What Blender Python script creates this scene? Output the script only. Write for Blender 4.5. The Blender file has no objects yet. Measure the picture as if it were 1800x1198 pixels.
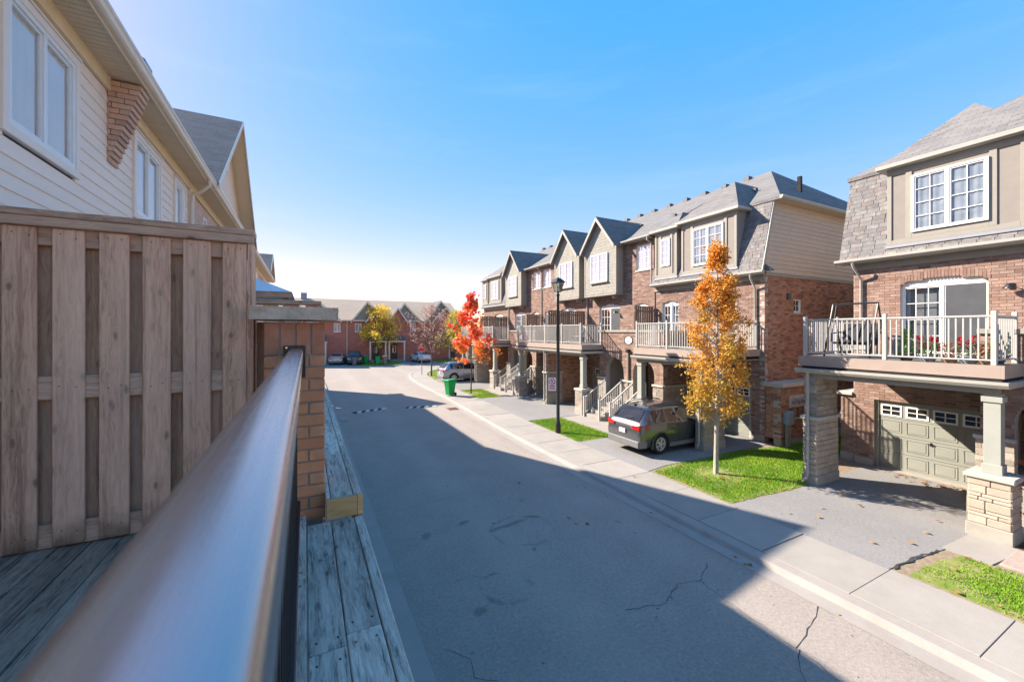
import bpy, bmesh, math, random
from mathutils import Vector, Matrix, noise
random.seed(11)
R = math.radians
scene = bpy.context.scene
COL = scene.collection

# ------------------------------------------------------------------ camera, sky, sun, exposure
CAMZ = 4.4                      # eye above the pavement; the street runs along +Y, camera at x=0,y=0
cam = bpy.data.cameras.new("camera"); camo = bpy.data.objects.new("camera", cam); COL.objects.link(camo)
cam.sensor_width = 36; cam.lens = 36 * 708 / 1800
cam.shift_y = -17.5 / 1800
cam.clip_start = 0.02; cam.clip_end = 2000
camo.location = (0, 0, CAMZ); camo.rotation_euler = (R(90), 0, R(-27.15))
cam.dof.use_dof = True; cam.dof.focus_distance = 9.0; cam.dof.aperture_fstop = 4.5
scene.camera = camo

SUN_EL, SUN_DIR = R(34.2), Vector((0.66, -0.751, 0)).normalized()
w = bpy.data.worlds.new("World"); scene.world = w; w.use_nodes = True
nt = w.node_tree; bg = nt.nodes["Background"]
sky = nt.nodes.new("ShaderNodeTexSky"); sky.sky_type = 'NISHITA'; sky.sun_disc = False
sky.sun_elevation = SUN_EL; sky.sun_rotation = math.atan2(-SUN_DIR.x, -SUN_DIR.y)
sky.altitude = 150; sky.air_density = 1.0; sky.dust_density = 0.25; sky.ozone_density = 0.0
hsv = nt.nodes.new("ShaderNodeHueSaturation"); hsv.inputs['Saturation'].default_value = 5.25
gm = nt.nodes.new('ShaderNodeGamma'); gm.inputs[1].default_value = 0.2      # softer difference between the sun side and the far side of the sky
nt.links.new(sky.outputs[0], gm.inputs[0]); nt.links.new(gm.outputs[0], hsv.inputs['Color'])
tn = nt.nodes.new('ShaderNodeMixRGB'); tn.blend_type = 'MULTIPLY'; tn.inputs[0].default_value = 1.0; tn.inputs[2].default_value = (1.24, 0.825, 0.88, 1); nt.links.new(hsv.outputs[0], tn.inputs[1])
# a few thin cirrus streaks
tc = nt.nodes.new("ShaderNodeTexCoord"); mp = nt.nodes.new("ShaderNodeMapping"); mp.inputs['Scale'].default_value = (1.2, 1.2, 9)
mp.inputs['Rotation'].default_value = (0.15, 0.1, 0.5)
nz = nt.nodes.new("ShaderNodeTexNoise"); nz.inputs['Scale'].default_value = 2.2; nz.inputs['Detail'].default_value = 9; nz.inputs['Roughness'].default_value = 0.62
cr = nt.nodes.new("ShaderNodeValToRGB"); cr.color_ramp.elements[0].position = 0.52; cr.color_ramp.elements[1].position = 0.85
cr.color_ramp.elements[1].color = (0.05, 0.05, 0.05, 1)
mx = nt.nodes.new("ShaderNodeMixRGB"); mx.inputs['Color2'].default_value = (1.6, 1.6, 1.65, 1)
for a, b in ((tc.outputs['Generated'], mp.inputs[0]), (mp.outputs[0], nz.inputs['Vector']), (nz.outputs['Fac'], cr.inputs[0]),
             (cr.outputs[0], mx.inputs['Fac']), (tn.outputs[0], mx.inputs['Color1']), (mx.outputs[0], bg.inputs['Color'])):
    nt.links.new(a, b)
bg.inputs['Strength'].default_value = 0.15
sun = bpy.data.lights.new("sun", 'SUN'); sun.energy = 2.05; sun.angle = R(0.55); sun.color = (1.0, 0.885, 0.75)
suno = bpy.data.objects.new("sun", sun); COL.objects.link(suno); suno.location = (-30, 40, 40)
suno.rotation_euler = Vector((SUN_DIR.x * math.cos(SUN_EL), SUN_DIR.y * math.cos(SUN_EL), -math.sin(SUN_EL))).to_track_quat('-Z', 'Y').to_euler()
scene.view_settings.view_transform = 'Standard'; scene.view_settings.look = 'None'
scene.view_settings.gamma = 1.0; scene.view_settings.use_curve_mapping = False
scene.view_settings.exposure = 2.72
scene.render.engine = 'CYCLES'

# ------------------------------------------------------------------ material helpers
MATS = {}
def nodes(name, rough=0.7, spec=0.3, metal=0.0):
    m = bpy.data.materials.new(name); m.use_nodes = True; MATS[name] = m
    t = m.node_tree; b = t.nodes["Principled BSDF"]
    b.inputs['Roughness'].default_value = rough; b.inputs['Metallic'].default_value = metal
    b.inputs['Specular IOR Level'].default_value = spec
    return m, t, b
def N(t, kind, **kw):
    n = t.nodes.new("ShaderNode" + kind)
    for k, v in kw.items():
        if k in n.inputs: n.inputs[k].default_value = v
        else: setattr(n, k, v)
    return n
def L(t, a, b): t.links.new(a, b)
def c4(c): return (c[0], c[1], c[2], 1)
def mixc(t, fac, a, b, mode='MIX'):
    n = t.nodes.new("ShaderNodeMixRGB"); n.blend_type = mode
    for s, v in ((0, fac), (1, a), (2, b)):
        if hasattr(v, 'links') or hasattr(v, 'is_linked'): t.links.new(v, n.inputs[s])
        else: n.inputs[s].default_value = v if s == 0 else c4(v)
    return n.outputs[0]
def mathn(t, op, a, b=0.0, clamp=False):
    n = t.nodes.new("ShaderNodeMath"); n.operation = op; n.use_clamp = clamp
    for s, v in ((0, a), (1, b)):
        if hasattr(v, 'is_linked'): t.links.new(v, n.inputs[s])
        else: n.inputs[s].default_value = v
    return n.outputs[0]
def madd(t, a, b, c):
    n = t.nodes.new("ShaderNodeMath"); n.operation = 'MULTIPLY_ADD'; t.links.new(a, n.inputs[0]); n.inputs[1].default_value = b; n.inputs[2].default_value = c
    return n.outputs[0]
def ramp(t, fac, stops):
    n = t.nodes.new("ShaderNodeValToRGB"); e = n.color_ramp.elements
    while len(e) < len(stops): e.new(0.5)
    for el, (p, c) in zip(e, stops): el.position = p; el.color = c4(c) if hasattr(c, '__len__') else (c, c, c, 1)
    t.links.new(fac, n.inputs[0]); return n.outputs[0]
def coords(t, world=False, stretch=(1, 1, 1), rnd=False):
    if world: v = N(t, 'NewGeometry').outputs['Position']
    else: v = N(t, 'TexCoord').outputs['Object']
    if rnd:
        oi = N(t, 'ObjectInfo'); s = N(t, 'VectorMath', operation='SCALE'); s.inputs[0].default_value = (37, 53, 71); L(t, oi.outputs['Random'], s.inputs['Scale'])
        a = N(t, 'VectorMath', operation='ADD'); L(t, v, a.inputs[0]); L(t, s.outputs[0], a.inputs[1]); v = a.outputs[0]
    if stretch != (1, 1, 1):
        mpn = N(t, 'Mapping'); mpn.inputs['Scale'].default_value = stretch; L(t, v, mpn.inputs[0]); v = mpn.outputs[0]
    return v
def noisef(t, v, scale, detail=5, rough=0.55):
    n = N(t, 'TexNoise', Scale=scale, Detail=detail, Roughness=rough); L(t, v, n.inputs['Vector']); return n.outputs['Fac']
def bump(t, b, h, strength, dist=0.01):
    n = N(t, 'Bump', Strength=strength, Distance=dist); L(t, h, n.inputs['Height']); L(t, n.outputs[0], b.inputs['Normal'])
def pm(name, c1, c2=None, scale=4, rough=0.7, spec=0.3, metal=0.0, world=False, stretch=(1, 1, 1), rnd=0.0, bmp=0.0, bscale=60, lo=0.35, hi=0.65):
    """plain procedural paint/stone/etc: two tones through noise, per-object tone shift, fine bump"""
    m, t, b = nodes(name, rough, spec, metal)
    v = coords(t, world, stretch, rnd > 0)
    c2 = c2 or tuple(x * 0.85 for x in c1)
    col = mixc(t, ramp(t, noisef(t, v, scale, 6, 0.6), [(lo, 0.0), (hi, 1.0)]), c1, c2)
    if rnd:
        oi = N(t, 'ObjectInfo'); k = madd(t, oi.outputs['Random'], 2 * rnd, 1 - rnd)
        cm = N(t, 'CombineXYZ'); [L(t, k, cm.inputs[i]) for i in range(3)]
        col = mixc(t, 1.0, col, cm.outputs[0], 'MULTIPLY')
    L(t, col, b.inputs['Base Color'])
    if bmp: bump(t, b, noisef(t, v, bscale, 4), bmp)
    return m
def attr_mat(name, rough=0.7, spec=0.25, bmp=0.3, bscale=70, grime=0.25, translucent=0.0):
    """colour from the per-piece 'Col' attribute, with noise grain"""
    m, t, b = nodes(name, rough, spec)
    a = N(t, 'Attribute', attribute_name='Col')
    v = coords(t, True)
    g = ramp(t, noisef(t, v, 9, 6, 0.65), [(0.3, 1 - grime), (0.7, 1 + 0.0)])
    col = mixc(t, 1.0, a.outputs['Color'], g, 'MULTIPLY')
    L(t, col, b.inputs['Base Color'])
    if bmp: bump(t, b, noisef(t, v, bscale, 4), bmp)
    if translucent:
        tr = N(t, 'BsdfTranslucent'); L(t, col, tr.inputs['Color'])
        ms = N(t, 'MixShader'); ms.inputs[0].default_value = translucent
        L(t, b.outputs[0], ms.inputs[1]); L(t, tr.outputs[0], ms.inputs[2]); L(t, ms.outputs[0], t.nodes['Material Output'].inputs[0])
    return m

# ------------------------------------------------------------------ object helpers
WL = {}                                   # world position of every object (unrotated trees of objects)
def props(o, label=None, cat=None, group=None, kind=None):
    if label: o['label'] = label
    if cat: o['category'] = cat
    if group: o['group'] = group
    if kind: o['kind'] = kind
    return o
def empty(name, loc, label=None, cat=None, group=None, kind=None, parent=None):
    o = bpy.data.objects.new(name, None); o.empty_display_size = 0.2; COL.objects.link(o)
    loc = Vector(loc); WL[o] = loc
    if parent: o.parent = parent; o.location = loc - WL[parent]
    else: o.location = loc
    return props(o, label, cat, group, kind)
def place(name, me, loc, parent=None, rot=None):
    o = bpy.data.objects.new(name, me); COL.objects.link(o)
    loc = Vector(loc); WL[o] = loc
    if parent: o.parent = parent; o.location = loc - WL[parent]
    else: o.location = loc
    if rot: o.rotation_euler = rot
    return o
MESH = {}
def M(m): return MATS[m] if isinstance(m, str) else m
def bevel_bm(bm, w, seg=1):
    bmesh.ops.bevel(bm, geom=bm.edges[:], offset=w, segments=seg, affect='EDGES', profile=0.6)
def box_mesh(dx, dy, dz, mat, bev=0.0, seg=1):
    k = (round(dx, 4), round(dy, 4), round(dz, 4), M(mat).name, bev, seg)
    if k in MESH: return MESH[k]
    bm = bmesh.new(); bmesh.ops.create_cube(bm, size=1.0); bmesh.ops.scale(bm, vec=(dx, dy, dz), verts=bm.verts)
    if bev: bevel_bm(bm, min(bev, 0.3 * min(dx, dy, dz)), seg)
    me = bpy.data.meshes.new("box"); bm.to_mesh(me); bm.free(); me.materials.append(M(mat)); MESH[k] = me
    return me
def box(name, x0, x1, y0, y1, z0, z1, mat, parent=None, bev=0.0, rot=None, seg=1):
    x0, x1 = min(x0, x1), max(x0, x1); y0, y1 = min(y0, y1), max(y0, y1); z0, z1 = min(z0, z1), max(z0, z1)
    me = box_mesh(x1 - x0, y1 - y0, z1 - z0, mat, bev, seg)
    return place(name, me, ((x0 + x1) / 2, (y0 + y1) / 2, (z0 + z1) / 2), parent, rot)
class MB:
    def __init__(s): s.v = []; s.f = []; s.c = []; s.cur = None
    def add(s, vs, fs):
        n = len(s.v); s.v += [tuple(p) for p in vs]; s.f += [tuple(i + n for i in f) for f in fs]
        if s.cur is not None: s.c += [s.cur] * len(fs)
        return s
    def poly(s, pts): return s.add(pts, [tuple(range(len(pts)))])
    def box(s, x0, x1, y0, y1, z0, z1):
        x0, x1 = min(x0, x1), max(x0, x1); y0, y1 = min(y0, y1), max(y0, y1); z0, z1 = min(z0, z1), max(z0, z1)
        return s.add([(x0, y0, z0), (x1, y0, z0), (x1, y1, z0), (x0, y1, z0), (x0, y0, z1), (x1, y0, z1), (x1, y1, z1), (x0, y1, z1)],
                     [(0, 3, 2, 1), (4, 5, 6, 7), (0, 1, 5, 4), (1, 2, 6, 5), (2, 3, 7, 6), (3, 0, 4, 7)])
    def slab(s, top, th):                    # polygon with thickness (vertical)
        n = len(top); b = [(p[0], p[1], p[2] - th) for p in top]
        return s.add(list(top) + b, [tuple(range(n)), tuple(reversed(range(n, 2 * n)))] + [(i, n + i, n + (i + 1) % n, (i + 1) % n) for i in range(n)])
    def prism(s, poly, axis, a0, a1):        # 2-D outline extruded along an axis
        def P3(p, a): return (a, p[0], p[1]) if axis == 'x' else (p[0], a, p[1]) if axis == 'y' else (p[0], p[1], a)
        n = len(poly)
        return s.add([P3(p, a0) for p in poly] + [P3(p, a1) for p in poly],
                     [tuple(range(n)), tuple(reversed(range(n, 2 * n)))] + [(i, n + i, n + (i + 1) % n, (i + 1) % n) for i in range(n)])
    def tube(s, pts, r, n=8, r1=None, cap=True):
        pts = [Vector(p) for p in pts]; rings = []
        for i, p in enumerate(pts):
            d = (pts[min(i + 1, len(pts) - 1)] - pts[max(i - 1, 0)]).normalized()
            a = d.orthogonal().normalized() if i == 0 else (a - d * a.dot(d)).normalized()
            b = d.cross(a); rr = r if r1 is None else r + (r1 - r) * i / max(1, len(pts) - 1)
            if hasattr(r, '__len__'): rr = r[i]
            rings.append([p + (a * math.cos(2 * math.pi * k / n) + b * math.sin(2 * math.pi * k / n)) * rr for k in range(n)])
        vs = [q for rg in rings for q in rg]; fs = []
        for i in range(len(pts) - 1):
            for k in range(n): fs.append((i * n + k, i * n + (k + 1) % n, (i + 1) * n + (k + 1) % n, (i + 1) * n + k))
        if cap: fs += [tuple(reversed(range(n))), tuple(range((len(pts) - 1) * n, len(pts) * n))]
        return s.add(vs, fs)
    def lathe(s, prof, cx=0, cy=0, n=16, axis='z', c=(0, 0, 0), cap=True):
        vs = []; fs = []
        for r, h in prof:
            for k in range(n):
                a = 2 * math.pi * k / n; p = (r * math.cos(a), r * math.sin(a))
                vs.append((cx + p[0], cy + p[1], h) if axis == 'z' else (c[0] + p[0], c[1] + h, c[2] + p[1]))
        for i in range(len(prof) - 1):
            for k in range(n): fs.append((i * n + k, i * n + (k + 1) % n, (i + 1) * n + (k + 1) % n, (i + 1) * n + k))
        if cap: fs += [tuple(reversed(range(n))), tuple(range((len(prof) - 1) * n, len(prof) * n))]
        return s.add(vs, fs)
    def build(s, name, mat, parent=None, bev=0.0, smooth=False, origin=None, recalc=True):
        me = bpy.data.meshes.new(name)
        if origin is None:
            xs, ys, zs = zip(*s.v); origin = ((min(xs) + max(xs)) / 2, (min(ys) + max(ys)) / 2, (min(zs) + max(zs)) / 2)
        me.from_pydata([(a - origin[0], b - origin[1], c - origin[2]) for a, b, c in s.v], [], s.f)
        if s.c:
            at = me.color_attributes.new("Col", 'FLOAT_COLOR', 'CORNER'); buf = []
            for f, c in zip(s.f, s.c): buf += [c[0], c[1], c[2], 1.0] * len(f)
            at.data.foreach_set('color', buf)
        if (recalc and not s.c) or bev:
            bm = bmesh.new(); bm.from_mesh(me); bmesh.ops.recalc_face_normals(bm, faces=bm.faces)
            if bev:
                bmesh.ops.remove_doubles(bm, verts=bm.verts, dist=1e-5)
                bevel_bm(bm, bev)
            bm.to_mesh(me); bm.free()
        me.materials.append(M(mat))
        if smooth:
            me.polygons.foreach_set('use_smooth', [True] * len(me.polygons))
            if smooth == 'auto' and hasattr(me, 'set_sharp_from_angle'): me.set_sharp_from_angle(angle=R(38))
        return place(name, me, origin, parent)
def tone(c, a, b):
    j = random.uniform(a, b); return tuple(x * j for x in c)
def copy_tree(o, parent=None):
    c = o.copy(); COL.objects.link(c); c.parent = parent
    for ch in o.children: copy_tree(ch, c)
    return c
# ------------------------------------------------------------------ materials
def wood(name, light, mid, dark, along, knots=True, rough=0.8, rnd=0.14, dark_marks=False, weather=None):
    """sawn board: grain stretched along one local axis, knots, cracks, tone differing from board to board"""
    m, t, b = nodes(name, rough, 0.2)
    st = [9.0, 9.0, 9.0]; st[along] = 0.7
    v0 = coords(t, False, (1, 1, 1), True)
    mp1 = N(t, 'Mapping'); mp1.inputs['Scale'].default_value = st; L(t, v0, mp1.inputs[0])
    # waviness
    wob = noisef(t, v0, 3.0, 2); ad = N(t, 'VectorMath', operation='ADD')
    cmb = N(t, 'CombineXYZ'); [L(t, mathn(t, 'MULTIPLY', wob, 0.7), cmb.inputs[i]) for i in range(3) if i != along]
    L(t, mp1.outputs[0], ad.inputs[0]); L(t, cmb.outputs[0], ad.inputs[1]); v = ad.outputs[0]
    fine = noisef(t, v, 9.0, 8, 0.7); broad = noisef(t, v, 1.1, 4, 0.5)
    col = ramp(t, mathn(t, 'ADD', mathn(t, 'MULTIPLY', fine, 0.62), mathn(t, 'MULTIPLY', broad, 0.38)),
               [(0.36, dark), (0.48, mid), (0.62, light)])
    h = fine
    if knots:
        sx = N(t, 'SeparateXYZ'); L(t, v0, sx.inputs[0]); mk = N(t, 'CombineXYZ')      # flatten to the face of the board
        L(t, mathn(t, 'MULTIPLY', sx.outputs[1 if along == 0 else 0] if along != 0 else sx.outputs[2], 8.0), mk.inputs[0]); L(t, mathn(t, 'MULTIPLY', sx.outputs[along], 3.4), mk.inputs[1])
        wv = N(t, 'VectorMath', operation='ADD'); nn = N(t, 'TexNoise', Scale=6.0, Detail=2.0); L(t, v0, nn.inputs['Vector'])
        sc = N(t, 'VectorMath', operation='SCALE', Scale=0.22); L(t, nn.outputs['Color'], sc.inputs[0]); L(t, mk.outputs[0], wv.inputs[0]); L(t, sc.outputs[0], wv.inputs[1])
        vo = N(t, 'TexVoronoi', Scale=1.0, Randomness=1.0); vo.voronoi_dimensions = '2D'; L(t, wv.outputs[0], vo.inputs['Vector'])
        kd = vo.outputs['Distance']
        core = ramp(t, kd, [(0.03, 1.0), (0.11, 0.0)]); halo = ramp(t, kd, [(0.08, 1.0), (0.34, 0.0)])
        kv = ramp(t, noisef(t, v0, 2.3, 2), [(0.42, 0.1), (0.56, 1.0)]); core = mathn(t, 'MULTIPLY', core, kv); halo = mathn(t, 'MULTIPLY', halo, kv)
        rings = mathn(t, 'MULTIPLY', ramp(t, mathn(t, 'SINE', mathn(t, 'MULTIPLY', kd, 70.0)), [(0.3, 0.0), (0.9, 1.0)]), halo)
        col = mixc(t, mathn(t, 'MULTIPLY', rings, 0.55), col, light)
        col = mixc(t, mathn(t, 'MULTIPLY', halo, 0.38), col, tuple(x * 0.62 for x in mid))
        col = mixc(t, mathn(t, 'MULTIPLY', core, 0.85), col, tuple(x * 0.28 for x in mid))
    if dark_marks:  # thin dark streaks along the grain, warm tint varying by board
        sk = [34.0, 34.0, 34.0]; sk[along] = 0.9; ms_ = N(t, 'Mapping'); ms_.inputs['Scale'].default_value = sk; L(t, v0, ms_.inputs[0])
        col = mixc(t, ramp(t, noisef(t, ms_.outputs[0], 1.0, 5, 0.7), [(0.52, 0.0), (0.68, 0.55)]), col, tuple(x * 0.5 for x in dark))
        oh = N(t, 'ObjectInfo'); col = mixc(t, mathn(t, 'MULTIPLY', mathn(t, 'FRACT', mathn(t, 'MULTIPLY', oh.outputs['Random'], 7.3)), 0.4), col, (0.66, 0.44, 0.33))
    if weather:
        wn = noisef(t, mp1.outputs[0], 1.6, 9, 0.75); wf = noisef(t, mp1.outputs[0], 26, 5, 0.8)
        col = mixc(t, mathn(t, 'MULTIPLY', ramp(t, wn, [(0.42, 0.0), (0.58, 1.0)]), ramp(t, wf, [(0.38, 0.25), (0.6, 1.0)])), col, weather)
        col = mixc(t, ramp(t, noisef(t, mp1.outputs[0], 5.0, 8, 0.8), [(0.36, 0.9), (0.47, 0.0)]), col, tuple(x * 0.5 for x in dark))
    if dark_marks:  # boards darken towards the bottom, edge broken by noise
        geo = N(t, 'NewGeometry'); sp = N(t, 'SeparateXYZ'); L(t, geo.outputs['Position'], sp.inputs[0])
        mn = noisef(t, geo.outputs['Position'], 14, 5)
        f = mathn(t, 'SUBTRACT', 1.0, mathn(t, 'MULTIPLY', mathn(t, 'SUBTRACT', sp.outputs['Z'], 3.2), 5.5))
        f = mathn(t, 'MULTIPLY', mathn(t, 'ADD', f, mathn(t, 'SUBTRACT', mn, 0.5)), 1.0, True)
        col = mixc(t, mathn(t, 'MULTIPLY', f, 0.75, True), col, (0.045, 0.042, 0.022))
    oi = N(t, 'ObjectInfo'); k = madd(t, oi.outputs['Random'], 2 * rnd, 1 - rnd)
    cm = N(t, 'CombineXYZ'); [L(t, k, cm.inputs[i]) for i in range(3)]
    col = mixc(t, 1.0, col, cm.outputs[0], 'MULTIPLY')
    L(t, col, b.inputs['Base Color']); bump(t, b, h, 0.45, 0.004)
    return m
wood('fence_wood', (0.90, 0.55, 0.37), (0.74, 0.43, 0.28), (0.42, 0.22, 0.135), 2, dark_marks=True)
wood('fence_wood_back', (0.62, 0.40, 0.26), (0.47, 0.29, 0.185), (0.27, 0.16, 0.095), 2, dark_marks=True)
wood('fence_rail_wood', (0.70, 0.46, 0.32), (0.54, 0.345, 0.24), (0.32, 0.195, 0.13), 0)
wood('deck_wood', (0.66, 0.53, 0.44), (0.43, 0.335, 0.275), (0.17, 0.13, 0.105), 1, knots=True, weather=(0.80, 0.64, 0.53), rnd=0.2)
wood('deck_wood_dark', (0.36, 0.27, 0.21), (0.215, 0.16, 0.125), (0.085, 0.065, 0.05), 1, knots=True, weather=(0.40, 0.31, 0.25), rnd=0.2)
wood('new_wood', (0.62, 0.42, 0.2), (0.55, 0.36, 0.16), (0.45, 0.28, 0.12), 0, knots=False)
wood('screen_wood', (0.25, 0.17, 0.125), (0.18, 0.12, 0.09), (0.10, 0.07, 0.05), 2, knots=False)

attr_mat('brick_attr', 0.85, 0.2, 0.5, 90, 0.3)
attr_mat('stone_attr', 0.85, 0.2, 0.9, 30, 0.25)
attr_mat('leaf_attr', 0.6, 0.25, 0.0, 10, 0.1, translucent=0.35)
attr_mat('grass_attr', 0.6, 0.2, 0.0, 10, 0.12, translucent=0.25)
def brick_piece(name, cols, rough=0.85):
    m, t, b = nodes(name, rough, 0.2)
    oi = N(t, 'ObjectInfo'); n = len(cols)
    col = ramp(t, oi.outputs['Random'], [(i / (n - 1), c) for i, c in enumerate(cols)])
    v = coords(t, False, (1, 1, 1), True)
    col = mixc(t, ramp(t, noisef(t, v, 14, 7, 0.7), [(0.35, 0.0), (0.75, 0.6)]), col, tuple(x * 0.6 for x in cols[0]))
    col = mixc(t, ramp(t, noisef(t, v, 5, 5, 0.6), [(0.5, 0.0), (0.75, 0.35)]), col, (0.55, 0.45, 0.36))
    L(t, col, b.inputs['Base Color']); bump(t, b, noisef(t, v, 60, 5), 0.6, 0.004)
    return m
brick_piece('pillar_brick', [(0.70, 0.30, 0.14), (0.76, 0.36, 0.18), (0.62, 0.27, 0.14), (0.72, 0.38, 0.22), (0.66, 0.26, 0.12)])
brick_piece('soldier_brick', [(0.50, 0.21, 0.12), (0.55, 0.26, 0.15), (0.46, 0.19, 0.11), (0.57, 0.25, 0.13)])
brick_piece('corbel_brick', [(0.70, 0.42, 0.29), (0.62, 0.35, 0.24), (0.75, 0.47, 0.33), (0.42, 0.27, 0.2), (0.68, 0.42, 0.28)])
brick_piece('house_brick', [(0.307, 0.194, 0.153), (0.261, 0.163, 0.127), (0.346, 0.231, 0.184), (0.224, 0.140, 0.114), (0.317, 0.203, 0.158), (0.383, 0.267, 0.214), (0.289, 0.181, 0.140)])
brick_piece('ledge_stone', [(0.442, 0.365, 0.289), (0.374, 0.306, 0.246), (0.493, 0.416, 0.340), (0.399, 0.315, 0.238), (0.425, 0.365, 0.306)])
brick_piece('shingle_tab', [(0.171, 0.167, 0.167), (0.225, 0.221, 0.221), (0.153, 0.140, 0.140), (0.198, 0.194, 0.194), (0.176, 0.149, 0.149), (0.243, 0.239, 0.234)])
brick_piece('paver', [(0.38, 0.31, 0.27), (0.33, 0.26, 0.23), (0.42, 0.34, 0.30)])
pm('mortar', (0.42, 0.38, 0.34), (0.33, 0.30, 0.27), 12, 0.9, bmp=0.4, world=True)
pm('limestone', (0.726, 0.571, 0.423), (0.462, 0.362, 0.267), 7, 0.85, bmp=0.9, bscale=45, world=True)
pm('precast', (0.468, 0.442, 0.391), (0.399, 0.374, 0.332), 5, 0.85, bmp=0.4, world=True)
pm('parging', (0.360, 0.331, 0.288), (0.302, 0.277, 0.238), 3, 0.9, bmp=0.3, world=True)

def brick_far(name, c1, c2, mort, bw=0.257, rh=0.087):
    """brick by texture for walls too far away to pick bricks apart"""
    m, t, b = nodes(name, 0.85, 0.2)
    g = N(t, 'NewGeometry'); sp = N(t, 'SeparateXYZ'); L(t, g.outputs['Position'], sp.inputs[0])
    sn = N(t, 'SeparateXYZ'); L(t, g.outputs['Normal'], sn.inputs[0])
    f = mathn(t, 'GREATER_THAN', mathn(t, 'ABSOLUTE', sn.outputs['X']), 0.6)
    u = mathn(t, 'ADD', mathn(t, 'MULTIPLY', sp.outputs['Y'], f), mathn(t, 'MULTIPLY', sp.outputs['X'], mathn(t, 'SUBTRACT', 1.0, f)))
    cb = N(t, 'CombineXYZ'); L(t, u, cb.inputs[0]); L(t, sp.outputs['Z'], cb.inputs[1])
    br = N(t, 'TexBrick', Scale=1.0); br.inputs['Brick Width'].default_value = bw; br.inputs['Row Height'].default_value = rh
    br.inputs['Mortar Size'].default_value = 0.007; br.inputs['Color1'].default_value = c4(c1); br.inputs['Color2'].default_value = c4(c2); br.inputs['Mortar'].default_value = c4(mort)
    br.inputs['Bias'].default_value = -0.1
    L(t, cb.outputs[0], br.inputs['Vector'])
    col = mixc(t, ramp(t, noisef(t, g.outputs['Position'], 2.0, 5), [(0.35, 0.0), (0.7, 0.35)]), br.outputs['Color'], tuple(x * 0.7 for x in c1))
    L(t, col, b.inputs['Base Color']); bump(t, b, mathn(t, 'SUBTRACT', 1.0, br.outputs['Fac']), 0.5, 0.01)
    return m
brick_far('far_brick', (0.506, 0.149, 0.103), (0.598, 0.207, 0.144), (0.380, 0.287, 0.241))
brick_far('left_brick', (0.58, 0.40, 0.31), (0.68, 0.48, 0.38), (0.62, 0.55, 0.48))
brick_far('shade_brick', (0.30, 0.175, 0.125), (0.37, 0.235, 0.17), (0.4, 0.34, 0.29))

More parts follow.
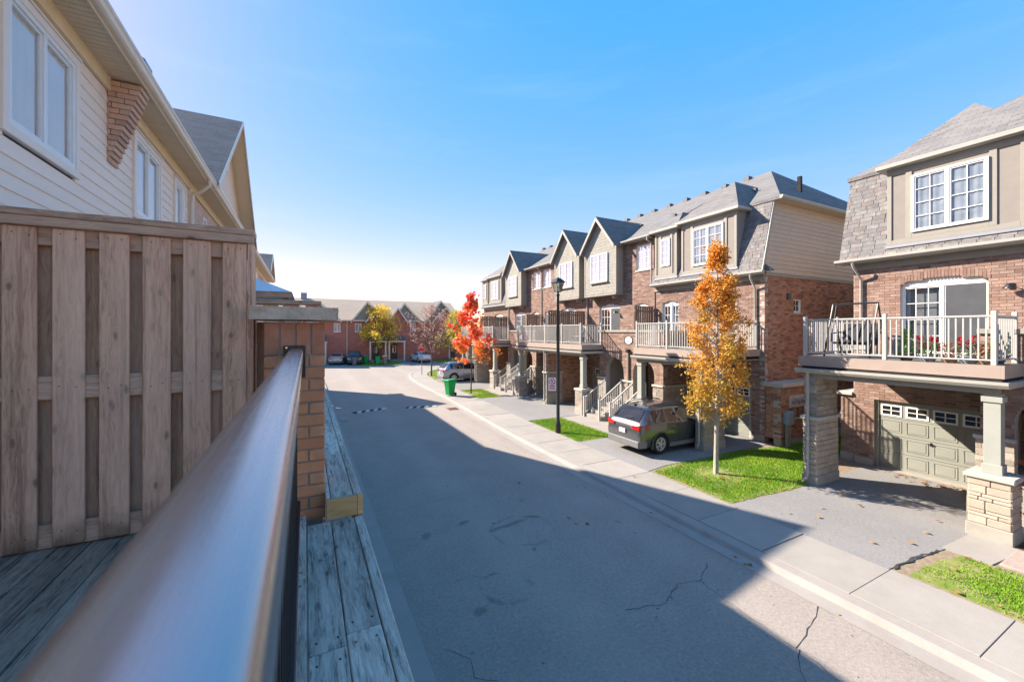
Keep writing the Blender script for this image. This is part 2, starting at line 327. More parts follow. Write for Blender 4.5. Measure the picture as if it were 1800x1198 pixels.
def asphalt(name, c1, c2, stains=(), worn=0.3, rings=()):
    m, t, b = nodes(name, 0.88, 0.25)
    v = coords(t, True)
    fine = noisef(t, v, 75, 3, 0.8); mid = noisef(t, v, 1.1, 7, 0.65); big = noisef(t, v, 0.22, 3)
    col = mixc(t, ramp(t, mid, [(0.3, 0.0), (0.7, 1.0)]), c1, c2)
    col = mixc(t, mathn(t, 'MULTIPLY', ramp(t, fine, [(0.25, 1.0), (0.5, 0.0)]), 0.42), col, tuple(x * 0.45 for x in c1))
    col = mixc(t, mathn(t, 'MULTIPLY', ramp(t, noisef(t, v, 120, 2, 0.6), [(0.62, 0.0), (0.75, 1.0)]), 0.4), col, tuple(min(1, x * 1.9) for x in c2))
    col = mixc(t, mathn(t, 'MULTIPLY', ramp(t, big, [(0.4, 0.0), (0.65, 1.0)]), worn), col, tuple(x * 0.8 for x in c1))
    gr = noisef(t, v, 19, 4, 0.75)
    col = mixc(t, ramp(t, gr, [(0.34, 0.5), (0.5, 0.0)]), col, tuple(x * 0.62 for x in c1)); col = mixc(t, ramp(t, gr, [(0.54, 0.0), (0.7, 0.45)]), col, tuple(min(1, x * 1.35) for x in c2))
    tw = N(t, 'SeparateXYZ'); L(t, v, tw.inputs[0]); tx = mathn(t, 'SINE', mathn(t, 'MULTIPLY', tw.outputs['X'], 2.1))      # worn wheel tracks
    col = mixc(t, mathn(t, 'MULTIPLY', mathn(t, 'MULTIPLY', ramp(t, tx, [(0.2, 0.0), (0.95, 1.0)]), noisef(t, v, 0.8, 4)), 0.3), col, tuple(min(1, x * 1.25) for x in c2))
    blot = noisef(t, v, 3.3, 4); spec_ = noisef(t, v, 7.5, 1, 0.3)
    col = mixc(t, mathn(t, 'MULTIPLY', ramp(t, spec_, [(0.775, 0.0), (0.80, 1.0)]), 0.7), col, tuple(x * 0.3 for x in c1))
    if stains:
        sp = N(t, 'SeparateXYZ'); L(t, v, sp.inputs[0])
        for (x, y, rx, ry, ang, k) in stains:
            dx = mathn(t, 'SUBTRACT', sp.outputs['X'], x); dy = mathn(t, 'SUBTRACT', sp.outputs['Y'], y)
            ca, sa = math.cos(R(ang)), math.sin(R(ang))
            a = mathn(t, 'MULTIPLY', mathn(t, 'ADD', mathn(t, 'MULTIPLY', dx, ca), mathn(t, 'MULTIPLY', dy, sa)), 1 / rx)
            c = mathn(t, 'MULTIPLY', mathn(t, 'SUBTRACT', mathn(t, 'MULTIPLY', dy, ca), mathn(t, 'MULTIPLY', dx, sa)), 1 / ry)
            d = mathn(t, 'SQRT', mathn(t, 'ADD', mathn(t, 'MULTIPLY', a, a), mathn(t, 'MULTIPLY', c, c)))
            d = mathn(t, 'ADD', d, mathn(t, 'MULTIPLY', mathn(t, 'SUBTRACT', blot, 0.5), 2.6))
            f = mathn(t, 'MULTIPLY', ramp(t, d, [(0.45, 1.0), (1.0, 0.0)]), k)
            col = mixc(t, f, col, tuple(x * 0.22 for x in c1))
    for (x, y, r0, wd, k) in rings:                     # curved tyre and drip marks
        dv = N(t, 'VectorMath', operation='DISTANCE'); L(t, v, dv.inputs[0]); dv.inputs[1].default_value = (x, y, -0.1)
        e = mathn(t, 'ABSOLUTE', mathn(t, 'SUBTRACT', mathn(t, 'ADD', dv.outputs['Value'], mathn(t, 'MULTIPLY', mathn(t, 'SUBTRACT', noisef(t, v, 1.7, 3), 0.5), 0.5)), r0))
        f = mathn(t, 'MULTIPLY', ramp(t, mathn(t, 'MULTIPLY', e, 1 / wd), [(0.2, 1.0), (1.0, 0.0)]), mathn(t, 'MULTIPLY', ramp(t, noisef(t, v, 2.4, 3), [(0.4, 0.0), (0.6, 1.0)]), k))
        col = mixc(t, f, col, tuple(q * 0.3 for q in c1))
    L(t, col, b.inputs['Base Color']); bump(t, b, mathn(t, 'ADD', fine, mathn(t, 'MULTIPLY', noisef(t, v, 28, 4, 0.7), 0.6)), 0.8, 0.008)
    return m
STAINS = [(4.1, 8.35, 0.8, 0.09, 8, 0.42), (4.85, 8.5, 0.22, 0.08, -30, 0.5), (3.3, 8.95, 0.16, 0.09, 20, 0.5), (2.35, 8.75, 0.24, 0.1, 60, 0.4), (2.5, 6.0, 0.16, 0.1, 30, 0.4), (5.1, 9.4, 0.2, 0.08, 40, 0.3)]
RINGS = [(3.15, 6.35, 0.42, 0.075, 0.55), (2.55, 6.6, 0.3, 0.05, 0.35), (4.4, 8.0, 0.7, 0.06, 0.3)]
asphalt('road_asphalt', (0.292, 0.252, 0.220), (0.345, 0.300, 0.262), STAINS, rings=RINGS)
asphalt('drive_asphalt', (0.228, 0.221, 0.215), (0.262, 0.254, 0.248), [(14.2, 3.9, 0.65, 0.35, 60, 0.55)], 0.15)
asphalt('tar', (0.045, 0.043, 0.042), (0.06, 0.058, 0.056))
def concrete(name, c1, c2, rust=None):
    m, t, b = nodes(name, 0.85, 0.25)
    v = coords(t, True, (1, 1, 1))
    col = mixc(t, ramp(t, noisef(t, v, 1.4, 7, 0.7), [(0.3, 0.0), (0.7, 1.0)]), c1, c2)
    col = mixc(t, mathn(t, 'MULTIPLY', ramp(t, noisef(t, v, 55, 3), [(0.3, 1.0), (0.5, 0.0)]), 0.22), col, tuple(x * 0.5 for x in c1))
    col = mixc(t, ramp(t, noisef(t, v, 0.75, 3), [(0.56, 0.0), (0.7, 0.4)]), col, rust or tuple(x * 0.72 for x in c1))
    oi = N(t, 'ObjectInfo'); k = madd(t, oi.outputs['Random'], 0.12, 0.94)
    cm = N(t, 'CombineXYZ'); [L(t, k, cm.inputs[i]) for i in range(3)]
    col = mixc(t, 1.0, col, cm.outputs[0], 'MULTIPLY')
    L(t, col, b.inputs['Base Color']); bump(t, b, noisef(t, v, 45, 5, 0.7), 0.45, 0.004)
concrete('sidewalk_concrete', (0.344, 0.316, 0.283), (0.295, 0.271, 0.242))
concrete('kerb_concrete', (0.340, 0.308, 0.280), (0.281, 0.255, 0.230), (0.244, 0.190, 0.160))
pm('soil', (0.30, 0.24, 0.17), (0.2, 0.15, 0.1), 9, 0.95, bmp=0.8, world=True)
pm('mulch', (0.12, 0.06, 0.04), (0.05, 0.025, 0.02), 25, 0.95, bmp=1.0, world=True)
pm('lawn_ground', (0.15, 0.21, 0.03), (0.31, 0.26, 0.13), 2.6, 0.95, bmp=0.8, world=True, lo=0.42, hi=0.68)
pm('terrain', (0.12, 0.15, 0.06), (0.18, 0.16, 0.1), 0.3, 0.95, world=True)

pm('siding_light', (0.90, 0.73, 0.60), (0.86, 0.69, 0.56), 2.5, 0.55, rnd=0.025, bmp=0.12, bscale=30, stretch=(1, 0.2, 4))
pm('siding_taupe', (0.50, 0.42, 0.34), (0.46, 0.385, 0.31), 2.5, 0.55, rnd=0.03, bmp=0.12, bscale=30)
pm('shake_taupe', (0.42, 0.40, 0.355), (0.37, 0.35, 0.31), 6, 0.65, rnd=0.04, bmp=0.2)
pm('stucco', (0.261, 0.234, 0.211), (0.243, 0.219, 0.196), 4, 0.85, bmp=0.35, bscale=120)
pm('trim_taupe', (0.29, 0.27, 0.235), (0.27, 0.25, 0.215), 4, 0.55)
pm('trim_cream', (0.80, 0.63, 0.40), (0.76, 0.59, 0.37), 3, 0.5)
pm('soffit_cream', (0.70, 0.55, 0.37), (0.66, 0.52, 0.35), 3, 0.55, rnd=0.03)
pm('gutter_cream', (0.76, 0.65, 0.52), (0.72, 0.61, 0.48), 3, 0.4)
pm('gutter_taupe', (0.376, 0.360, 0.326), (0.342, 0.329, 0.293), 3, 0.4)
pm('fascia_brown', (0.34, 0.27, 0.23), (0.31, 0.245, 0.205), 3, 0.6)
pm('window_trim', (0.84, 0.72, 0.61), (0.81, 0.69, 0.58), 3, 0.5)
pm('white_vinyl', (0.78, 0.77, 0.75), (0.74, 0.73, 0.71), 3, 0.35)
pm('railing_cream', (0.437, 0.426, 0.404), (0.408, 0.397, 0.374), 5, 0.45)
pm('post_green', (0.33, 0.34, 0.305), (0.31, 0.32, 0.285), 4, 0.5)
pm('garage_green', (0.27, 0.275, 0.24), (0.25, 0.255, 0.222), 3, 0.5)
pm('garage_grey', (0.24, 0.235, 0.225), (0.22, 0.215, 0.205), 3, 0.5)
pm('black_metal', (0.014, 0.014, 0.015), (0.02, 0.02, 0.022), 5, 0.4, 0.5)
pm('black_membrane', (0.012, 0.012, 0.013), (0.02, 0.02, 0.02), 5, 0.7)
pm('dark_void', (0.02, 0.02, 0.02), (0.03, 0.03, 0.03), 5, 0.9)
pm('room_shade', (0.16, 0.17, 0.18), (0.12, 0.125, 0.13), 2, 0.9)
pm('door_dark', (0.06, 0.055, 0.045), (0.05, 0.045, 0.04), 3, 0.4)
pm('flashing', (0.30, 0.31, 0.34), (0.27, 0.28, 0.31), 3, 0.5, metal=0.3)
pm('curtain', (0.27, 0.30, 0.34), (0.20, 0.23, 0.26), 3, 0.8)
pm('curtain_white', (0.95, 0.94, 0.93), (0.9, 0.89, 0.88), 3, 0.8)
pm('canvas_white', (0.74, 0.75, 0.79), (0.69, 0.70, 0.74), 2, 0.8)
pm('screen_mesh', (0.075, 0.08, 0.09), (0.06, 0.065, 0.072), 3, 0.6)
pm('galvanised', (0.42, 0.43, 0.44), (0.33, 0.34, 0.35), 8, 0.45, metal=0.6)
pm('meter_grey', (0.45, 0.45, 0.44), (0.4, 0.4, 0.39), 4, 0.5)
pm('white_paint', (0.78, 0.77, 0.74), (0.7, 0.69, 0.66), 6, 0.6)
pm('bump_white', (0.62, 0.56, 0.45), (0.5, 0.45, 0.36), 9, 0.7)
pm('bump_black', (0.03, 0.03, 0.032), (0.045, 0.045, 0.045), 9, 0.7)
pm('sign_red', (0.62, 0.02, 0.025), (0.58, 0.02, 0.025), 3, 0.4)
pm('sign_white', (0.8, 0.8, 0.8), (0.77, 0.77, 0.77), 3, 0.4)
pm('rust', (0.26, 0.12, 0.07), (0.18, 0.08, 0.05), 9, 0.8)
pm('bin_green', (0.01, 0.33, 0.075), (0.012, 0.28, 0.065), 3, 0.45)
pm('bin_grey', (0.22, 0.20, 0.19), (0.18, 0.165, 0.155), 3, 0.5)
pm('bark_pale', (0.42, 0.375, 0.32), (0.30, 0.26, 0.215), 6, 0.9, stretch=(3, 3, 1), bmp=0.8, bscale=30)
pm('bark_dark', (0.16, 0.12, 0.09), (0.09, 0.065, 0.05), 8, 0.9, stretch=(3, 3, 1), bmp=0.8, bscale=30)
pm('pot_blue', (0.27, 0.32, 0.37), (0.23, 0.28, 0.33), 4, 0.5)
pm('pot_terra', (0.33, 0.22, 0.16), (0.28, 0.185, 0.135), 4, 0.6)
pm('pot_dark', (0.10, 0.11, 0.12), (0.08, 0.09, 0.10), 4, 0.5)
pm('sling_grey', (0.035, 0.038, 0.045), (0.028, 0.03, 0.035), 4, 0.8)
pm('box_grey', (0.36, 0.35, 0.34), (0.32, 0.31, 0.30), 4, 0.6)
pm('orange_wood', (0.32, 0.13, 0.05), (0.25, 0.1, 0.04), 4, 0.6)
pm('tyre', (0.018, 0.018, 0.018), (0.025, 0.025, 0.025), 8, 0.8)
pm('rim_alloy', (0.72, 0.70, 0.66), (0.62, 0.6, 0.57), 3, 0.35, metal=0.4)
pm('chrome', (0.75, 0.75, 0.76), (0.7, 0.7, 0.7), 3, 0.12, metal=1.0)
pm('car_plastic', (0.05, 0.05, 0.05), (0.06, 0.06, 0.06), 5, 0.6)
pm('bumper_grey', (0.17, 0.17, 0.17), (0.15, 0.15, 0.15), 5, 0.5)
pm('car_glass', (0.012, 0.014, 0.017), (0.02, 0.022, 0.025), 2, 0.03, 0.8)
pm('tail_red', (0.55, 0.012, 0.012), (0.45, 0.01, 0.01), 3, 0.15, 0.6)
pm('head_lamp', (0.7, 0.72, 0.74), (0.6, 0.62, 0.64), 3, 0.1, 0.6)
def car_paint(name, c, metal=0.5):
    m, t, b = nodes(name, 0.28, 0.5, metal); b.inputs['Coat Weight'].default_value = 1.0; b.inputs['Coat Roughness'].default_value = 0.03
    v = coords(t, False); col = mixc(t, noisef(t, v, 400, 1), c, tuple(x * 0.85 for x in c)); L(t, col, b.inputs['Base Color'])
car_paint('paint_charcoal', (0.125, 0.13, 0.145), 0.7); car_paint('paint_bluegrey', (0.32, 0.36, 0.43)); car_paint('paint_silver', (0.5, 0.5, 0.5))
car_paint('paint_black', (0.02, 0.02, 0.022), 0.1); car_paint('paint_white', (0.7, 0.72, 0.75), 0.0)
# brushed aluminium hand rail
m, t, b = nodes('rail_metal', 0.33, 0.5, 0.92); v = coords(t, False, (40, 0.6, 40)); n_ = noisef(t, v, 4, 6, 0.7)
L(t, mixc(t, n_, (0.40, 0.385, 0.37), (0.50, 0.48, 0.46)), b.inputs['Base Color']); L(t, ramp(t, n_, [(0.3, 0.22), (0.8, 0.34)]), b.inputs['Roughness'])
# window glass: clear sheet with fresnel reflection
def glass_mat(name, tint, refl=1.0):
    m, t, b = nodes(name); t.nodes.remove(b)
    fr = N(t, 'Fresnel', IOR=1.5); gl = N(t, 'BsdfGlossy', Roughness=0.015); tr = N(t, 'BsdfTransparent'); tr.inputs[0].default_value = c4(tint)
    ms = N(t, 'MixShader'); L(t, madd(t, fr.outputs[0], 1.3 * refl, 0.05), ms.inputs[0])
    L(t, tr.outputs[0], ms.inputs[1]); L(t, gl.outputs[0], ms.inputs[2]); L(t, ms.outputs[0], t.nodes['Material Output'].inputs[0])
glass_mat('glass', (0.96, 0.98, 1.0)); glass_mat('clear_panel', (0.82, 0.9, 0.88), 1.2)
# roof shingles for the receding roof planes (u along the eave, rows up the slope)
def shingle_mat(name, ca, cb2, cm_, cw):
    m, t, b = nodes(name, 0.9, 0.15)
    g = N(t, 'NewGeometry'); sp = N(t, 'SeparateXYZ'); L(t, g.outputs['Position'], sp.inputs[0]); sn = N(t, 'SeparateXYZ'); L(t, g.outputs['Normal'], sn.inputs[0])
    fx = mathn(t, 'GREATER_THAN', mathn(t, 'ABSOLUTE', sn.outputs['X']), mathn(t, 'ABSOLUTE', sn.outputs['Y']))
    u_ = mathn(t, 'ADD', mathn(t, 'MULTIPLY', sp.outputs['Y'], fx), mathn(t, 'MULTIPLY', sp.outputs['X'], mathn(t, 'SUBTRACT', 1.0, fx)))
    cb = N(t, 'CombineXYZ'); L(t, u_, cb.inputs[0]); L(t, mathn(t, 'MULTIPLY', sp.outputs['Z'], 2.0), cb.inputs[1])
    br = N(t, 'TexBrick', Scale=1.0); br.inputs['Brick Width'].default_value = 0.33; br.inputs['Row Height'].default_value = 0.15; br.inputs['Mortar Size'].default_value = 0.006
    for k_, c_ in (('Color1', ca), ('Color2', cb2), ('Mortar', cm_)): br.inputs[k_].default_value = c4(c_)
    L(t, cb.outputs[0], br.inputs['Vector'])
    col = mixc(t, ramp(t, noisef(t, coords(t, True, (0.5, 0.5, 3)), 1.3, 5), [(0.35, 0.0), (0.7, 0.5)]), br.outputs['Color'], cw)
    L(t, col, b.inputs['Base Color']); bump(t, b, mathn(t, 'ADD', mathn(t, 'MULTIPLY', mathn(t, 'SUBTRACT', 1.0, br.outputs['Fac']), 0.6), noisef(t, coords(t, True), 60, 3)), 0.5, 0.012)
shingle_mat('roof_shingle', (0.211, 0.202, 0.198), (0.145, 0.139, 0.138), (0.075, 0.070, 0.069), (0.229, 0.220, 0.211))
shingle_mat('blue_shingle', (0.15, 0.155, 0.165), (0.10, 0.105, 0.115), (0.045, 0.048, 0.055), (0.2, 0.205, 0.215))
pm('far_shingle', (0.62, 0.45, 0.32), (0.54, 0.39, 0.275), 1.2, 0.9, world=True, stretch=(0.6, 0.6, 4), bmp=0.4)
# ------------------------------------------------------------------ ground, road, pavement
def smooth_path(pts, step=0.7):
    out = []
    for i in range(len(pts) - 1):
        p0 = Vector(pts[max(i - 1, 0)]); p1 = Vector(pts[i]); p2 = Vector(pts[i + 1]); p3 = Vector(pts[min(i + 2, len(pts) - 1)])
        if (p1 - p0).length > 2.5 * (p2 - p1).length: p0 = p1 - (p2 - p1)
        if (p3 - p2).length > 2.5 * (p2 - p1).length: p3 = p2 + (p2 - p1)
        n = max(1, int((p2 - p1).length / step))
        if i == 0 or i == len(pts) - 2: n = max(1, n // 4); out += [tuple(p1.lerp(p2, k / n)) for k in range(n)]; continue
        for k in range(n):
            t = k / n
            q = 0.5 * ((2 * p1) + (p2 - p0) * t + (2 * p0 - 5 * p1 + 4 * p2 - p3) * t * t + (3 * p1 - p0 - 3 * p2 + p3) * t ** 3)
            out.append((q.x, q.y))
    return out + [tuple(pts[-1])]
def offset(path, d):
    out = []
    for i, p in enumerate(path):
        a = Vector(path[max(i - 1, 0)]); b = Vector(path[min(i + 1, len(path) - 1)]); t = (b - a).normalized()
        out.append((p[0] + t.y * d, p[1] - t.x * d))
    return out
MB().poly([(-500, -400, -0.16), (600, -400, -0.16), (600, 700, -0.16), (-500, 700, -0.16)]).build('ground', 'terrain')
bpy.data.objects['ground']['kind'] = 'structure'
RK = smooth_path([(7.8, -45), (7.8, 6), (7.8, 10), (7.82, 14), (7.95, 18), (8.25, 24), (8.4, 29), (8.5, 34), (8.8, 38), (9.6, 42), (11.3, 45.3), (14, 47.6), (18, 48.8), (24, 49.3), (30, 49.4), (75, 49.5)])
LK = [(1.5, -45), (1.5, 33), (1.5, 36), (1.45, 39), (1.1, 41.8), (0, 44), (-2.5, 45.6), (-6, 46.2), (-10, 46.4), (-60, 46.5)]
LK = smooth_path(LK)
FAR_Y = 53.4
rd = [(x, y, -0.1) for x, y in RK] + [(75, FAR_Y, -0.1), (-60, FAR_Y, -0.1)] + [(x, y, -0.1) for x, y in reversed(LK)]
road = props(MB().poly(rd).build('road', 'road_asphalt', recalc=False), kind='structure')
def strip(name, path, prof, mat, parent=None):
    """a profile (offset, z) swept along a ground path"""
    rails = [[(x, y, z) for x, y in offset(path, o)] for o, z in prof]; mb = MB(); n = len(path)
    vs = [p for r_ in rails for p in r_]; fs = []
    for j in range(len(prof) - 1):
        for i in range(n - 1): fs.append((j * n + i, j * n + i + 1, (j + 1) * n + i + 1, (j + 1) * n + i))
    o = mb.add(vs, fs).build(name, mat, parent); return o
KERB = [(-0.33, -0.094), (-0.015, -0.092), (0.03, -0.02), (0.07, 0.002), (0.29, 0.006), (0.30, -0.1)]
props(strip('kerb', RK, KERB, 'kerb_concrete'), kind='structure')
props(strip('kerb', LK, [(0.0, -0.094), (-0.03, 0.0), (-0.62, 0.01), (-0.64, -0.1)], 'kerb_concrete'), kind='structure')
props(strip('kerb', [(75, FAR_Y), (15.6, FAR_Y), (9.5, FAR_Y), (6.8, FAR_Y), (-60, FAR_Y)], [(-0.3, -0.094), (0, -0.09), (0.05, 0.0), (0.3, 0.006), (0.32, -0.1)], 'kerb_concrete'), kind='structure')
# pavement: one object for each slab
sidewalk = empty('sidewalk', (8.9, 10, 0), kind='structure')
acc = 0.0; pathS = RK; segs = []
dense = []
for i in range(len(pathS) - 1):
    a, b = Vector(pathS[i]), Vector(pathS[i + 1]); n = max(1, int((b - a).length / 0.05)); dense += [tuple(a.lerp(b, k / n)) for k in range(n)]
inn, out = offset(dense, 0.312), offset(dense, 1.8)
i0 = 0; dist = 0
for i in range(1, len(dense)):
    dist += math.dist(dense[i], dense[i - 1])
    if dist >= 1.42:
        if dense[i0][1] > -7 and dense[i][0] < 32:
            k_ = random.uniform(0.003, 0.009) / 1.42
            def lp(a, b): return (a[0] + (b[0] - a[0]) * k_, a[1] + (b[1] - a[1]) * k_)
            q = [lp(inn[i0], inn[i]), lp(inn[i], inn[i0]), lp(out[i], out[i0]), lp(out[i0], out[i])]; dz = random.uniform(-0.004, 0.006)
            MB().slab([(x, y, 0.008 + dz) for x, y in q], 0.09).build('slab', 'sidewalk_concrete', sidewalk, bev=0.006)
        i0 = i; dist = 0
def sheet(name, pts, z, mat, kind='structure'):
    return props(MB().slab([(x, y, z) for x, y in pts], 0.12).build(name, mat), kind=kind)
def rect(x0, x1, y0, y1): return [(x0, y0), (x1, y0), (x1, y1), (x0, y1)]
XI = 9.62                                           # back of the pavement
# driveways (a corner of each meets lawn raggedly)
sheet('driveway', [(XI - 0.02, 3.45), (10.6, 3.35), (11.5, 3.25), (12.9, 3.2), (16.9, 3.1), (16.9, 6.45), (14.0, 6.4), (12.0, 6.34), (10.6, 6.5), (XI - 0.02, 6.55)], 0.006, 'drive_asphalt')
sheet('driveway', [(XI - 0.05, 9.3), (10.5, 9.45), (12.8, 9.4), (16.6, 9.4), (16.6, 13.1), (XI - 0.05, 13.0)], 0.006, 'drive_asphalt')
sheet('driveway', rect(XI, 16.6, 17.2, 24.3), 0.006, 'drive_asphalt')
sheet('driveway', [(10.25, 28.4), (16.6, 28.4), (16.6, 36.0), (10.55, 36.0)], 0.006, 'drive_asphalt')
sheet('driveway', rect(1.8, 6.2, FAR_Y + 0.3, 61), 0.006, 'drive_asphalt')
sheet('driveway', rect(11.6, 16.6, FAR_Y + 0.3, 61), 0.006, 'drive_asphalt')
sheet('soil_bed', [(9.6, -45), (30, -45), (30, 45.5), (13.2, 45.2), (11.6, 42.2), (10.7, 38), (10.3, 32), (10.1, 25), (9.7, 17), (9.6, 14)], -0.008, 'soil')
LAWNS = [('lawn', [(9.7, 6.6), (10.7, 6.55), (12.0, 6.42), (13.9, 6.45), (16.4, 7.3), (20, 7.4), (20, 9.0), (16.0, 9.0), (14.2, 9.38), (12.6, 9.36), (10.6, 9.42), (9.72, 9.2)]),
         ('lawn', rect(9.66, 11.55, 13.05, 17.15)),
         ('lawn', [(10.0, 24.4), (11.7, 24.4), (11.9, 28.3), (10.25, 28.3)]),
         ('lawn', [(9.68, -4), (11.45, -4), (11.45, 3.0), (10.9, 3.12), (9.68, 3.2)]),
         ('lawn', [(10.5, 36.1), (15.0, 36.2), (15.5, 45.5), (13.0, 44.8), (11.5, 42.0)]),
         ('lawn', [(6.2, FAR_Y + 0.32), (11.6, FAR_Y + 0.32), (11.6, 60.5), (6.2, 60.5)]),
         ('lawn', [(16.6, FAR_Y + 0.32), (30, FAR_Y + 0.32), (30, 60.5), (16.6, 60.5)])]
def ragged(pts):
    o_ = []
    for a, b in zip(pts, pts[1:] + pts[:1]):
        n_ = max(1, int(math.dist(a, b) / 0.18))
        for k in range(n_): o_.append((a[0] + (b[0] - a[0]) * k / n_ + random.uniform(-0.035, 0.035), a[1] + (b[1] - a[1]) * k / n_ + random.uniform(-0.035, 0.035)))
    return o_
LAWNS = [(nm, ragged(pts)) for nm, pts in LAWNS]
for nm, pts in LAWNS: sheet(nm, pts, 0.0, 'lawn_ground')
sheet('path', rect(11.6, 14.4, 13.05, 17.15), 0.003, 'sidewalk_concrete')
sheet('path', rect(11.95, 14.6, 24.4, 28.35), 0.003, 'sidewalk_concrete')
sheet('driveway', rect(-2.75, 0.86, -45, 39), 0.0, 'drive_asphalt')
sheet('garden_bed', rect(12.85, 16.6, -4, 2.6), 0.0, 'mulch')
sheet('path', [(11.5, 2.62), (12.75, 2.5), (12.9, 3.24), (11.5, 3.3)], 0.012, 'sidewalk_concrete')
walk = empty('garden_path', (12.1, 0, 0), kind='structure')
for i in range(18):
    box('paver', 11.62, 12.7, 2.56 - i * 0.32, 2.56 - i * 0.32 - 0.31, -0.05, 0.035, 'paver', walk, 0.012)
# road details: cracks and grates
def ribbon(name, pts, wd, z, mat, parent, jit=0.03):
    v = []; n = 0; pl = []
    for i in range(len(pts) - 1):
        a, b = Vector(pts[i]), Vector(pts[i + 1]); k = max(2, int((b - a).length / 0.12))
        pl += [a.lerp(b, j / k) + Vector((random.uniform(-jit, jit), random.uniform(-jit, jit))) for j in range(k)]
    pl.append(Vector(pts[-1])); l = []; r_ = []
    for i, p in enumerate(pl):
        t = (pl[min(i + 1, len(pl) - 1)] - pl[max(i - 1, 0)]).normalized(); hw = wd * random.uniform(0.25, 1.0) / 2
        l.append((p.x - t.y * hw, p.y + t.x * hw, z)); r_.append((p.x + t.y * hw, p.y - t.x * hw, z))
    m = len(pl); return MB().add(l + r_, [(i, i + 1, m + i + 1, m + i) for i in range(m - 1)]).build(name, mat, parent, recalc=False)
for pts, wd in (([(6.92, 5.22), (6.35, 4.9), (5.9, 5.05), (5.3, 4.75), (4.6, 4.95)], 0.03), ([(6.3, 4.95), (6.25, 4.2), (6.2, 3.2), (6.05, 2.3)], 0.02),
                ([(7.45, 3.55), (6.9, 3.4), (6.2, 3.25)], 0.03), ([(6.2, 3.2), (5.7, 2.9), (5.0, 2.7), (4.3, 2.3)], 0.025),
                ([(1.75, 5.5), (2.0, 5.2), (1.95, 4.9), (2.2, 4.7)], 0.02), ([(1.6, 10.2), (2.6, 10.35), (4.0, 10.5)], 0.012), ([(7.0, 12), (6.6, 20)], 0.012)):
    ribbon('crack', pts, wd * 0.6, -0.096, 'tar', road)
ribbon('crack', [(9.66, 3.44), (10.2, 3.4), (10.7, 3.36), (11.3, 3.3)], 0.08, 0.0115, 'tar', bpy.data.objects['driveway'], 0.03)
dg = empty('storm_drain', (7.62, 22.3, -0.1), 'rusty catch basin grate in the gutter beside the kerb', 'drain')
box('frame', 7.28, 7.9, 21.95, 22.65, -0.12, -0.086, 'rust', dg, 0.005)
for i in range(6): box('bar', 7.34, 7.84, 22.02 + i * 0.1, 22.06 + i * 0.1, -0.09, -0.078, 'rust', dg)
pc = props(box('concrete_block', 1.5, 1.95, 21.7, 22.6, -0.12, -0.05, 'sidewalk_concrete', None, 0.01), 'pale flat concrete pad at the left kerb by the speed bumps', 'pad')
def speed_bump(x0, x1, y0, y1, label):
    o = empty('speed_bump', ((x0 + x1) / 2, (y0 + y1) / 2, -0.1), label, 'speed bump', 'striped speed bumps')
    n = 8; ang = math.atan2(y1 - y0, x1 - x0); ln = math.dist((x0, y0), (x1, y1)) / n; ux, uy = math.cos(ang), math.sin(ang)
    for i in range(n):
        mb = MB(); sk = 0.12
        prof = [(-0.17, -0.1), (-0.11, -0.055), (0, -0.035), (0.11, -0.055), (0.17, -0.1)]
        vs = []
        for e in (0, 1):
            for k, (q, z) in enumerate(prof):
                s_ = (i + e) * ln + (q / 0.17) * sk * (0 if (i + e) in (0, n) else 1)
                vs.append((x0 + ux * s_ - uy * q, y0 + uy * s_ + ux * q, z))
        mb.add(vs, [(0, 1, 6, 5), (1, 2, 7, 6), (2, 3, 8, 7), (3, 4, 9, 8), (0, 4, 3, 2, 1), (5, 6, 7, 8, 9)])
        mb.build('segment', 'bump_black' if i % 2 == 0 else 'bump_white', o)
speed_bump(2.35, 4.15, 23.6, 24.2, 'striped speed bump in the left lane near the left kerb')
speed_bump(5.25, 7.0, 23.8, 23.5, 'striped speed bump in the right lane near the storm drain')

# grass: short blades on the lawns near enough to show them
def inside(p, poly):
    c = False
    for i in range(len(poly)):
        a, b = poly[i], poly[i - 1]
        if (a[1] > p[1]) != (b[1] > p[1]) and p[0] < (b[0] - a[0]) * (p[1] - a[1]) / (b[1] - a[1]) + a[0]: c = not c
    return c
def grass(pts, n, h, label, bare=()):
    mb = MB(); xs, ys = zip(*pts)
    while n > 0:
        p = (random.uniform(min(xs), max(xs)), random.uniform(min(ys), max(ys)))
        if not inside(p, pts): continue
        n -= 1
        nv = noise.noise(Vector((p[0] * 0.9, p[1] * 0.9, 3)))
        k = min([1.0] + [max(0.0, (math.dist(p, b[:2]) / b[2] - 0.45)) for b in bare])
        edge = not all(inside((p[0] + dx, p[1] + dy), pts) for dx, dy in ((0.2, 0), (-0.2, 0), (0, 0.2), (0, -0.2)))
        if random.random() > k + 0.08 or (edge and random.random() < 0.5): continue
        y = max(0.0, min(1.0, 0.5 + nv + random.uniform(-0.3, 0.3)))
        c = (0.14 + 0.12 * y, 0.34 + 0.07 * y, 0.012 + 0.015 * y)
        if random.random() < 0.07: c = (0.36, 0.31, 0.13)
        mb.cur = c
        a = random.uniform(0, 6.3); hh = h * random.uniform(0.5, 1.2); w_ = 0.009; lean = hh * random.uniform(0.2, 0.9); b_ = random.uniform(0, 6.3)
        dx, dy = math.cos(a) * w_, math.sin(a) * w_
        mb.add([(p[0] - dx, p[1] - dy, 0.0), (p[0] + dx, p[1] + dy, 0.0), (p[0] + math.cos(b_) * lean, p[1] + math.sin(b_) * lean, hh)], [(0, 1, 2)])
    props(mb.build('grass', 'grass_attr'), label, 'grass', kind='stuff')
grass(LAWNS[0][1], 52000, 0.055, 'bright green grass between the two brick houses', [(11.3, 8.18, 0.75), (10.6, 9.6, 0.5)])
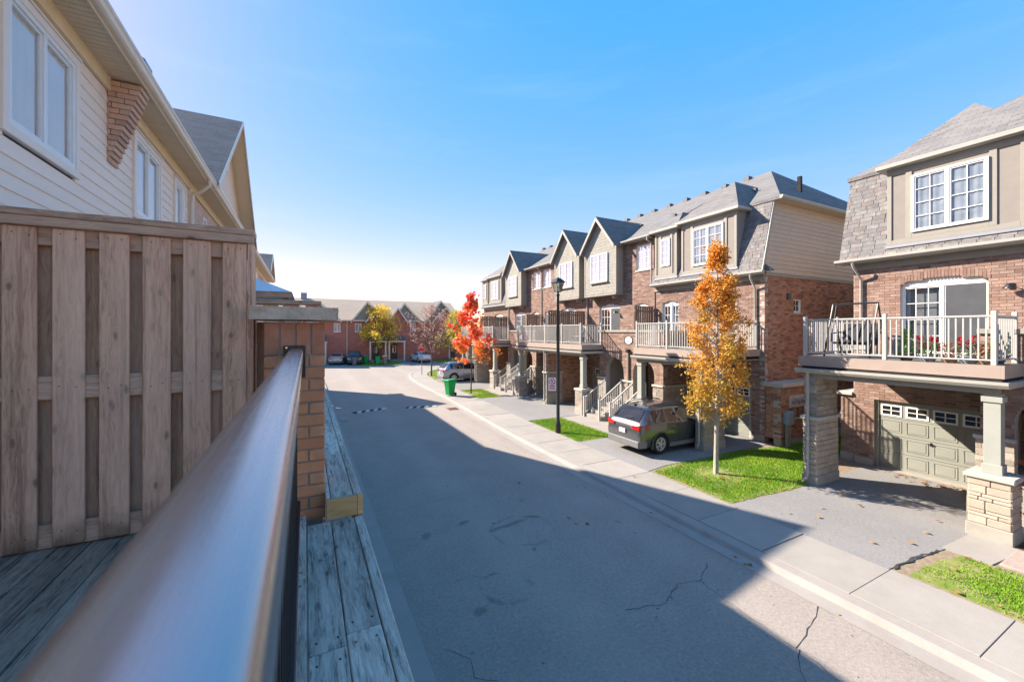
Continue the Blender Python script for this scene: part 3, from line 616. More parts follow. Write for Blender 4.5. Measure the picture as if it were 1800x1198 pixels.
grass(LAWNS[1][1], 16000, 0.06, 'bright green grass patch around the lamp post', [(9.75, 14.6, 0.2)])
grass(LAWNS[2][1], 9000, 0.06, 'small grass patch around the red maple', [(10.4, 26.6, 0.9)])
grass(LAWNS[3][1], 30000, 0.05, 'green grass beside the paver path at the right edge', [(10.9, 3.3, 0.9), (9.6, 2.9, 0.8)])
grass(LAWNS[4][1], 9000, 0.07, 'grass at the street corner near the stop sign')
grass(LAWNS[5][1], 12000, 0.08, 'grass strip in front of the far brick houses')
grass(LAWNS[6][1], 12000, 0.08, 'far lawn right of the yellow tree')
# fallen leaves
mb = MB()
spots = [(random.uniform(10, 16), random.uniform(3.4, 6.3)) for _ in range(16)] + [(random.gauss(16.1, 0.25), random.gauss(4.4, 0.7)) for _ in range(90)] + \
        [(random.uniform(9.7, 11.4), random.uniform(-1, 3)) for _ in range(26)] + [(random.uniform(9.8, 13), random.uniform(6.6, 9.3)) for _ in range(40)] + \
        [(random.uniform(3, 9), random.uniform(3, 12)) for _ in range(14)] + [(random.uniform(10, 12), random.uniform(24, 28)) for _ in range(40)] + [(7.6, y_) for y_ in (4.8, 5.1, 7.3, 9)]
for x_, y_ in spots:
    if x_ > 16.3: continue
    mb.cur = random.choice([(0.36, 0.15, 0.04), (0.45, 0.26, 0.09), (0.28, 0.1, 0.04), (0.5, 0.34, 0.14)])
    z_ = (0.03 if (x_ > 9.62) else 0.022 if x_ > 8.1 else -0.088); s_ = random.uniform(0.03, 0.075); a_ = random.uniform(0, 6.3)
    mb.add([(x_ + math.cos(a_ + k * 1.0472) * s_ * (1 if k % 2 == 0 else 0.55), y_ + math.sin(a_ + k * 1.0472) * s_ * (1 if k % 2 == 0 else 0.55), z_ + random.uniform(0, 0.025)) for k in range(6)], [(0, 1, 2, 3, 4, 5)])
props(mb.build('leaf_litter', 'leaf_attr'), 'dry brown fallen leaves scattered over drive, lawn and road', 'leaves', kind='stuff')

# ------------------------------------------------------------------ own deck, rail, fence, brick pillar
DZ = 3.2
deck = empty('deck', (-1.2, 0.5, 0), 'weathered grey wooden balcony deck under the railing', 'deck')
edges = []
x = 0.335
while x > -2.7:
    wd = 0.055 if x > 0.33 else 0.1365
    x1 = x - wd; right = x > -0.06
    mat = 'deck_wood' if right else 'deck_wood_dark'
    # boards are butt-jointed at staggered places
    cuts = [-2.5] + sorted(random.uniform(-1.2, 2.3) for _ in range(1)) + [2.79 if x > 0.11 else 2.955 if x > -0.24 else 3.3]
    if x > 0.05 and x < 0.3: cuts = [-2.5, 1.72 if x > 0.2 else 1.66, 2.79]
    for a_, b_ in zip(cuts, cuts[1:]):
        if b_ - a_ < 0.1: continue
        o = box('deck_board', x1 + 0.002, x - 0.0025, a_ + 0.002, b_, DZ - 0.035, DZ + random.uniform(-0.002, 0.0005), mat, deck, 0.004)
        for yy in (a_ + 0.06, b_ - 0.06):           # screw heads
            for xx in (x1 + 0.03, x - 0.03):
                if wd > 0.1 and -0.1 < x and 0.9 < yy < 2.9: MB().lathe([(0.0045, DZ - 0.004), (0.0045, DZ + 0.0012)], xx, yy, 8).build('screw', 'black_metal', deck)
    x = x1
box('joist', 0.30, 0.335, -2.5, 2.8, DZ - 0.25, DZ - 0.037, 'deck_wood_dark', deck)
box('joist', -2.7, 0.29, 2.6, 2.75, DZ - 0.25, DZ - 0.037, 'deck_wood_dark', deck)
for yy in (-1.8, 1.0): box('deck_post', 0.05, 0.2, yy, yy + 0.15, 0, DZ - 0.037, 'deck_wood_dark', deck)
d2 = empty('neighbour_deck', (-1.2, 8, 0), 'raised grey deck edge with pale yellow end board beyond the brick pillar', 'deck')
DZ2 = DZ + 0.13
x = 0.335
while x > -2.7:
    wd = 0.055 if x > 0.33 else 0.1365
    x1 = x - wd; lo = 2.83 if x1 > 0.116 else 3.33
    for a_, b_ in ((lo, 3.95 + random.uniform(-0.2, 0.2)), (None, 7.2), (None, 12.8)):
        a_ = lo if a_ is None else a_
        box('deck_board', x1 + 0.002, x - 0.0025, a_ + 0.003, b_, DZ2 - 0.035, DZ2 + random.uniform(-0.002, 0.0005), 'deck_wood' if x > 0.1 else 'deck_wood_dark', d2, 0.004)
        lo = b_
    x = x1
box('deck_board', 0.1185, 0.1425, 2.833, 3.33, DZ2 - 0.035, DZ2, 'deck_wood', d2, 0.003)
box('end_board', 0.118, 0.30, 2.80, 2.828, DZ + 0.002, DZ2 - 0.004, 'new_wood', d2, 0.002)
box('end_board', 0.302, 0.336, 2.80, 2.835, DZ + 0.002, DZ2 + 0.001, 'new_wood', d2, 0.002)
box('joist', 0.30, 0.335, 2.84, 12.8, DZ2 - 0.28, DZ2 - 0.037, 'deck_wood_dark', d2)
for yy in (5, 9, 12): box('deck_post', 0.05, 0.2, yy, yy + 0.15, 0, DZ2 - 0.037, 'deck_wood_dark', d2)

rail = empty('balcony_railing', (-0.055, 0.3, DZ), 'brushed metal handrail running from the camera to the brick pillar', 'railing')
prof = [(-0.036, 4.235), (-0.036, 4.272), (-0.0345, 4.279), (-0.031, 4.284), (-0.024, 4.2865), (-0.014, 4.2885), (0.0, 4.289), (0.014, 4.2885), (0.028, 4.2865), (0.036, 4.284), (0.0405, 4.279), (0.042, 4.272), (0.042, 4.235)]
MB().prism([(-0.055 + a_, z_) for a_, z_ in prof], 'y', -1.6, 2.94).build('top_rail', 'rail_metal', rail, smooth='auto')
box('rail_channel', -0.075, -0.033, -1.6, 2.93, 4.20, 4.234, 'black_metal', rail)
box('bottom_rail', -0.07, -0.028, -1.6, 2.93, 3.27, 3.31, 'black_metal', rail, 0.004)
for i in range(40): box('baluster', -0.0635, -0.0445, -1.5 + i * 0.11, -1.481 + i * 0.11, 3.31, 4.2, 'black_metal', rail)
br_ = box('wall_bracket', -0.125, 0.0, 2.945, 2.957, 4.10, 4.305, 'black_metal', rail, 0.004)
MB().lathe([(0.006, -0.004), (0.006, 0.0)], n=12, axis='y', c=(-0.108, 2.945, 4.293)).build('bolt', 'chrome', br_)

# fence: alternate boards on both sides of three rails
fence = empty('privacy_fence', (-1.5, 3.17, DZ), 'tall board-on-board wooden privacy fence on the deck', 'fence')
FY = 3.14
xs_ = [(-0.47, -0.34), (-0.67, -0.53), (-0.86, -0.73), (-1.05, -0.92), (-1.24, -1.11), (-1.43, -1.30)] + [(-1.43 - 0.19 * k, -1.30 - 0.19 * k) for k in range(1, 7)]
for i, (a_, b_) in enumerate(xs_):
    o = box('board', a_, b_, FY - 0.018, FY, DZ + 0.006 + random.uniform(0, 0.01), 4.965, 'fence_wood', fence, 0.004)
    for zz in (4.93, 4.085, 3.28):
        for xx in (a_ + 0.035, b_ - 0.035):
            MB().lathe([(0.0032, -0.003), (0.0032, 0.0)], n=8, axis='y', c=(xx + random.uniform(-0.01, 0.01), FY - 0.0175, zz + random.uniform(-0.015, 0.015))).build('nail', 'black_metal', o)
    box('back_board', a_ - 0.125, b_ - 0.125 + 0.02, FY + 0.042, FY + 0.06, DZ + 0.05, 4.88, 'fence_wood_back', fence, 0.004)
for z0, z1 in ((3.203, 3.33), (4.02, 4.15), (4.87, 4.98)): box('rail', -2.75, -0.335, FY + 0.002, FY + 0.04, z0, z1, 'fence_rail_wood', fence, 0.004)
box('cap_board', -2.75, -0.298, FY - 0.04, FY - 0.0185, 4.968, 5.02, 'fence_rail_wood', fence, 0.004)
box('cap_board', -2.75, -0.296, FY - 0.045, FY + 0.1, 5.021, 5.058, 'fence_rail_wood', fence, 0.005)
box('post', -0.335, -0.30, FY - 0.03, FY + 0.09, DZ + 0.003, 4.967, 'fence_wood', fence, 0.004)

box('back_board', -0.299, -0.236, FY + 0.1, FY + 0.12, DZ, 4.46, 'fence_wood_back', fence, 0.003)
pil = empty('brick_pillar', (-0.055, 3.13, DZ), 'brown brick pillar with stone cap at the end of the handrail', 'pillar')
PX0, PX1, PY0, PY1 = -0.232, 0.115, 2.96, 3.31
box('core', PX0 + 0.012, PX1 - 0.012, PY0 + 0.012, PY1 - 0.012, DZ - 0.4, 4.455, 'mortar', pil)
z = DZ - 0.04; k = 0
while z < 4.17:
    h_ = 0.0775
    for fa in range(4):                                 # pinwheel of bricks, one long and one short on each face
        ln = [0.243, 0.243][0]
        j = PX0 + (0.087 if k % 2 == 0 else 0.25)
        if fa == 0: pcs = [(PX0, j - 0.005), (j + 0.005, PX1)] if k % 2 else [(PX0, PX1)] if k % 4 == 0 else [(PX0, j - 0.005), (j + 0.005, PX1)]
        if fa == 0:
            for a_, b_ in pcs: box('brick', a_, b_, PY0 + random.uniform(-0.002, 0.002), PY0 + 0.085, z, z + h_ - 0.009, 'pillar_brick', pil, 0.004)
        if fa == 1: box('brick', PX0, PX1, PY1 - 0.085, PY1, z, z + h_ - 0.009, 'pillar_brick', pil, 0.004)
        if fa == 2: box('brick', PX0, PX0 + 0.085, PY0 + 0.09, PY1 - 0.09, z, z + h_ - 0.009, 'pillar_brick', pil, 0.004)
        if fa == 3: box('brick', PX1 - 0.085, PX1, PY0 + 0.09, PY1 - 0.09, z, z + h_ - 0.009, 'pillar_brick', pil, 0.004)
    z += h_; k += 1
wS = (PX1 - PX0 + 0.01) / 4
for i in range(4):
    a_ = PX0 + i * wS
    box('soldier_brick', a_, a_ + wS - 0.01, PY0, PY0 + 0.085, z, 4.452, 'soldier_brick', pil, 0.004)
    box('soldier_brick', a_, a_ + wS - 0.01, PY1 - 0.085, PY1, z, 4.452, 'soldier_brick', pil, 0.004)
    if 0 < i < 3:
        b_ = PY0 + i * wS
        box('soldier_brick', PX0, PX0 + 0.085, b_, b_ + wS - 0.01, z, 4.452, 'soldier_brick', pil, 0.004); box('soldier_brick', PX1 - 0.085, PX1, b_, b_ + wS - 0.01, z, 4.452, 'soldier_brick', pil, 0.004)
bm = bmesh.new(); bmesh.ops.create_cube(bm, size=1); bmesh.ops.scale(bm, vec=(0.495, 0.5, 0.08), verts=bm.verts)
bmesh.ops.subdivide_edges(bm, edges=bm.edges, cuts=7, use_grid_fill=True)
for v_ in bm.verts:
    e_ = noise.noise(v_.co * 16) * 0.006 + noise.noise(v_.co * 40) * 0.003
    v_.co += Vector((e_ * (1 if abs(v_.co.x) > 0.24 else 0.2), e_ * (1 if abs(v_.co.y) > 0.24 else 0.2), e_ * 0.3))
me = bpy.data.meshes.new('cap'); bm.to_mesh(me); bm.free(); me.materials.append(M('limestone'))
place('cap', me, (-0.055, 3.135, 4.512), pil)

# neighbour's canopy and its beams beyond the pillar
gz = empty('patio_canopy', (-1.7, 6.9, DZ2), 'white canvas patio canopy showing above the brick pillar', 'canopy')
cx, cy, hw = -1.62, 6.9, 1.48
MB().add([(cx - hw, cy - hw, 4.86), (cx + hw, cy - hw, 4.86), (cx + hw, cy + hw, 4.86), (cx - hw, cy + hw, 4.86), (cx - 0.1, cy - 0.1, 5.5), (cx + 0.1, cy - 0.1, 5.5), (cx + 0.1, cy + 0.1, 5.5), (cx - 0.1, cy + 0.1, 5.5)],
         [(0, 1, 5, 4), (1, 2, 6, 5), (2, 3, 7, 6), (3, 0, 4, 7), (4, 5, 6, 7)]).build('canopy_roof', 'canvas_white', gz)
for a_, b_ in ((-1, -1), (1, -1), (1, 1), (-1, 1)): box('canopy_leg', cx + a_ * (hw - 0.06) - 0.03, cx + a_ * (hw - 0.06) + 0.03, cy + b_ * (hw - 0.06) - 0.03, cy + b_ * (hw - 0.06) + 0.03, DZ2, 4.855, 'trim_taupe', gz)
box('beam', cx - hw, cx + hw, cy - hw - 0.02, cy - hw + 0.03, 4.79, 4.858, 'fence_rail_wood', gz)
f2 = empty('low_fence', (-1, 5.0, DZ2), 'top board of a lower wooden screen just behind the pillar cap', 'fence')
box('cap_board', -2.6, 0.16, 5.0, 5.12, 4.69, 4.735, 'fence_rail_wood', f2, 0.005)
for i in range(14): box('board', -2.6 + i * 0.2, -2.46 + i * 0.2, 5.04, 5.06, DZ2, 4.688, 'fence_wood', f2, 0.004)
# ------------------------------------------------------------------ walls, windows and other house pieces
class Face:
    """a vertical wall plane: axis 'x' (plane x=c, u is y) or 'y' (plane y=c, u is x); s = which way it faces"""
    def __init__(f, axis, c, s): f.a = axis; f.c = c; f.s = s
    def P(f, u, z, d=0.0): return (f.c + f.s * d, u, z) if f.a == 'x' else (u, f.c + f.s * d, z)
    def mb(f, m, u0, u1, z0, z1, d0, d1):
        a, b = f.P(u0, z0, d0), f.P(u1, z1, d1); return m.box(a[0], b[0], a[1], b[1], a[2], b[2])
    def box(f, name, u0, u1, z0, z1, d0, d1, mat, parent, bev=0.0):
        a, b = f.P(u0, z0, d0), f.P(u1, z1, d1); return box(name, a[0], b[0], a[1], b[1], a[2], b[2], mat, parent, bev)
BR_SUN = [(0.305, 0.197, 0.156), (0.267, 0.168, 0.133), (0.343, 0.234, 0.189), (0.315, 0.207, 0.166), (0.229, 0.146, 0.120), (0.363, 0.262, 0.216), (0.296, 0.192, 0.152)]
BR_SHADE_RED = [(0.42, 0.215, 0.14), (0.46, 0.245, 0.16), (0.38, 0.195, 0.125), (0.48, 0.27, 0.18), (0.27, 0.14, 0.095), (0.43, 0.24, 0.165)]  # house brick with the shaded side walls' redder look put into the colour
def intervals(u0, u1, z, holes):
    iv = [(u0, u1)]
    for h in holes:
        a, b, z0, z1 = h[:4]; rise = h[4] if len(h) > 4 else 0
        a, b = min(a, b), max(a, b)
        if z <= z0 or z >= z1 + rise: continue
        if z > z1: k = math.sqrt(max(0, 1 - ((z - z1) / rise) ** 2)); m_ = (a + b) / 2; a, b = m_ - (b - a) / 2 * k, m_ + (b - a) / 2 * k
        iv = [q for p in iv for q in ((p[0], min(p[1], a)), (max(p[0], b), p[1])) if q[1] - q[0] > 0.02]
    return iv
def brick_wall(face, u0, u1, z0, z1, parent, holes=(), pal=BR_SUN, pieces=0, name='wall', th=0.2, zp=(0, 99)):
    """mortar wall with every brick standing proud; the first `pieces` bricks within zp are objects"""
    u0, u1 = min(u0, u1), max(u0, u1)
    wall = MB(); CH = 0.087; bricks = []; z = z0; k = 0
    while z < z1 - 0.02:
        zt = min(z + CH, z1)
        for a, b in intervals(u0, u1, (z + zt) / 2, holes):
            face.mb(wall, a, b, z, zt, -th, -0.010)
            u = a - ((a - u0 + (0.133 if k % 2 else 0)) % 0.266)
            while u < b:
                p, q = max(u, a), min(u + 0.256, b)
                if q - p > 0.03: bricks.append((p, q, z + 0.005, zt - 0.005))
                u += 0.266
        z = zt; k += 1
    w = wall.build(name, 'mortar', parent, recalc=False)
    mb = MB(); n = 0
    for p, q, a, b in bricks:
        if n < pieces and zp[0] < a < zp[1] and q - p > 0.1:
            face.box('brick', p, q, a, b, -0.02, random.uniform(-0.001, 0.002), 'house_brick', w); n += 1; continue
        c = random.choice(pal); j = random.uniform(0.88, 1.1); mb.cur = tuple(x * j for x in c)
        d = random.uniform(-0.001, 0.002)
        A = [face.P(p, a, d), face.P(q, a, d), face.P(q, b, d), face.P(p, b, d), face.P(p, a, -0.012), face.P(q, a, -0.012), face.P(q, b, -0.012), face.P(p, b, -0.012)]
        fs = [(0, 1, 2, 3), (0, 4, 5, 1), (1, 5, 6, 2), (2, 6, 7, 3), (3, 7, 4, 0)]
        flip = (face.a == 'x') == (face.s < 0)
        mb.add(A, [tuple(reversed(f)) for f in fs] if flip else fs)
    if mb.f: props(mb.build('brickwork', 'brick_attr', w), kind='stuff')
    return w
def stone_face(face, u0, u1, z0, z1, parent, objs, d=0.0):
    """random ashlar: courses of three heights cut into blocks"""
    u0, u1 = min(u0, u1), max(u0, u1); z = z0; mb = MB()
    while z < z1 - 0.01:
        h = random.choice((0.075, 0.13, 0.165, 0.19)); h = h if z1 - z - h > 0.05 else z1 - z
        u = u0
        while u < u1 - 0.01:
            ln = random.uniform(0.16, 0.42); ln = ln if u1 - u - ln > 0.1 else u1 - u
            pr = d + random.uniform(0.004, 0.022)
            if objs: face.box('stone', u + 0.004, u + ln - 0.004, z + 0.004, z + h - 0.004, d - 0.06, pr, 'ledge_stone', parent, 0.012)
            else:
                mb.cur = tone(random.choice([(0.37, 0.315, 0.26), (0.33, 0.285, 0.24), (0.41, 0.355, 0.30)]), 0.85, 1.12)
                face.mb(mb, u + 0.005, u + ln - 0.005, z + 0.005, z + h - 0.005, d - 0.03, pr)
            u += ln
        z += h
    if mb.f: props(mb.build('stonework', 'stone_attr', parent), kind='stuff')
def window(face, u0, u1, z0, z1, parent, sashes=2, cols=2, rows=4, rise=0.0, depth=0.0, frame='white_vinyl', curtain='full', trim=None, sill=True, name='window', fw=0.05, solid=False, cmat='curtain'):
    """frame mesh with panes, muntins, curtain and sill as its parts; depth = how far the frame stands out of the wall plane"""
    u0, u1 = min(u0, u1), max(u0, u1); m = MB(); d = depth
    for a, b, p, q in ((u0, u0 + fw, z0, z1), (u1 - fw, u1, z0, z1), (u0 + fw, u1 - fw, z0, z0 + fw), (u0 + fw, u1 - fw, z1 - fw, z1)): face.mb(m, a, b, p, q, d - 0.09, d)
    if rise:                                            # arched head board
        n = 14; top = [face.P(u0 + (u1 - u0) * i / n, z1 + rise * math.sqrt(max(0, 1 - (2 * i / n - 1) ** 2)), d - 0.005) for i in range(n + 1)]
        bot = [face.P(u0 + (u1 - u0) * i / n, z1 - 0.002, d - 0.005) for i in range(n + 1)]
        m.add(top + bot, [(i, i + 1, n + 2 + i, n + 1 + i) for i in range(n)])
    sw = (u1 - u0 - 2 * fw) / sashes
    for i in range(1, sashes): face.mb(m, u0 + fw + i * sw - 0.035, u0 + fw + i * sw + 0.035, z0 + fw, z1 - fw, d - 0.085, d - 0.004)
    w = m.build(name, frame, parent)
    mun = MB()
    for i in range(sashes):
        a = u0 + fw + i * sw + (0.03 if i else 0); b = u0 + fw + (i + 1) * sw - (0.03 if i < sashes - 1 else 0)
        s = MB()                                        # sash frame
        for p, q, r_, t_ in ((a, a + 0.035, z0 + fw, z1 - fw), (b - 0.035, b, z0 + fw, z1 - fw), (a + 0.035, b - 0.035, z0 + fw, z0 + fw + 0.035), (a + 0.035, b - 0.035, z1 - fw - 0.035, z1 - fw)): face.mb(s, p, q, r_, t_, d - 0.075, d - 0.022)
        s.build('sash', 'white_vinyl', w)
        p = MB(); p.poly([face.P(a + 0.03, z0 + fw + 0.03, d - 0.045), face.P(b - 0.03, z0 + fw + 0.03, d - 0.045), face.P(b - 0.03, z1 - fw - 0.03, d - 0.045), face.P(a + 0.03, z1 - fw - 0.03, d - 0.045)])
        p.build('pane', 'glass', w)
        for c in range(1, cols):
            x = a + (b - a) * c / cols; face.mb(mun, x - 0.009, x + 0.009, z0 + fw + 0.03, z1 - fw - 0.03, d - 0.05, d - 0.03)
        for r_ in range(1, rows):
            zz = z0 + fw + (z1 - z0 - 2 * fw) * r_ / rows; face.mb(mun, a + 0.03, b - 0.03, zz - 0.009, zz + 0.009, d - 0.052, d - 0.032)
    if mun.f: mun.build('muntin', 'white_vinyl', w)
    if curtain:
        cu = MB(); n = int((u1 - u0) / 0.03); f0, f1 = (0, 1)
        zz1 = z1 - fw if curtain == 'full' else z0 + (z1 - z0) * 0.72
        pts = []
        for i in range(n + 1):
            u = u0 + fw * 0.5 + (u1 - u0 - fw) * i / n; dd = (d - 0.13 if not solid else d - 0.068) + (0.018 if not solid else 0.008) * math.sin(i * 1.1 + u0 * 7) * (0.4 + abs(math.sin(i * 0.17)))
            pts.append((u, dd))
        vs = [face.P(u, z0 + fw, dd) for u, dd in pts] + [face.P(u, zz1, dd) for u, dd in pts]
        keep = [i for i in range(n) if curtain == 'full' or not (0.30 < i / n < 0.62)] if curtain != 'half' else [i for i in range(n) if i / n < 0.34 or 0.44 < i / n < 0.56 or i / n > 0.9]
        if curtain == 'half': vs = [face.P(u, z0 + fw, dd) for u, dd in pts] + [face.P(u, z1 - fw, dd) for u, dd in pts]
        cu.add(vs, [(i, i + 1, n + 2 + i, n + 1 + i) for i in keep])
        cu.build('curtain', cmat, w, smooth=True)
    if not solid: face.box('dim_room_panel', u0 + 0.01, u1 - 0.01, z0 + 0.01, z1 - 0.01, d - 0.20, d - 0.18, 'room_shade', w)  # flat grey panel, the dimness behind the glass put into its colour
    if sill: face.box('sill', u0 - 0.06, u1 + 0.06, z0 - 0.075, z0 - 0.001, -0.05, max(0.05, d + 0.04), 'precast' if trim is None else trim, w, 0.005)
    return w
def garage_door(face, u0, u1, z1, parent, mat='garage_green', detail=True):
    u0, u1 = min(u0, u1), max(u0, u1); d = -0.12
    g = face.box('garage_door', u0, u1, 0.02, z1, d - 0.04, d, mat, parent)
    n = 4; pw = (u1 - u0) / n; ph = z1 / 4
    for r_ in range(3):
        for c in range(n):
            a, b = u0 + c * pw + 0.06, u0 + (c + 1) * pw - 0.06; p, q = 0.03 + r_ * ph + 0.09, 0.03 + (r_ + 1) * ph - 0.07
            if detail:
                fr = MB()
                for e in ((a, b, p, p + 0.018), (a, b, q - 0.018, q), (a, a + 0.018, p + 0.018, q - 0.018), (b - 0.018, b, p + 0.018, q - 0.018)): face.mb(fr, e[0], e[1], e[2], e[3], d - 0.002, d + 0.012)
                face.mb(fr, a + 0.05, b - 0.05, p + 0.05, q - 0.05, d - 0.002, d + 0.010)
                fr.build('panel', mat, g, bev=0.004)
            else: face.box('panel', a, b, p, q, d - 0.002, d + 0.012, mat, g, 0.008)
    for r_ in range(1, 4): face.box('section_joint', u0, u1, 0.02 + r_ * ph - 0.004, 0.02 + r_ * ph + 0.004, d - 0.002, d + 0.0015, 'dark_void', g)
    for c in range(n):
        a, b = u0 + c * pw + 0.045, u0 + (c + 1) * pw - 0.045; p, q = 3 * ph + 0.09, z1 - 0.09
        lt = MB()
        for e in ((a, b, p, p + 0.045), (a, b, q - 0.045, q), (a, a + 0.045, p + 0.045, q - 0.045), (b - 0.045, b, p + 0.045, q - 0.045), ((a + b) / 2 - 0.012, (a + b) / 2 + 0.012, p + 0.045, q - 0.045), (a + 0.045, b - 0.045, (p + q) / 2 - 0.01, (p + q) / 2 + 0.01)):
            face.mb(lt, e[0], e[1], e[2], e[3], d - 0.002, d + 0.02)
        lt.build('light_frame', 'white_vinyl', g)
        face.box('pane', a + 0.04, b - 0.04, p + 0.04, q - 0.04, d, d + 0.006, 'car_glass', g)
    if detail:
        hd = MB(); um = (u0 + u1) / 2; face.mb(hd, um - 0.07, um + 0.07, 1.0, 1.025, d + 0.03, d + 0.045); face.mb(hd, um - 0.012, um + 0.012, 0.97, 1.06, d, d + 0.035); hd.build('handle', 'black_metal', g)
        face.box('threshold', u0 - 0.02, u1 + 0.02, -0.02, 0.024, d - 0.1, 0.12, 'parging', g)
    fr = MB()
    for e in ((u0 - 0.09, u0 - 0.001, 0, z1 + 0.06), (u1 + 0.001, u1 + 0.09, 0, z1 + 0.06), (u0 - 0.001, u1 + 0.001, z1 + 0.001, z1 + 0.06)): face.mb(fr, e[0], e[1], e[2], e[3], d - 0.05, d + 0.045)
    fr.build('door_frame', mat, g)
    face.box('weather_strip', u0 - 0.012, u0 + 0.03, 0.02, z1, d + 0.001, d + 0.03, 'white_vinyl', g)
    return g
def balustrade(p0, p1, z, parent, h=1.07, sp=0.112, posts=(0, 1), mat='railing_cream', pw=0.085):
    """posts, top and bottom rail and single balusters between two floor points"""
    a, b = Vector((*p0, 0)), Vector((*p1, 0)); ln = (b - a).length; d = (b - a) / ln; horiz = abs(d.x) > abs(d.y)
    for t in posts:
        c = a + d * ln * t
        o = box('post', c.x - pw / 2, c.x + pw / 2, c.y - pw / 2, c.y + pw / 2, z, z + h + 0.09, mat, parent, 0.008)
    def rail(nm, z0, z1, w):
        if horiz: box(nm, min(a.x, b.x), max(a.x, b.x), a.y - w / 2, a.y + w / 2, z0, z1, mat, parent, 0.008)
        else: box(nm, a.x - w / 2, a.x + w / 2, min(a.y, b.y), max(a.y, b.y), z0, z1, mat, parent, 0.008)
    rail('top_rail', z + h - 0.045, z + h, 0.062); rail('bottom_rail', z + 0.09, z + 0.125, 0.045)
    n = int(ln / sp); pt = [t * ln for t in posts]
    for i in range(1, n):
        s_ = ln * i / n
        if any(abs(s_ - q) < 0.07 for q in pt): continue
        c = a + d * s_; box('baluster', c.x - 0.013, c.x + 0.013, c.y - 0.013, c.y + 0.013, z + 0.125, z + h - 0.045, mat, parent)
def downpipe(pts, parent, mat='gutter_taupe', r=0.04):
    return MB().tube(pts, r, 8).build('downpipe', mat, parent, smooth='auto')
def pier(x0, x1, y0, y1, z0, z1, parent, objs, name='pier', foot=0.28, cap=True):
    y0, y1 = min(y0, y1), max(y0, y1)
    p = box(name, x0 + 0.03, x1 - 0.03, y0 + 0.03, y1 - 0.03, z0, z1, 'mortar', parent)
    box('footing', x0 - 0.03, x1 + 0.03, y0 - 0.03, y1 + 0.03, -0.02, foot, 'parging', p, 0.015)
    fs = [(Face('x', x0, -1), y0, y1), (Face('y', y0, -1), x0, x1), (Face('y', y1, 1), x0, x1), (Face('x', x1, 1), y0, y1)]
    for i, (f, a, b) in enumerate(fs): stone_face(f, a, b, foot, z1, p, objs and i < 2)
    return p

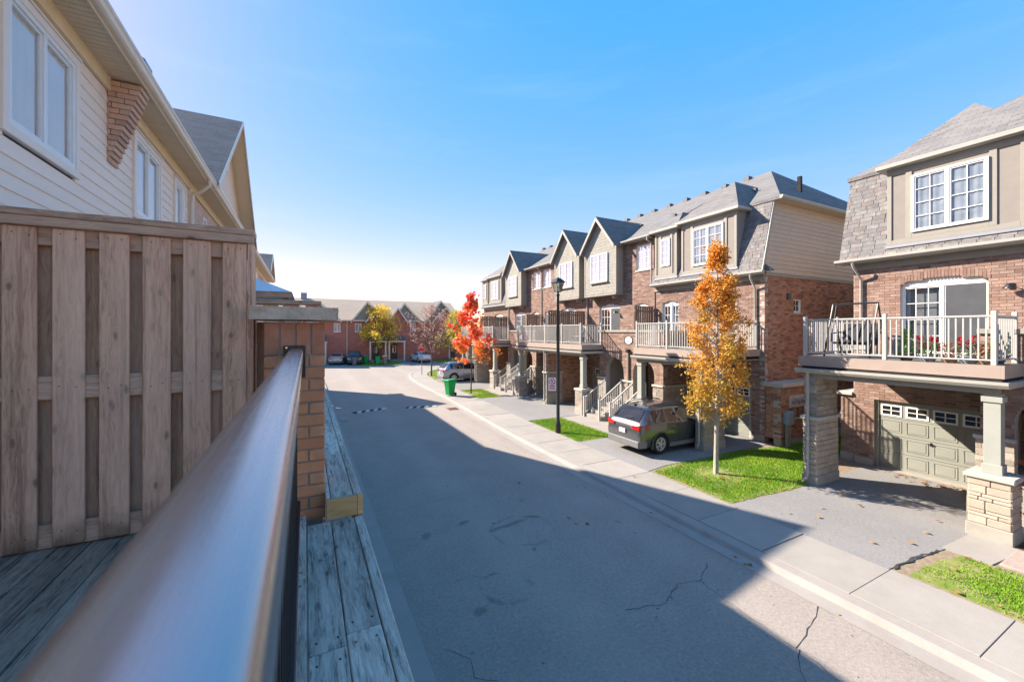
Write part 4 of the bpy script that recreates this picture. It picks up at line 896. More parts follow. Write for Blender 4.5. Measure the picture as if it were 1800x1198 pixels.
XE = 14.3
def unit(y0, s, XF, kind, label, W=5.6, near=False, end_pier=False, shingle_objs=False, brick_objs=0, roof_end=0, plaque=None, curt='full', XB=12.88, has_stairs=True, roof_span=None):
    """one town house; v is measured along the street from the balcony-side end towards the entry side"""
    Y = lambda v: y0 + s * v
    root = empty('town_house', (XF, Y(W / 2), 0), label, 'house', 'row of brick town houses across the street')
    F = Face('x', XF, -1); top = 6.66 if kind == 'mansard' else 9.4
    gd = (0.64, 3.08); sd = (1.2, 3.02); ew = (4.15, 5.15)
    holes = [(Y(gd[0] - 0.09), Y(gd[1] + 0.09), -1, 2.2), (Y(sd[0]), Y(sd[1]), 3.72, 5.78, 0.2), (Y(ew[0]), Y(ew[1]), 4.2, 5.72, 0.17), (Y(4.2), Y(5.15), 0.95, 3.0)]
    uw = (4.3, 5.4)
    if kind == 'gable': holes.append((Y(uw[0]), Y(uw[1]), 7.68, 9.02))
    wall = brick_wall(F, Y(0), Y(W), 0, top, root, holes, BR_SUN, brick_objs, zp=(3.7, 6.7))
    F.box('footing', Y(0.02), Y(gd[0] - 0.1), 0, 0.22, -0.1, 0.02, 'parging', wall); F.box('footing', Y(gd[1] + 0.1), Y(3.38), 0, 0.22, -0.1, 0.02, 'parging', wall)
    # arches of upright bricks over the openings
    for a, b, zs, rs in ((sd[0], sd[1], 5.78, 0.2), (ew[0], ew[1], 5.72, 0.17)):
        mb = MB(); n = 26
        for i in range(n):
            t0, t1 = i / n + 0.004, (i + 1) / n - 0.004
            def q(t, dz): return (Y(a - 0.05 + (b - a + 0.1) * t), zs + rs * math.sqrt(max(0, 1 - (2 * t - 1) ** 2)) + dz)
            mb.cur = tone(random.choice(BR_SUN[:4]), 0.85, 1.1)
            pts = [F.P(*q(t0, 0.0), 0.006), F.P(*q(t1, 0.0), 0.006), F.P(*q(t1, 0.22), 0.006), F.P(*q(t0, 0.22), 0.006)]
            mb.add(pts, [(0, 1, 2, 3)])
        mb.build('brick_arch', 'brick_attr', wall)
    garage_door(F, Y(gd[0]), Y(gd[1]), 2.14, root, detail=near)
    # sliding balcony door: glazed leaf with muntins and a screen leaf
    sw = window(F, Y(sd[0]), Y(sd[1]), 3.72, 5.78, root, 2, 3, 4, 0.2, -0.08, curtain='half', sill=False, name='sliding_door')
    a, b = (sd[0] + sd[1]) / 2 + 0.06, sd[1] - 0.06
    F.box('insect_screen', Y(a + 0.02) if near else Y(a + 0.02), Y(b), 3.8, 5.72, -0.09, -0.085, 'screen_mesh', sw)
    window(F, Y(ew[0]), Y(ew[1]), 4.2, 5.72, root, 2, 2, 3, 0.17, -0.08, curtain=curt)
    # front door inside the porch
    dr = F.box('door', Y(4.2), Y(5.15), 0.96, 3.0, -0.15, -0.08, 'door_dark', root, 0.004)
    F.box('pane', Y(4.45), Y(4.9), 1.7, 2.8, -0.079, -0.072, 'glass', dr)
    # ---- balcony
    FZ = 3.67; b0, b1 = (0.22, 4.03 if near else 3.72) if end_pier else (0.0, 3.63)
    bal = box('balcony', XB + 0.06, XF - 0.002, Y(b0 + 0.05), Y(b1 - 0.05), 3.42, FZ - 0.03, 'trim_taupe', root)
    for i in range(int((XF - XB) / 0.14)): box('floor_board', XB + 0.03 + i * 0.14, XB + 0.165 + i * 0.14, Y(b0 + 0.03), Y(b1 - 0.03), FZ - 0.029, FZ, 'trim_taupe', bal)
    box('fascia', XB, XB + 0.055, Y(b0), Y(b1), 3.40, FZ + 0.004, 'fascia_brown', bal)
    for vv in ((b0, b1) if end_pier else (b1,)):
        e = 0.055 if vv == b1 else -0.055
        box('fascia', XB + 0.001, XF if vv == b0 else XE, Y(vv), Y(vv + e), 3.40, FZ + 0.003, 'fascia_brown', bal)
    box('membrane', XB + 0.02, XF - 0.003, Y(b0 + (0.03 if end_pier else 0)), Y(b1 + 0.02), 3.33, 3.40, 'black_membrane', bal)
    e0 = b0 - 0.12 if end_pier else b0
    MB().prism([(XB - 0.11, 3.33), (XB - 0.11, 3.27), (XB - 0.06, 3.2), (XB + 0.02, 3.19), (XB + 0.02, 3.33)], 'y', Y(e0), Y(b1 + 0.13)).build('gutter', 'gutter_taupe', bal)
    box('eave_trim', XB + 0.021, XF - 0.004, Y(b1 + 0.13), Y(b1 + 0.02), 3.2, 3.325, 'gutter_taupe', bal)
    box('ceiling', XB + 0.03, XF - 0.004, Y(b0 + 0.02), Y(b1 + 0.01), 3.24, 3.28, 'trim_taupe', bal)
    box('beam', XB + 0.08, XB + 0.3, Y(b0 + 0.02), Y(b1 - 0.05), 3.06, 3.235, 'trim_taupe', bal)
    xr = XB + 0.06
    if end_pier:
        balustrade((xr, Y(b0 + 0.1)), (xr, Y(b1 - 0.1)), FZ, bal, posts=(0, 0.5, 1)); balustrade((xr, Y(b0 + 0.1)), (XF - 0.05, Y(b0 + 0.1)), FZ, bal, posts=(0.5, 1))
    else: balustrade((xr, Y(0.02)), (xr, Y(b1 - 0.1)), FZ, bal, posts=(0.0 if s > 0 else 0.0, 0.5, 1))
    balustrade((xr, Y(b1 - 0.1)), (XE, Y(b1 - 0.1)), FZ, bal, posts=(1,))
    # ---- columns under the balcony
    pv = b1 - 0.42
    pr = pier(XB - 0.04, XB + 0.58, Y(pv - 0.04), Y(pv + 0.58), 0, 1.25, root, near)
    box('cap', XB - 0.10, XB + 0.64, Y(pv - 0.10), Y(pv + 0.64), 1.25, 1.36, 'precast', pr, 0.02)
    yc = Y(pv + 0.27); cx_ = XB + 0.27
    col = box('column', cx_ - 0.125, cx_ + 0.125, yc - 0.125, yc + 0.125, 1.36, 3.06, 'post_green', root, 0.006)
    box('column_base', cx_ - 0.15, cx_ + 0.15, yc - 0.15, yc + 0.15, 1.361, 1.56, 'post_green', col, 0.006); box('column_cap', cx_ - 0.155, cx_ + 0.155, yc - 0.155, yc + 0.155, 2.88, 3.0, 'post_green', col, 0.006)
    if end_pier:
        p2 = pier(XB + 0.05, XB + 1.2, Y(0.27), Y(0.62), 0, 1.85, root, near)
        box('cap', XB - 0.02, XB + 1.27, Y(0.21), Y(0.68), 1.85, 1.95, 'precast', p2, 0.015)
        up = box('pier', XB + 0.08, XB + 1.17, Y(0.30), Y(0.59), 1.95, 3.06, 'mortar', root)
        for f, a, b in ((Face('x', XB + 0.07, -1), Y(0.29), Y(0.60)), (Face('y', min(Y(0.29), Y(0.60)), -1), XB + 0.07, XB + 1.18)):
            brick_wall(f, a, b, 1.95, 3.06, up, pal=BR_SUN, name='wall_facing', th=0.03) if False else stone_face(f, a, b, 1.95, 3.06, up, False)
        downpipe([(XB - 0.05, Y(0.42), 3.24), (XB - 0.03, Y(0.42), 3.05), (XB - 0.03, Y(0.42), 0.3), (XB - 0.12, Y(0.42), 0.16)], root)
    # ---- entry block with the arched porch
    E = Face('x', XE, -1); ar = (3.92, 5.28); PF = 0.92
    ent = brick_wall(E, Y(3.4), Y(W), 0, 4.33, root, [(Y(ar[0]), Y(ar[1]), -1, 2.3, 0.72)], BR_SUN, name='entry_wall', th=0.28)
    fs = -1 if s > 0 else 1
    brick_wall(Face('y', Y(3.4), fs), XE + 0.002, XF, 0, 3.2, root, pal=BR_SUN, name='entry_side', th=0.18)
    box('coping', XE - 0.06, XE + 0.33, Y(3.36), Y(W), 4.331, 4.45, 'trim_taupe', ent, 0.01); box('coping', XE + 0.33, XF - 0.002, Y(3.36), Y(3.62), 4.331, 4.449, 'trim_taupe', ent, 0.01)
    brick_wall(Face('y', Y(3.4), fs), XE + 0.002, XF, 3.2, 4.33, root, pal=BR_SUN, name='parapet_side', th=0.18)
    box('terrace_floor', XE + 0.3, XF - 0.002, Y(3.6), Y(W), 3.4, 3.66, 'trim_taupe', root)
    for a, b in ((3.34, 3.94), (5.26, W)):
        st = box('wainscot', XE - 0.06, XE - 0.005, Y(a), Y(b), 0.0, 1.86, 'mortar', root)
        stone_face(Face('x', XE - 0.06, -1), Y(a), Y(b), 0.15, 1.86, st, False)
        box('cap', XE - 0.13, XE - 0.004, Y(a - 0.03), Y(min(b + 0.03, W)), 1.861, 1.95, 'precast', st, 0.01)
    ws = box('wainscot', XE - 0.05, XF - 0.01, Y(3.35), Y(3.4 - 0.004), 0, 1.86, 'mortar', root)
    stone_face(Face('y', Y(3.35), fs), XE - 0.05, XF, 0.2, 1.86, ws, False); box('cap', XE - 0.06, XF - 0.01, Y(3.29), Y(3.395), 1.861, 1.948, 'precast', ws, 0.01)
    box('porch_floor', XE + 0.002, XF - 0.002, Y(3.6), Y(W - 0.002), 0, PF, 'sidewalk_concrete', root)
    if has_stairs:
        s0 = 4.42 if end_pier else 4.0
        stp = empty('stairs', (13.4, Y(4.6), 0), parent=root)
        n = 5
        for i in range(n):
            box('step', XE - 1.45 + i * 0.29, XE - 0.004, Y(s0 - 0.02), Y(5.22), i * PF / n, (i + 1) * PF / n - 0.002, 'sidewalk_concrete', stp, 0.01)
        for v_ in (s0, 5.2):
            rl = empty('stair_railing', (13.4, Y(v_), 0), parent=root)
            xa, xb = XE - 1.5, XE - 0.08
            for xx, zb in ((xa, 0.0), (xb, PF)): box('post', xx - 0.045, xx + 0.045, Y(v_) - 0.045, Y(v_) + 0.045, zb, zb + 1.05, 'railing_cream', rl, 0.008)
            for o_, th in ((0.9, 0.06), (0.12, 0.04)):
                MB().prism([(xa, 0.0 + o_), (xb, PF + o_), (xb, PF + o_ + th), (xa, o_ + th)], 'y', Y(v_) - 0.03, Y(v_) + 0.03).build('hand_rail' if o_ > 0.5 else 'bottom_rail', 'railing_cream', rl)
            for i in range(1, 12):
                t = i / 12; xx = xa + (xb - xa) * t; zz = PF * t
                box('baluster', xx - 0.013, xx + 0.013, Y(v_) - 0.013, Y(v_) + 0.013, zz + 0.14, zz + 0.91, 'railing_cream', rl)
    # ---- upper floor
    if kind == 'gable':
        window(F, Y(uw[0]), Y(uw[1]), 7.68, 9.02, root, 2, 2, 4, 0, -0.06, curtain=random.choice(('full', 'half')))
        g0, g1 = (0.5, 3.3) if s < 0 else (0.15, 2.9); gx = XF - 0.55
        bay = MB()
        ay, az = Y((g0 + g1) / 2), 11.05
        bay.prism([(Y(g0), 6.55), (Y(g1), 6.55), (Y(g1), 9.35), (ay, az), (Y(g0), 9.35)], 'x', gx, XF + 1.2)
        bb = bay.build('bay', 'trim_taupe', root)
        G = Face('x', gx, -1); sh = MB(); z = 6.6
        while z < az - 0.25:                            # rows of shakes
            hwid = (g1 - g0) / 2 if z < 9.2 else (g1 - g0) / 2 * max(0, (az - z - 0.16) / (az - 9.35))
            m_ = (g0 + g1) / 2; v_ = m_ - hwid + 0.02
            while v_ < m_ + hwid - 0.03:
                w_ = min(random.uniform(0.18, 0.42), m_ + hwid - 0.02 - v_); sh.cur = tone((0.36, 0.345, 0.305), 0.94, 1.05)
                G.mb(sh, Y(v_ + 0.003), Y(v_ + w_ - 0.003), z, z + 0.168, 0.002, random.uniform(0.012, 0.02)); v_ += w_
            z += 0.176
        props(sh.build('shake_siding', 'stone_attr', bb), kind='stuff')
        window(G, Y(g0 + 0.65), Y(g1 - 0.65), 7.3, 8.95, root, 2, 2, 4, 0, 0.1, curtain='full', trim='trim_taupe', solid=True)
        box('bay_sill', gx - 0.05, XF, Y(g0 - 0.03), Y(g1 + 0.03), 6.46, 6.56, 'trim_taupe', bb, 0.01)
        for v_ in (g0, g1): box('corner_board', gx - 0.03, gx + 0.07, Y(v_) - 0.045, Y(v_) + 0.045, 6.56, 9.35, 'trim_taupe', bb)
        for v_ in (g0 + 0.4, g1 - 0.4): box('bracket', gx + 0.1, XF - 0.01, Y(v_) - 0.06, Y(v_) + 0.06, 6.28, 6.46, 'trim_taupe', bb, 0.02)
        gr = MB(); ov = 0.16; slope = (az - 9.35) / ((g1 - g0) / 2)
        for e in (-1, 1):
            ve = g0 - ov if e < 0 else g1 + ov; ze = 9.35 - ov * slope
            gr.slab([(gx - 0.3, Y(ve), ze + 0.1), (gx - 0.3, ay, az + 0.1), (20.2, ay, az + 0.1), (17.5, Y(ve), ze + 0.1)], 0.1)
        gr.build('gable_roof', 'roof_shingle', root)
        rk = MB()
        for e in (-1, 1):
            ve = g0 - ov if e < 0 else g1 + ov; ze = 9.35 - ov * slope
            rk.add([(gx - 0.325, Y(ve), ze - 0.13), (gx - 0.325, ay, az - 0.16), (gx - 0.325, ay, az + 0.07), (gx - 0.325, Y(ve), ze + 0.09), (gx - 0.28, Y(ve), ze - 0.13), (gx - 0.28, ay, az - 0.16), (gx - 0.28, ay, az + 0.07), (gx - 0.28, Y(ve), ze + 0.09)],
                   [(0, 1, 2, 3), (7, 6, 5, 4), (0, 4, 5, 1), (1, 5, 6, 2), (2, 6, 7, 3), (3, 7, 4, 0)])
        rk.build('rake_board', 'gutter_taupe', root)
        MB().slab([(gx - 0.28, Y(g0), 9.345), (gx - 0.28, Y(g1), 9.345), (gx, Y(g1), 9.345), (gx, Y(g0), 9.345)], 0.02).build('soffit', 'trim_taupe', root) if False else None
        # eave of the main roof
        ex = XF - 0.32; segs_ = [(g1 + 0.2, W)]
        for a, b in segs_:
            MB().prism([(ex - 0.11, 9.38), (ex - 0.11, 9.31), (ex - 0.05, 9.25), (ex + 0.01, 9.25), (ex + 0.01, 9.38)], 'y', Y(a), Y(b)).build('gutter', 'gutter_taupe', root)
            box('soffit', ex, XF - 0.002, Y(a), Y(b), 9.25, 9.28, 'trim_taupe', root)
        ezr, exr = 9.34, XF - 0.34
    else:
        mx0, mz0, mx1, mz1 = XF - 0.3, 6.74, XF + 0.5, 9.7
        ma = (-0.28 if near else -0.05) if end_pier else 0.0; mbv = W
        MB().prism([(mx0, mz0), (mx1, mz1), (mx1 + 0.16, mz1), (mx0 + 0.16, mz0)], 'y', Y(ma), Y(mbv)).build('mansard', 'roof_shingle', root)
        mans = root.children[-1] if False else None
        mo = [o for o in bpy.data.objects if o.parent == root and o.name.startswith('mansard')][-1]
        D0, D1 = (1.0, 3.72), (4.02, 5.34)
        if shingle_objs:
            ln = math.dist((mx0, mz0), (mx1, mz1)); ang = math.atan2(mx1 - mx0, mz1 - mz0); rows = int(ln / 0.145); cnt = 0
            for r_ in range(rows):
                t = (r_ + 0.55) / rows; zc = mz0 + (mz1 - mz0) * t; xc = mx0 + (mx1 - mx0) * t
                v_ = ma - random.uniform(0, 0.3)
                while v_ < mbv:
                    a, b = max(v_, ma), min(v_ + 0.325, mbv); v_ += 0.33
                    m_ = (a + b) / 2
                    if b - a < 0.08 or any(q[0] - 0.02 < m_ < q[1] + 0.02 and zc > 7.0 for q in (D0, D1)): continue
                    if cnt > 298: continue
                    cnt += 1
                    w_ = round(b - a - 0.006, 2)
                    place('shingle', box_mesh(0.014, w_, 0.16, 'shingle_tab', 0.003), (xc - 0.012, Y(m_), zc), mo, (0, ang + 0.045, 0))
        MB().prism([(mx0 - 0.13, 6.78), (mx0 - 0.13, 6.70), (mx0 - 0.07, 6.64), (mx0 + 0.02, 6.63), (mx0 + 0.02, 6.78)], 'y', Y(ma - 0.1), Y(mbv)).build('gutter', 'gutter_taupe', root)
        box('soffit', mx0 + 0.02, XF - 0.002, Y(ma), Y(mbv), 6.63, 6.66, 'trim_taupe', root); box('frieze', XF - 0.03, XF - 0.012 + 0.03, Y(0), Y(mbv), 6.47, 6.628, 'trim_taupe', root) if False else None
        box('frieze', XF - 0.05, XF - 0.003, Y(0), Y(mbv), 6.42, 6.628, 'trim_taupe', root)
        for q0, q1, wz0, wz1, zt, apx, apz, wa, wb, sash in ((1.0, 3.72, 7.36, 9.06, 9.4, XF + 1.65, 11.35, 1.56, 3.1, 2), (4.02, 5.34, 7.6, 8.95, 9.32, XF + 0.95, 10.45, 4.4, 4.96, 1)):
            fx_ = XF - 0.25; D = Face('x', fx_, -1)
            dm = box('dormer', fx_, XF + 1.2, Y(q0), Y(q1), 7.08, zt, 'stucco', root)
            tw = 0.09
            for a, b, p_, q_ in ((q0 - 0.02, q0 + tw, 7.06, zt), (q1 - tw, q1 + 0.02, 7.06, zt), (q0 + tw, q1 - tw, 7.06, 7.2), (q0 + tw, q1 - tw, zt - 0.2, zt), (wa - 0.14, wa, 7.2, zt - 0.2), (wb, wb + 0.14, 7.2, zt - 0.2), (wa, wb, 7.2, wz0 - 0.02)):
                D.box('trim_board', Y(a), Y(b), p_, q_, -0.02, 0.035, 'trim_taupe', dm, 0.004)
            window(D, Y(wa), Y(wb), wz0, wz1, root, sash, 2, 4, 0, 0.085, curtain='full', sill=False, fw=0.055, solid=True)
            D.box('flashing', Y(q0 - 0.06), Y(q1 + 0.06), 6.97, 7.058, -0.12, 0.045, 'flashing', dm)
            ea, eb, ex_ = q0 - 0.2, q1 + 0.2, fx_ - 0.2; zb = zt + 0.13; ym = Y((q0 + q1) / 2)
            box('eave', ex_, XF + 0.9, Y(ea), Y(eb), zt, zt + 0.05, 'gutter_taupe', dm); box('gutter', ex_ - 0.05, ex_ + 0.01, Y(ea - 0.03), Y(eb + 0.03), zt + 0.01, zt + 0.135, 'gutter_taupe', dm, 0.012)
            for v_ in (ea, eb): box('gutter', ex_ + 0.011, XF + 0.55, Y(v_) - 0.03, Y(v_) + 0.03, zt + 0.012, zt + 0.133, 'gutter_taupe', dm, 0.01)
            bx = apx + (apz - 9.7) / 0.55
            MB().add([(ex_, Y(ea), zb), (ex_, Y(eb), zb), (apx, ym, apz), (bx, ym, apz), (XF + 1.0, Y(ea), zb), (XF + 1.0, Y(eb), zb)],
                     [(0, 1, 2), (0, 2, 3, 4), (1, 5, 3, 2), (0, 4, 5, 1), (4, 3, 5)]).build('dormer_roof', 'roof_shingle', root)
        ezr, exr = 9.72, XF + 0.42
    # ---- main roof slope of this house, ridge at XR
    XR = 23.2; ZR = 13.35
    if roof_end == 0: pts = [(exr, Y(0), ezr), (exr, Y(W), ezr), (XR, Y(W), ZR), (XR, Y(0), ZR)]
    else: pts = [(exr, Y(-0.35), ezr), (exr, Y(W), ezr), (XR, Y(W), ZR), (XR, Y(3.85), ZR)]
    if s < 0: pts = list(reversed(pts))
    rf = MB().slab(pts, 0.12).build('roof', 'roof_shingle', root)
    for i in range(4):
        v_ = W * (i + 0.5) / 4
        if roof_end and v_ < 4: continue
        box('roof_vent', XR - 0.6, XR - 0.25, Y(v_) - 0.17, Y(v_) + 0.17, ZR - 0.35, ZR - 0.06, 'pot_dark', rf, 0.02)
    for v_ in (2.0, 4.6): box('roof_vent', XR - 4.6, XR - 4.4, Y(v_) - 0.12, Y(v_) + 0.12, ZR - 2.55, ZR - 2.3, 'pot_dark', rf)
    MB().slab([(XR, Y(0 if not roof_end else 3.85), ZR - 0.002), (XR, Y(W), ZR - 0.002), (30.0, Y(W), 9.7), (30.0, Y(0 if not roof_end else -0.35), 9.7)], 0.12).build('roof', 'roof_shingle', root)
    box('rear_wall', 29.4, 29.6, Y(0.01), Y(W - 0.01), 0, 9.55, 'shade_brick', root)
    if roof_end:
        MB().slab([(exr, Y(-0.352), ezr + 0.002), (XR, Y(3.848), ZR + 0.002), (30.0, Y(-0.352), 9.702)], 0.12).build('hip_roof', 'blue_shingle', root)  # end of the same roof; its shaded side is put into darker shingle colour
    if plaque:
        pl = MB().lathe([(0.19, -0.012), (0.20, -0.006), (0.19, 0.0)], n=24, axis='y', c=(0, 0, 0))
        for i, p in enumerate(pl.v): pl.v[i] = (XE - 0.003 + p[1], Y(W - 0.02) + p[0] * 1.25, 3.93 + p[2] * 0.9)
        o = pl.build('house_plaque', 'white_paint', root)
        pl2 = MB().lathe([(0.215, -0.006), (0.215, 0.0)], n=24, axis='y')
        for i, p in enumerate(pl2.v): pl2.v[i] = (XE - 0.002 + p[1], Y(W - 0.02) + p[0] * 1.55, 3.93 + p[2] * 1.02)
        pl2.build('plaque_rim', 'black_metal', o)
        for i in range(3): box('digit', XE - 0.0175, XE - 0.0155, Y(W - 0.02) + 0.11 - i * 0.1, Y(W - 0.02) + 0.05 - i * 0.1, 3.88, 3.98, 'meter_grey', o)
        downpipe([(XE - 0.07, Y(W - 0.05), 3.35), (XE - 0.07, Y(W - 0.05), 0.2)], root, 'fascia_brown', 0.055); box('leader_head', XE - 0.16, XE - 0.01, Y(W - 0.05) - 0.1, Y(W - 0.05) + 0.1, 3.34, 3.5, 'black_metal', root, 0.02)
    return root
# ------------------------------------------------------------------ houses across the street
R1 = unit(6.85, -1, 16.5, 'mansard', 'nearest brick house at right with flower pots on its balcony', near=True, end_pier=True, shingle_objs=True, brick_objs=296, roof_end=1, has_stairs=False)
R2 = unit(-4.35, 1, 16.5, 'gable', 'brick house next along beyond the near house with flower pots', has_stairs=False)  # row carries on out of view; added for its warm bounce light
R3 = unit(-4.35, -1, 16.5, 'gable', 'brick house two along from the near house with flower pots', has_stairs=False)  # likewise unseen, put in for the light its front sends back
T1 = unit(9.6, 1, 16.15, 'mansard', 'end house of the long row with tan siding behind the orange tree', end_pier=True, shingle_objs=True, roof_end=1, plaque=True)
T2 = unit(20.8, -1, 16.1, 'gable', 'brick house in the row with the nearest pointed shake gable', curt='full')
T3 = unit(20.8, 1, 16.1, 'gable', 'brick house in the row with the middle shake gable above the lamp post lantern', curt='full', plaque=True)
T4 = unit(32.0, -1, 16.1, 'gable', 'brick house in the row with the farthest shake gable', curt='full')
T5 = unit(32.0, 1, 16.1, 'mansard', 'farthest house of the row with a mansard roof behind the red maple', curt='full')
for rt, y in ((T2, 20.8), (T4, 32.0)):
    p = pier(12.92, 14.05, y - 0.18, y + 0.18, 0, 1.85, rt, False)
    box('cap', 12.85, 14.12, y - 0.24, y + 0.24, 1.851, 1.95, 'precast', p, 0.015)
    brick_wall(Face('x', 12.95, -1), y - 0.15, y + 0.15, 1.95, 3.06, rt, pal=BR_SUN, name='pier_brick', th=0.05)
    brick_wall(Face('y', y - 0.15, -1), 12.952, 14.02, 1.95, 3.06, rt, pal=BR_SHADE_RED, name='pier_brick', th=0.05)
    brick_wall(Face('y', y - 0.1, -1), 14.05, 16.1, 0.0, 3.2, rt, pal=BR_SHADE_RED, name='party_wall', th=0.2)
    downpipe([(12.86, y + 0.02, 3.2), (12.86, y + 0.02, 0.25), (12.78, y + 0.02, 0.12)], rt)
    downpipe([(15.68, y - 0.05, 9.3), (15.72, y - 0.05, 9.1), (16.04, y - 0.05, 8.85), (16.04, y - 0.05, 3.8)], rt)
for rt, y in ((T3, 26.35),): downpipe([(15.68, y, 9.3), (15.72, y, 9.1), (16.04, y, 8.85), (16.04, y, 4.5)], rt)
downpipe([(15.72, 15.35, 9.3), (15.7, 15.35, 9.12), (15.98, 15.32, 8.95), (15.98, 15.32, 6.8)], T2)
downpipe([(15.75, 9.95, 6.64), (15.78, 9.95, 6.5), (16.08, 9.95, 6.1), (16.08, 9.95, 3.7)], T1)
downpipe([(16.08, 6.72, 6.64), (16.12, 6.7, 6.5), (16.43, 6.62, 6.1), (16.43, 6.62, 3.7)], R1)
MB().lathe([(0.10, 0), (0.11, 0.03)], n=10).v
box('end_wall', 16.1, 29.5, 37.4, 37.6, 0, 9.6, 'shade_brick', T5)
# --- end wall of the long row: brick below, lap siding above
EW = Face('y', 9.6, -1)
ewall = brick_wall(EW, 16.15, 29.5, 0, 6.6, T1, [(18.15, 18.72, 5.16, 5.76)], BR_SHADE_RED, name='end_wall', th=0.2)
window(EW, 18.15, 18.72, 5.16, 5.76, T1, 1, 2, 2, 0, -0.04, curtain='full')
box('vent', 17.62, 17.84, 9.52, 9.6, 5.72, 5.96, 'pot_dark', T1, 0.01)
EW.box('band_board', 16.16, 29.5, 6.6, 6.74, -0.1, 0.03, 'trim_taupe', T1)
back = EW.box('siding_backing', 16.7, 29.4, 6.74, 9.6, -0.2, -0.02, 'siding_taupe', T1)
for r_ in range(16):
    z = 6.745 + r_ * 0.18; t = (z + 0.1 - 6.74) / 2.96; xs = 15.87 + 0.8 * t; cut = [xs] + sorted([xs + 2 + random.random() * 2.5, xs + 6 + random.random() * 3, 24.5 + random.random() * 2]) + [29.4]
    for a, b in zip(cut, cut[1:]):
        MB().prism([(-0.004 + 9.6 - 0.02, z), (9.6 + 0.01, z), (9.6 + 0.01, z + 0.195), (9.6 - 0.006, z + 0.195)], 'x', a + 0.001, b - 0.001).build('siding_board', 'siding_taupe', T1)
MB().add([(15.83, 9.55, 6.72), (15.93, 9.55, 6.72), (16.75, 9.55, 9.68), (16.65, 9.55, 9.68), (15.83, 9.52, 6.72), (15.93, 9.52, 6.72), (16.75, 9.52, 9.68), (16.65, 9.52, 9.68)],
         [(0, 1, 2, 3), (7, 6, 5, 4), (0, 4, 5, 1), (1, 5, 6, 2), (2, 6, 7, 3), (3, 7, 4, 0)]).build('corner_board', 'gutter_taupe', T1)
box('soffit', 16.6, 30.0, 9.27, 9.6, 9.585, 9.61, 'siding_taupe', T1); MB().prism([(9.14, 9.74), (9.14, 9.66), (9.2, 9.6), (9.27, 9.6), (9.27, 9.74)], 'x', 16.55, 30.1).build('gutter', 'gutter_taupe', T1)
MB().add([(16.3, 9.3, 6.78), (16.05, 9.3, 6.78), (16.05, 9.6, 6.78), (16.3, 9.6, 6.78), (16.06, 9.6, 7.1)], [(0, 1, 2, 3), (0, 1, 4), (1, 2, 4), (2, 3, 4), (3, 0, 4)]).build('return_roof', 'blue_shingle', T1)
box('roof_vent', 20.6, 20.75, 10.6, 10.75, 10.9, 11.65, 'dark_void', T1)
# low brick wall with the gas and power meters
mw = empty('meter_wall', (17.4, 9.1, 0), 'low brick wall with utility meters between the two houses', 'wall')
brick_wall(Face('y', 8.95, -1), 16.1, 19.2, 0.25, 2.25, mw, pal=BR_SHADE_RED, name='brick_face', th=0.3)
brick_wall(Face('x', 16.1, -1), 8.96, 9.55, 0.25, 2.25, mw, pal=BR_SHADE_RED, name='brick_face', th=0.3)
box('plinth', 16.12, 19.2, 8.98, 9.25, 0, 0.27, 'parging', mw)
box('cap', 15.98, 19.3, 8.83, 9.585, 2.252, 2.4, 'precast', mw, 0.015)
for i in range(9): box('soldier_course', 16.1 + i * 0.34, 16.42 + i * 0.34, 8.935, 8.96, 2.0, 2.24, 'house_brick', mw, 0.004)
bd = box('meter_board', 16.55, 18.3, 8.90, 8.948, 1.45, 1.9, 'meter_grey', mw, 0.005)
for i in range(4):
    MB().lathe([(0.10, -0.11), (0.105, -0.05), (0.105, 0.0)], n=14, axis='y', c=(16.8 + i * 0.36, 8.9, 1.70)).build('meter', 'galvanised', mw)
    box('meter_box', 16.7 + i * 0.36, 16.92 + i * 0.36, 8.84, 8.947, 1.1, 1.4, 'rust' if i % 2 else 'bin_grey', mw, 0.01)
box('shelf', 16.5, 18.4, 8.85, 8.948, 0.98, 1.06, 'parging', mw); box('cabinet', 16.2, 16.5, 8.72, 8.946, 0.85, 1.35, 'pot_blue', mw, 0.01); box('conduit', 16.24, 16.46, 8.8, 8.9, 0, 0.85, 'trim_taupe', mw)
uw_ = empty('utility_enclosure', (17.0, 7.1, 0), 'low brick enclosure with stone cap at the left of the near garage', 'wall')
brick_wall(Face('x', 16.52, -1), 6.86, 7.22, 0.25, 2.22, uw_, pal=BR_SUN, name='brick_face', th=0.25)
box('core', 16.78, 18.6, 6.87, 7.2, 0, 2.2, 'shade_brick', uw_); box('plinth', 16.5, 16.75, 6.86, 7.23, 0, 0.27, 'parging', uw_); box('cap', 16.42, 18.7, 6.855, 7.32, 2.222, 2.34, 'precast', uw_, 0.015)
box('power_box', 16.6, 16.8, 7.23, 7.3, 1.2, 1.6, 'pot_blue', uw_, 0.01)
box('end_wall', 16.72, 29.5, 6.62, 6.84, 0, 6.6, 'shade_brick', R1); box('end_wall', 17.3, 29.5, 6.62, 6.838, 6.602, 9.6, 'siding_taupe', R1)
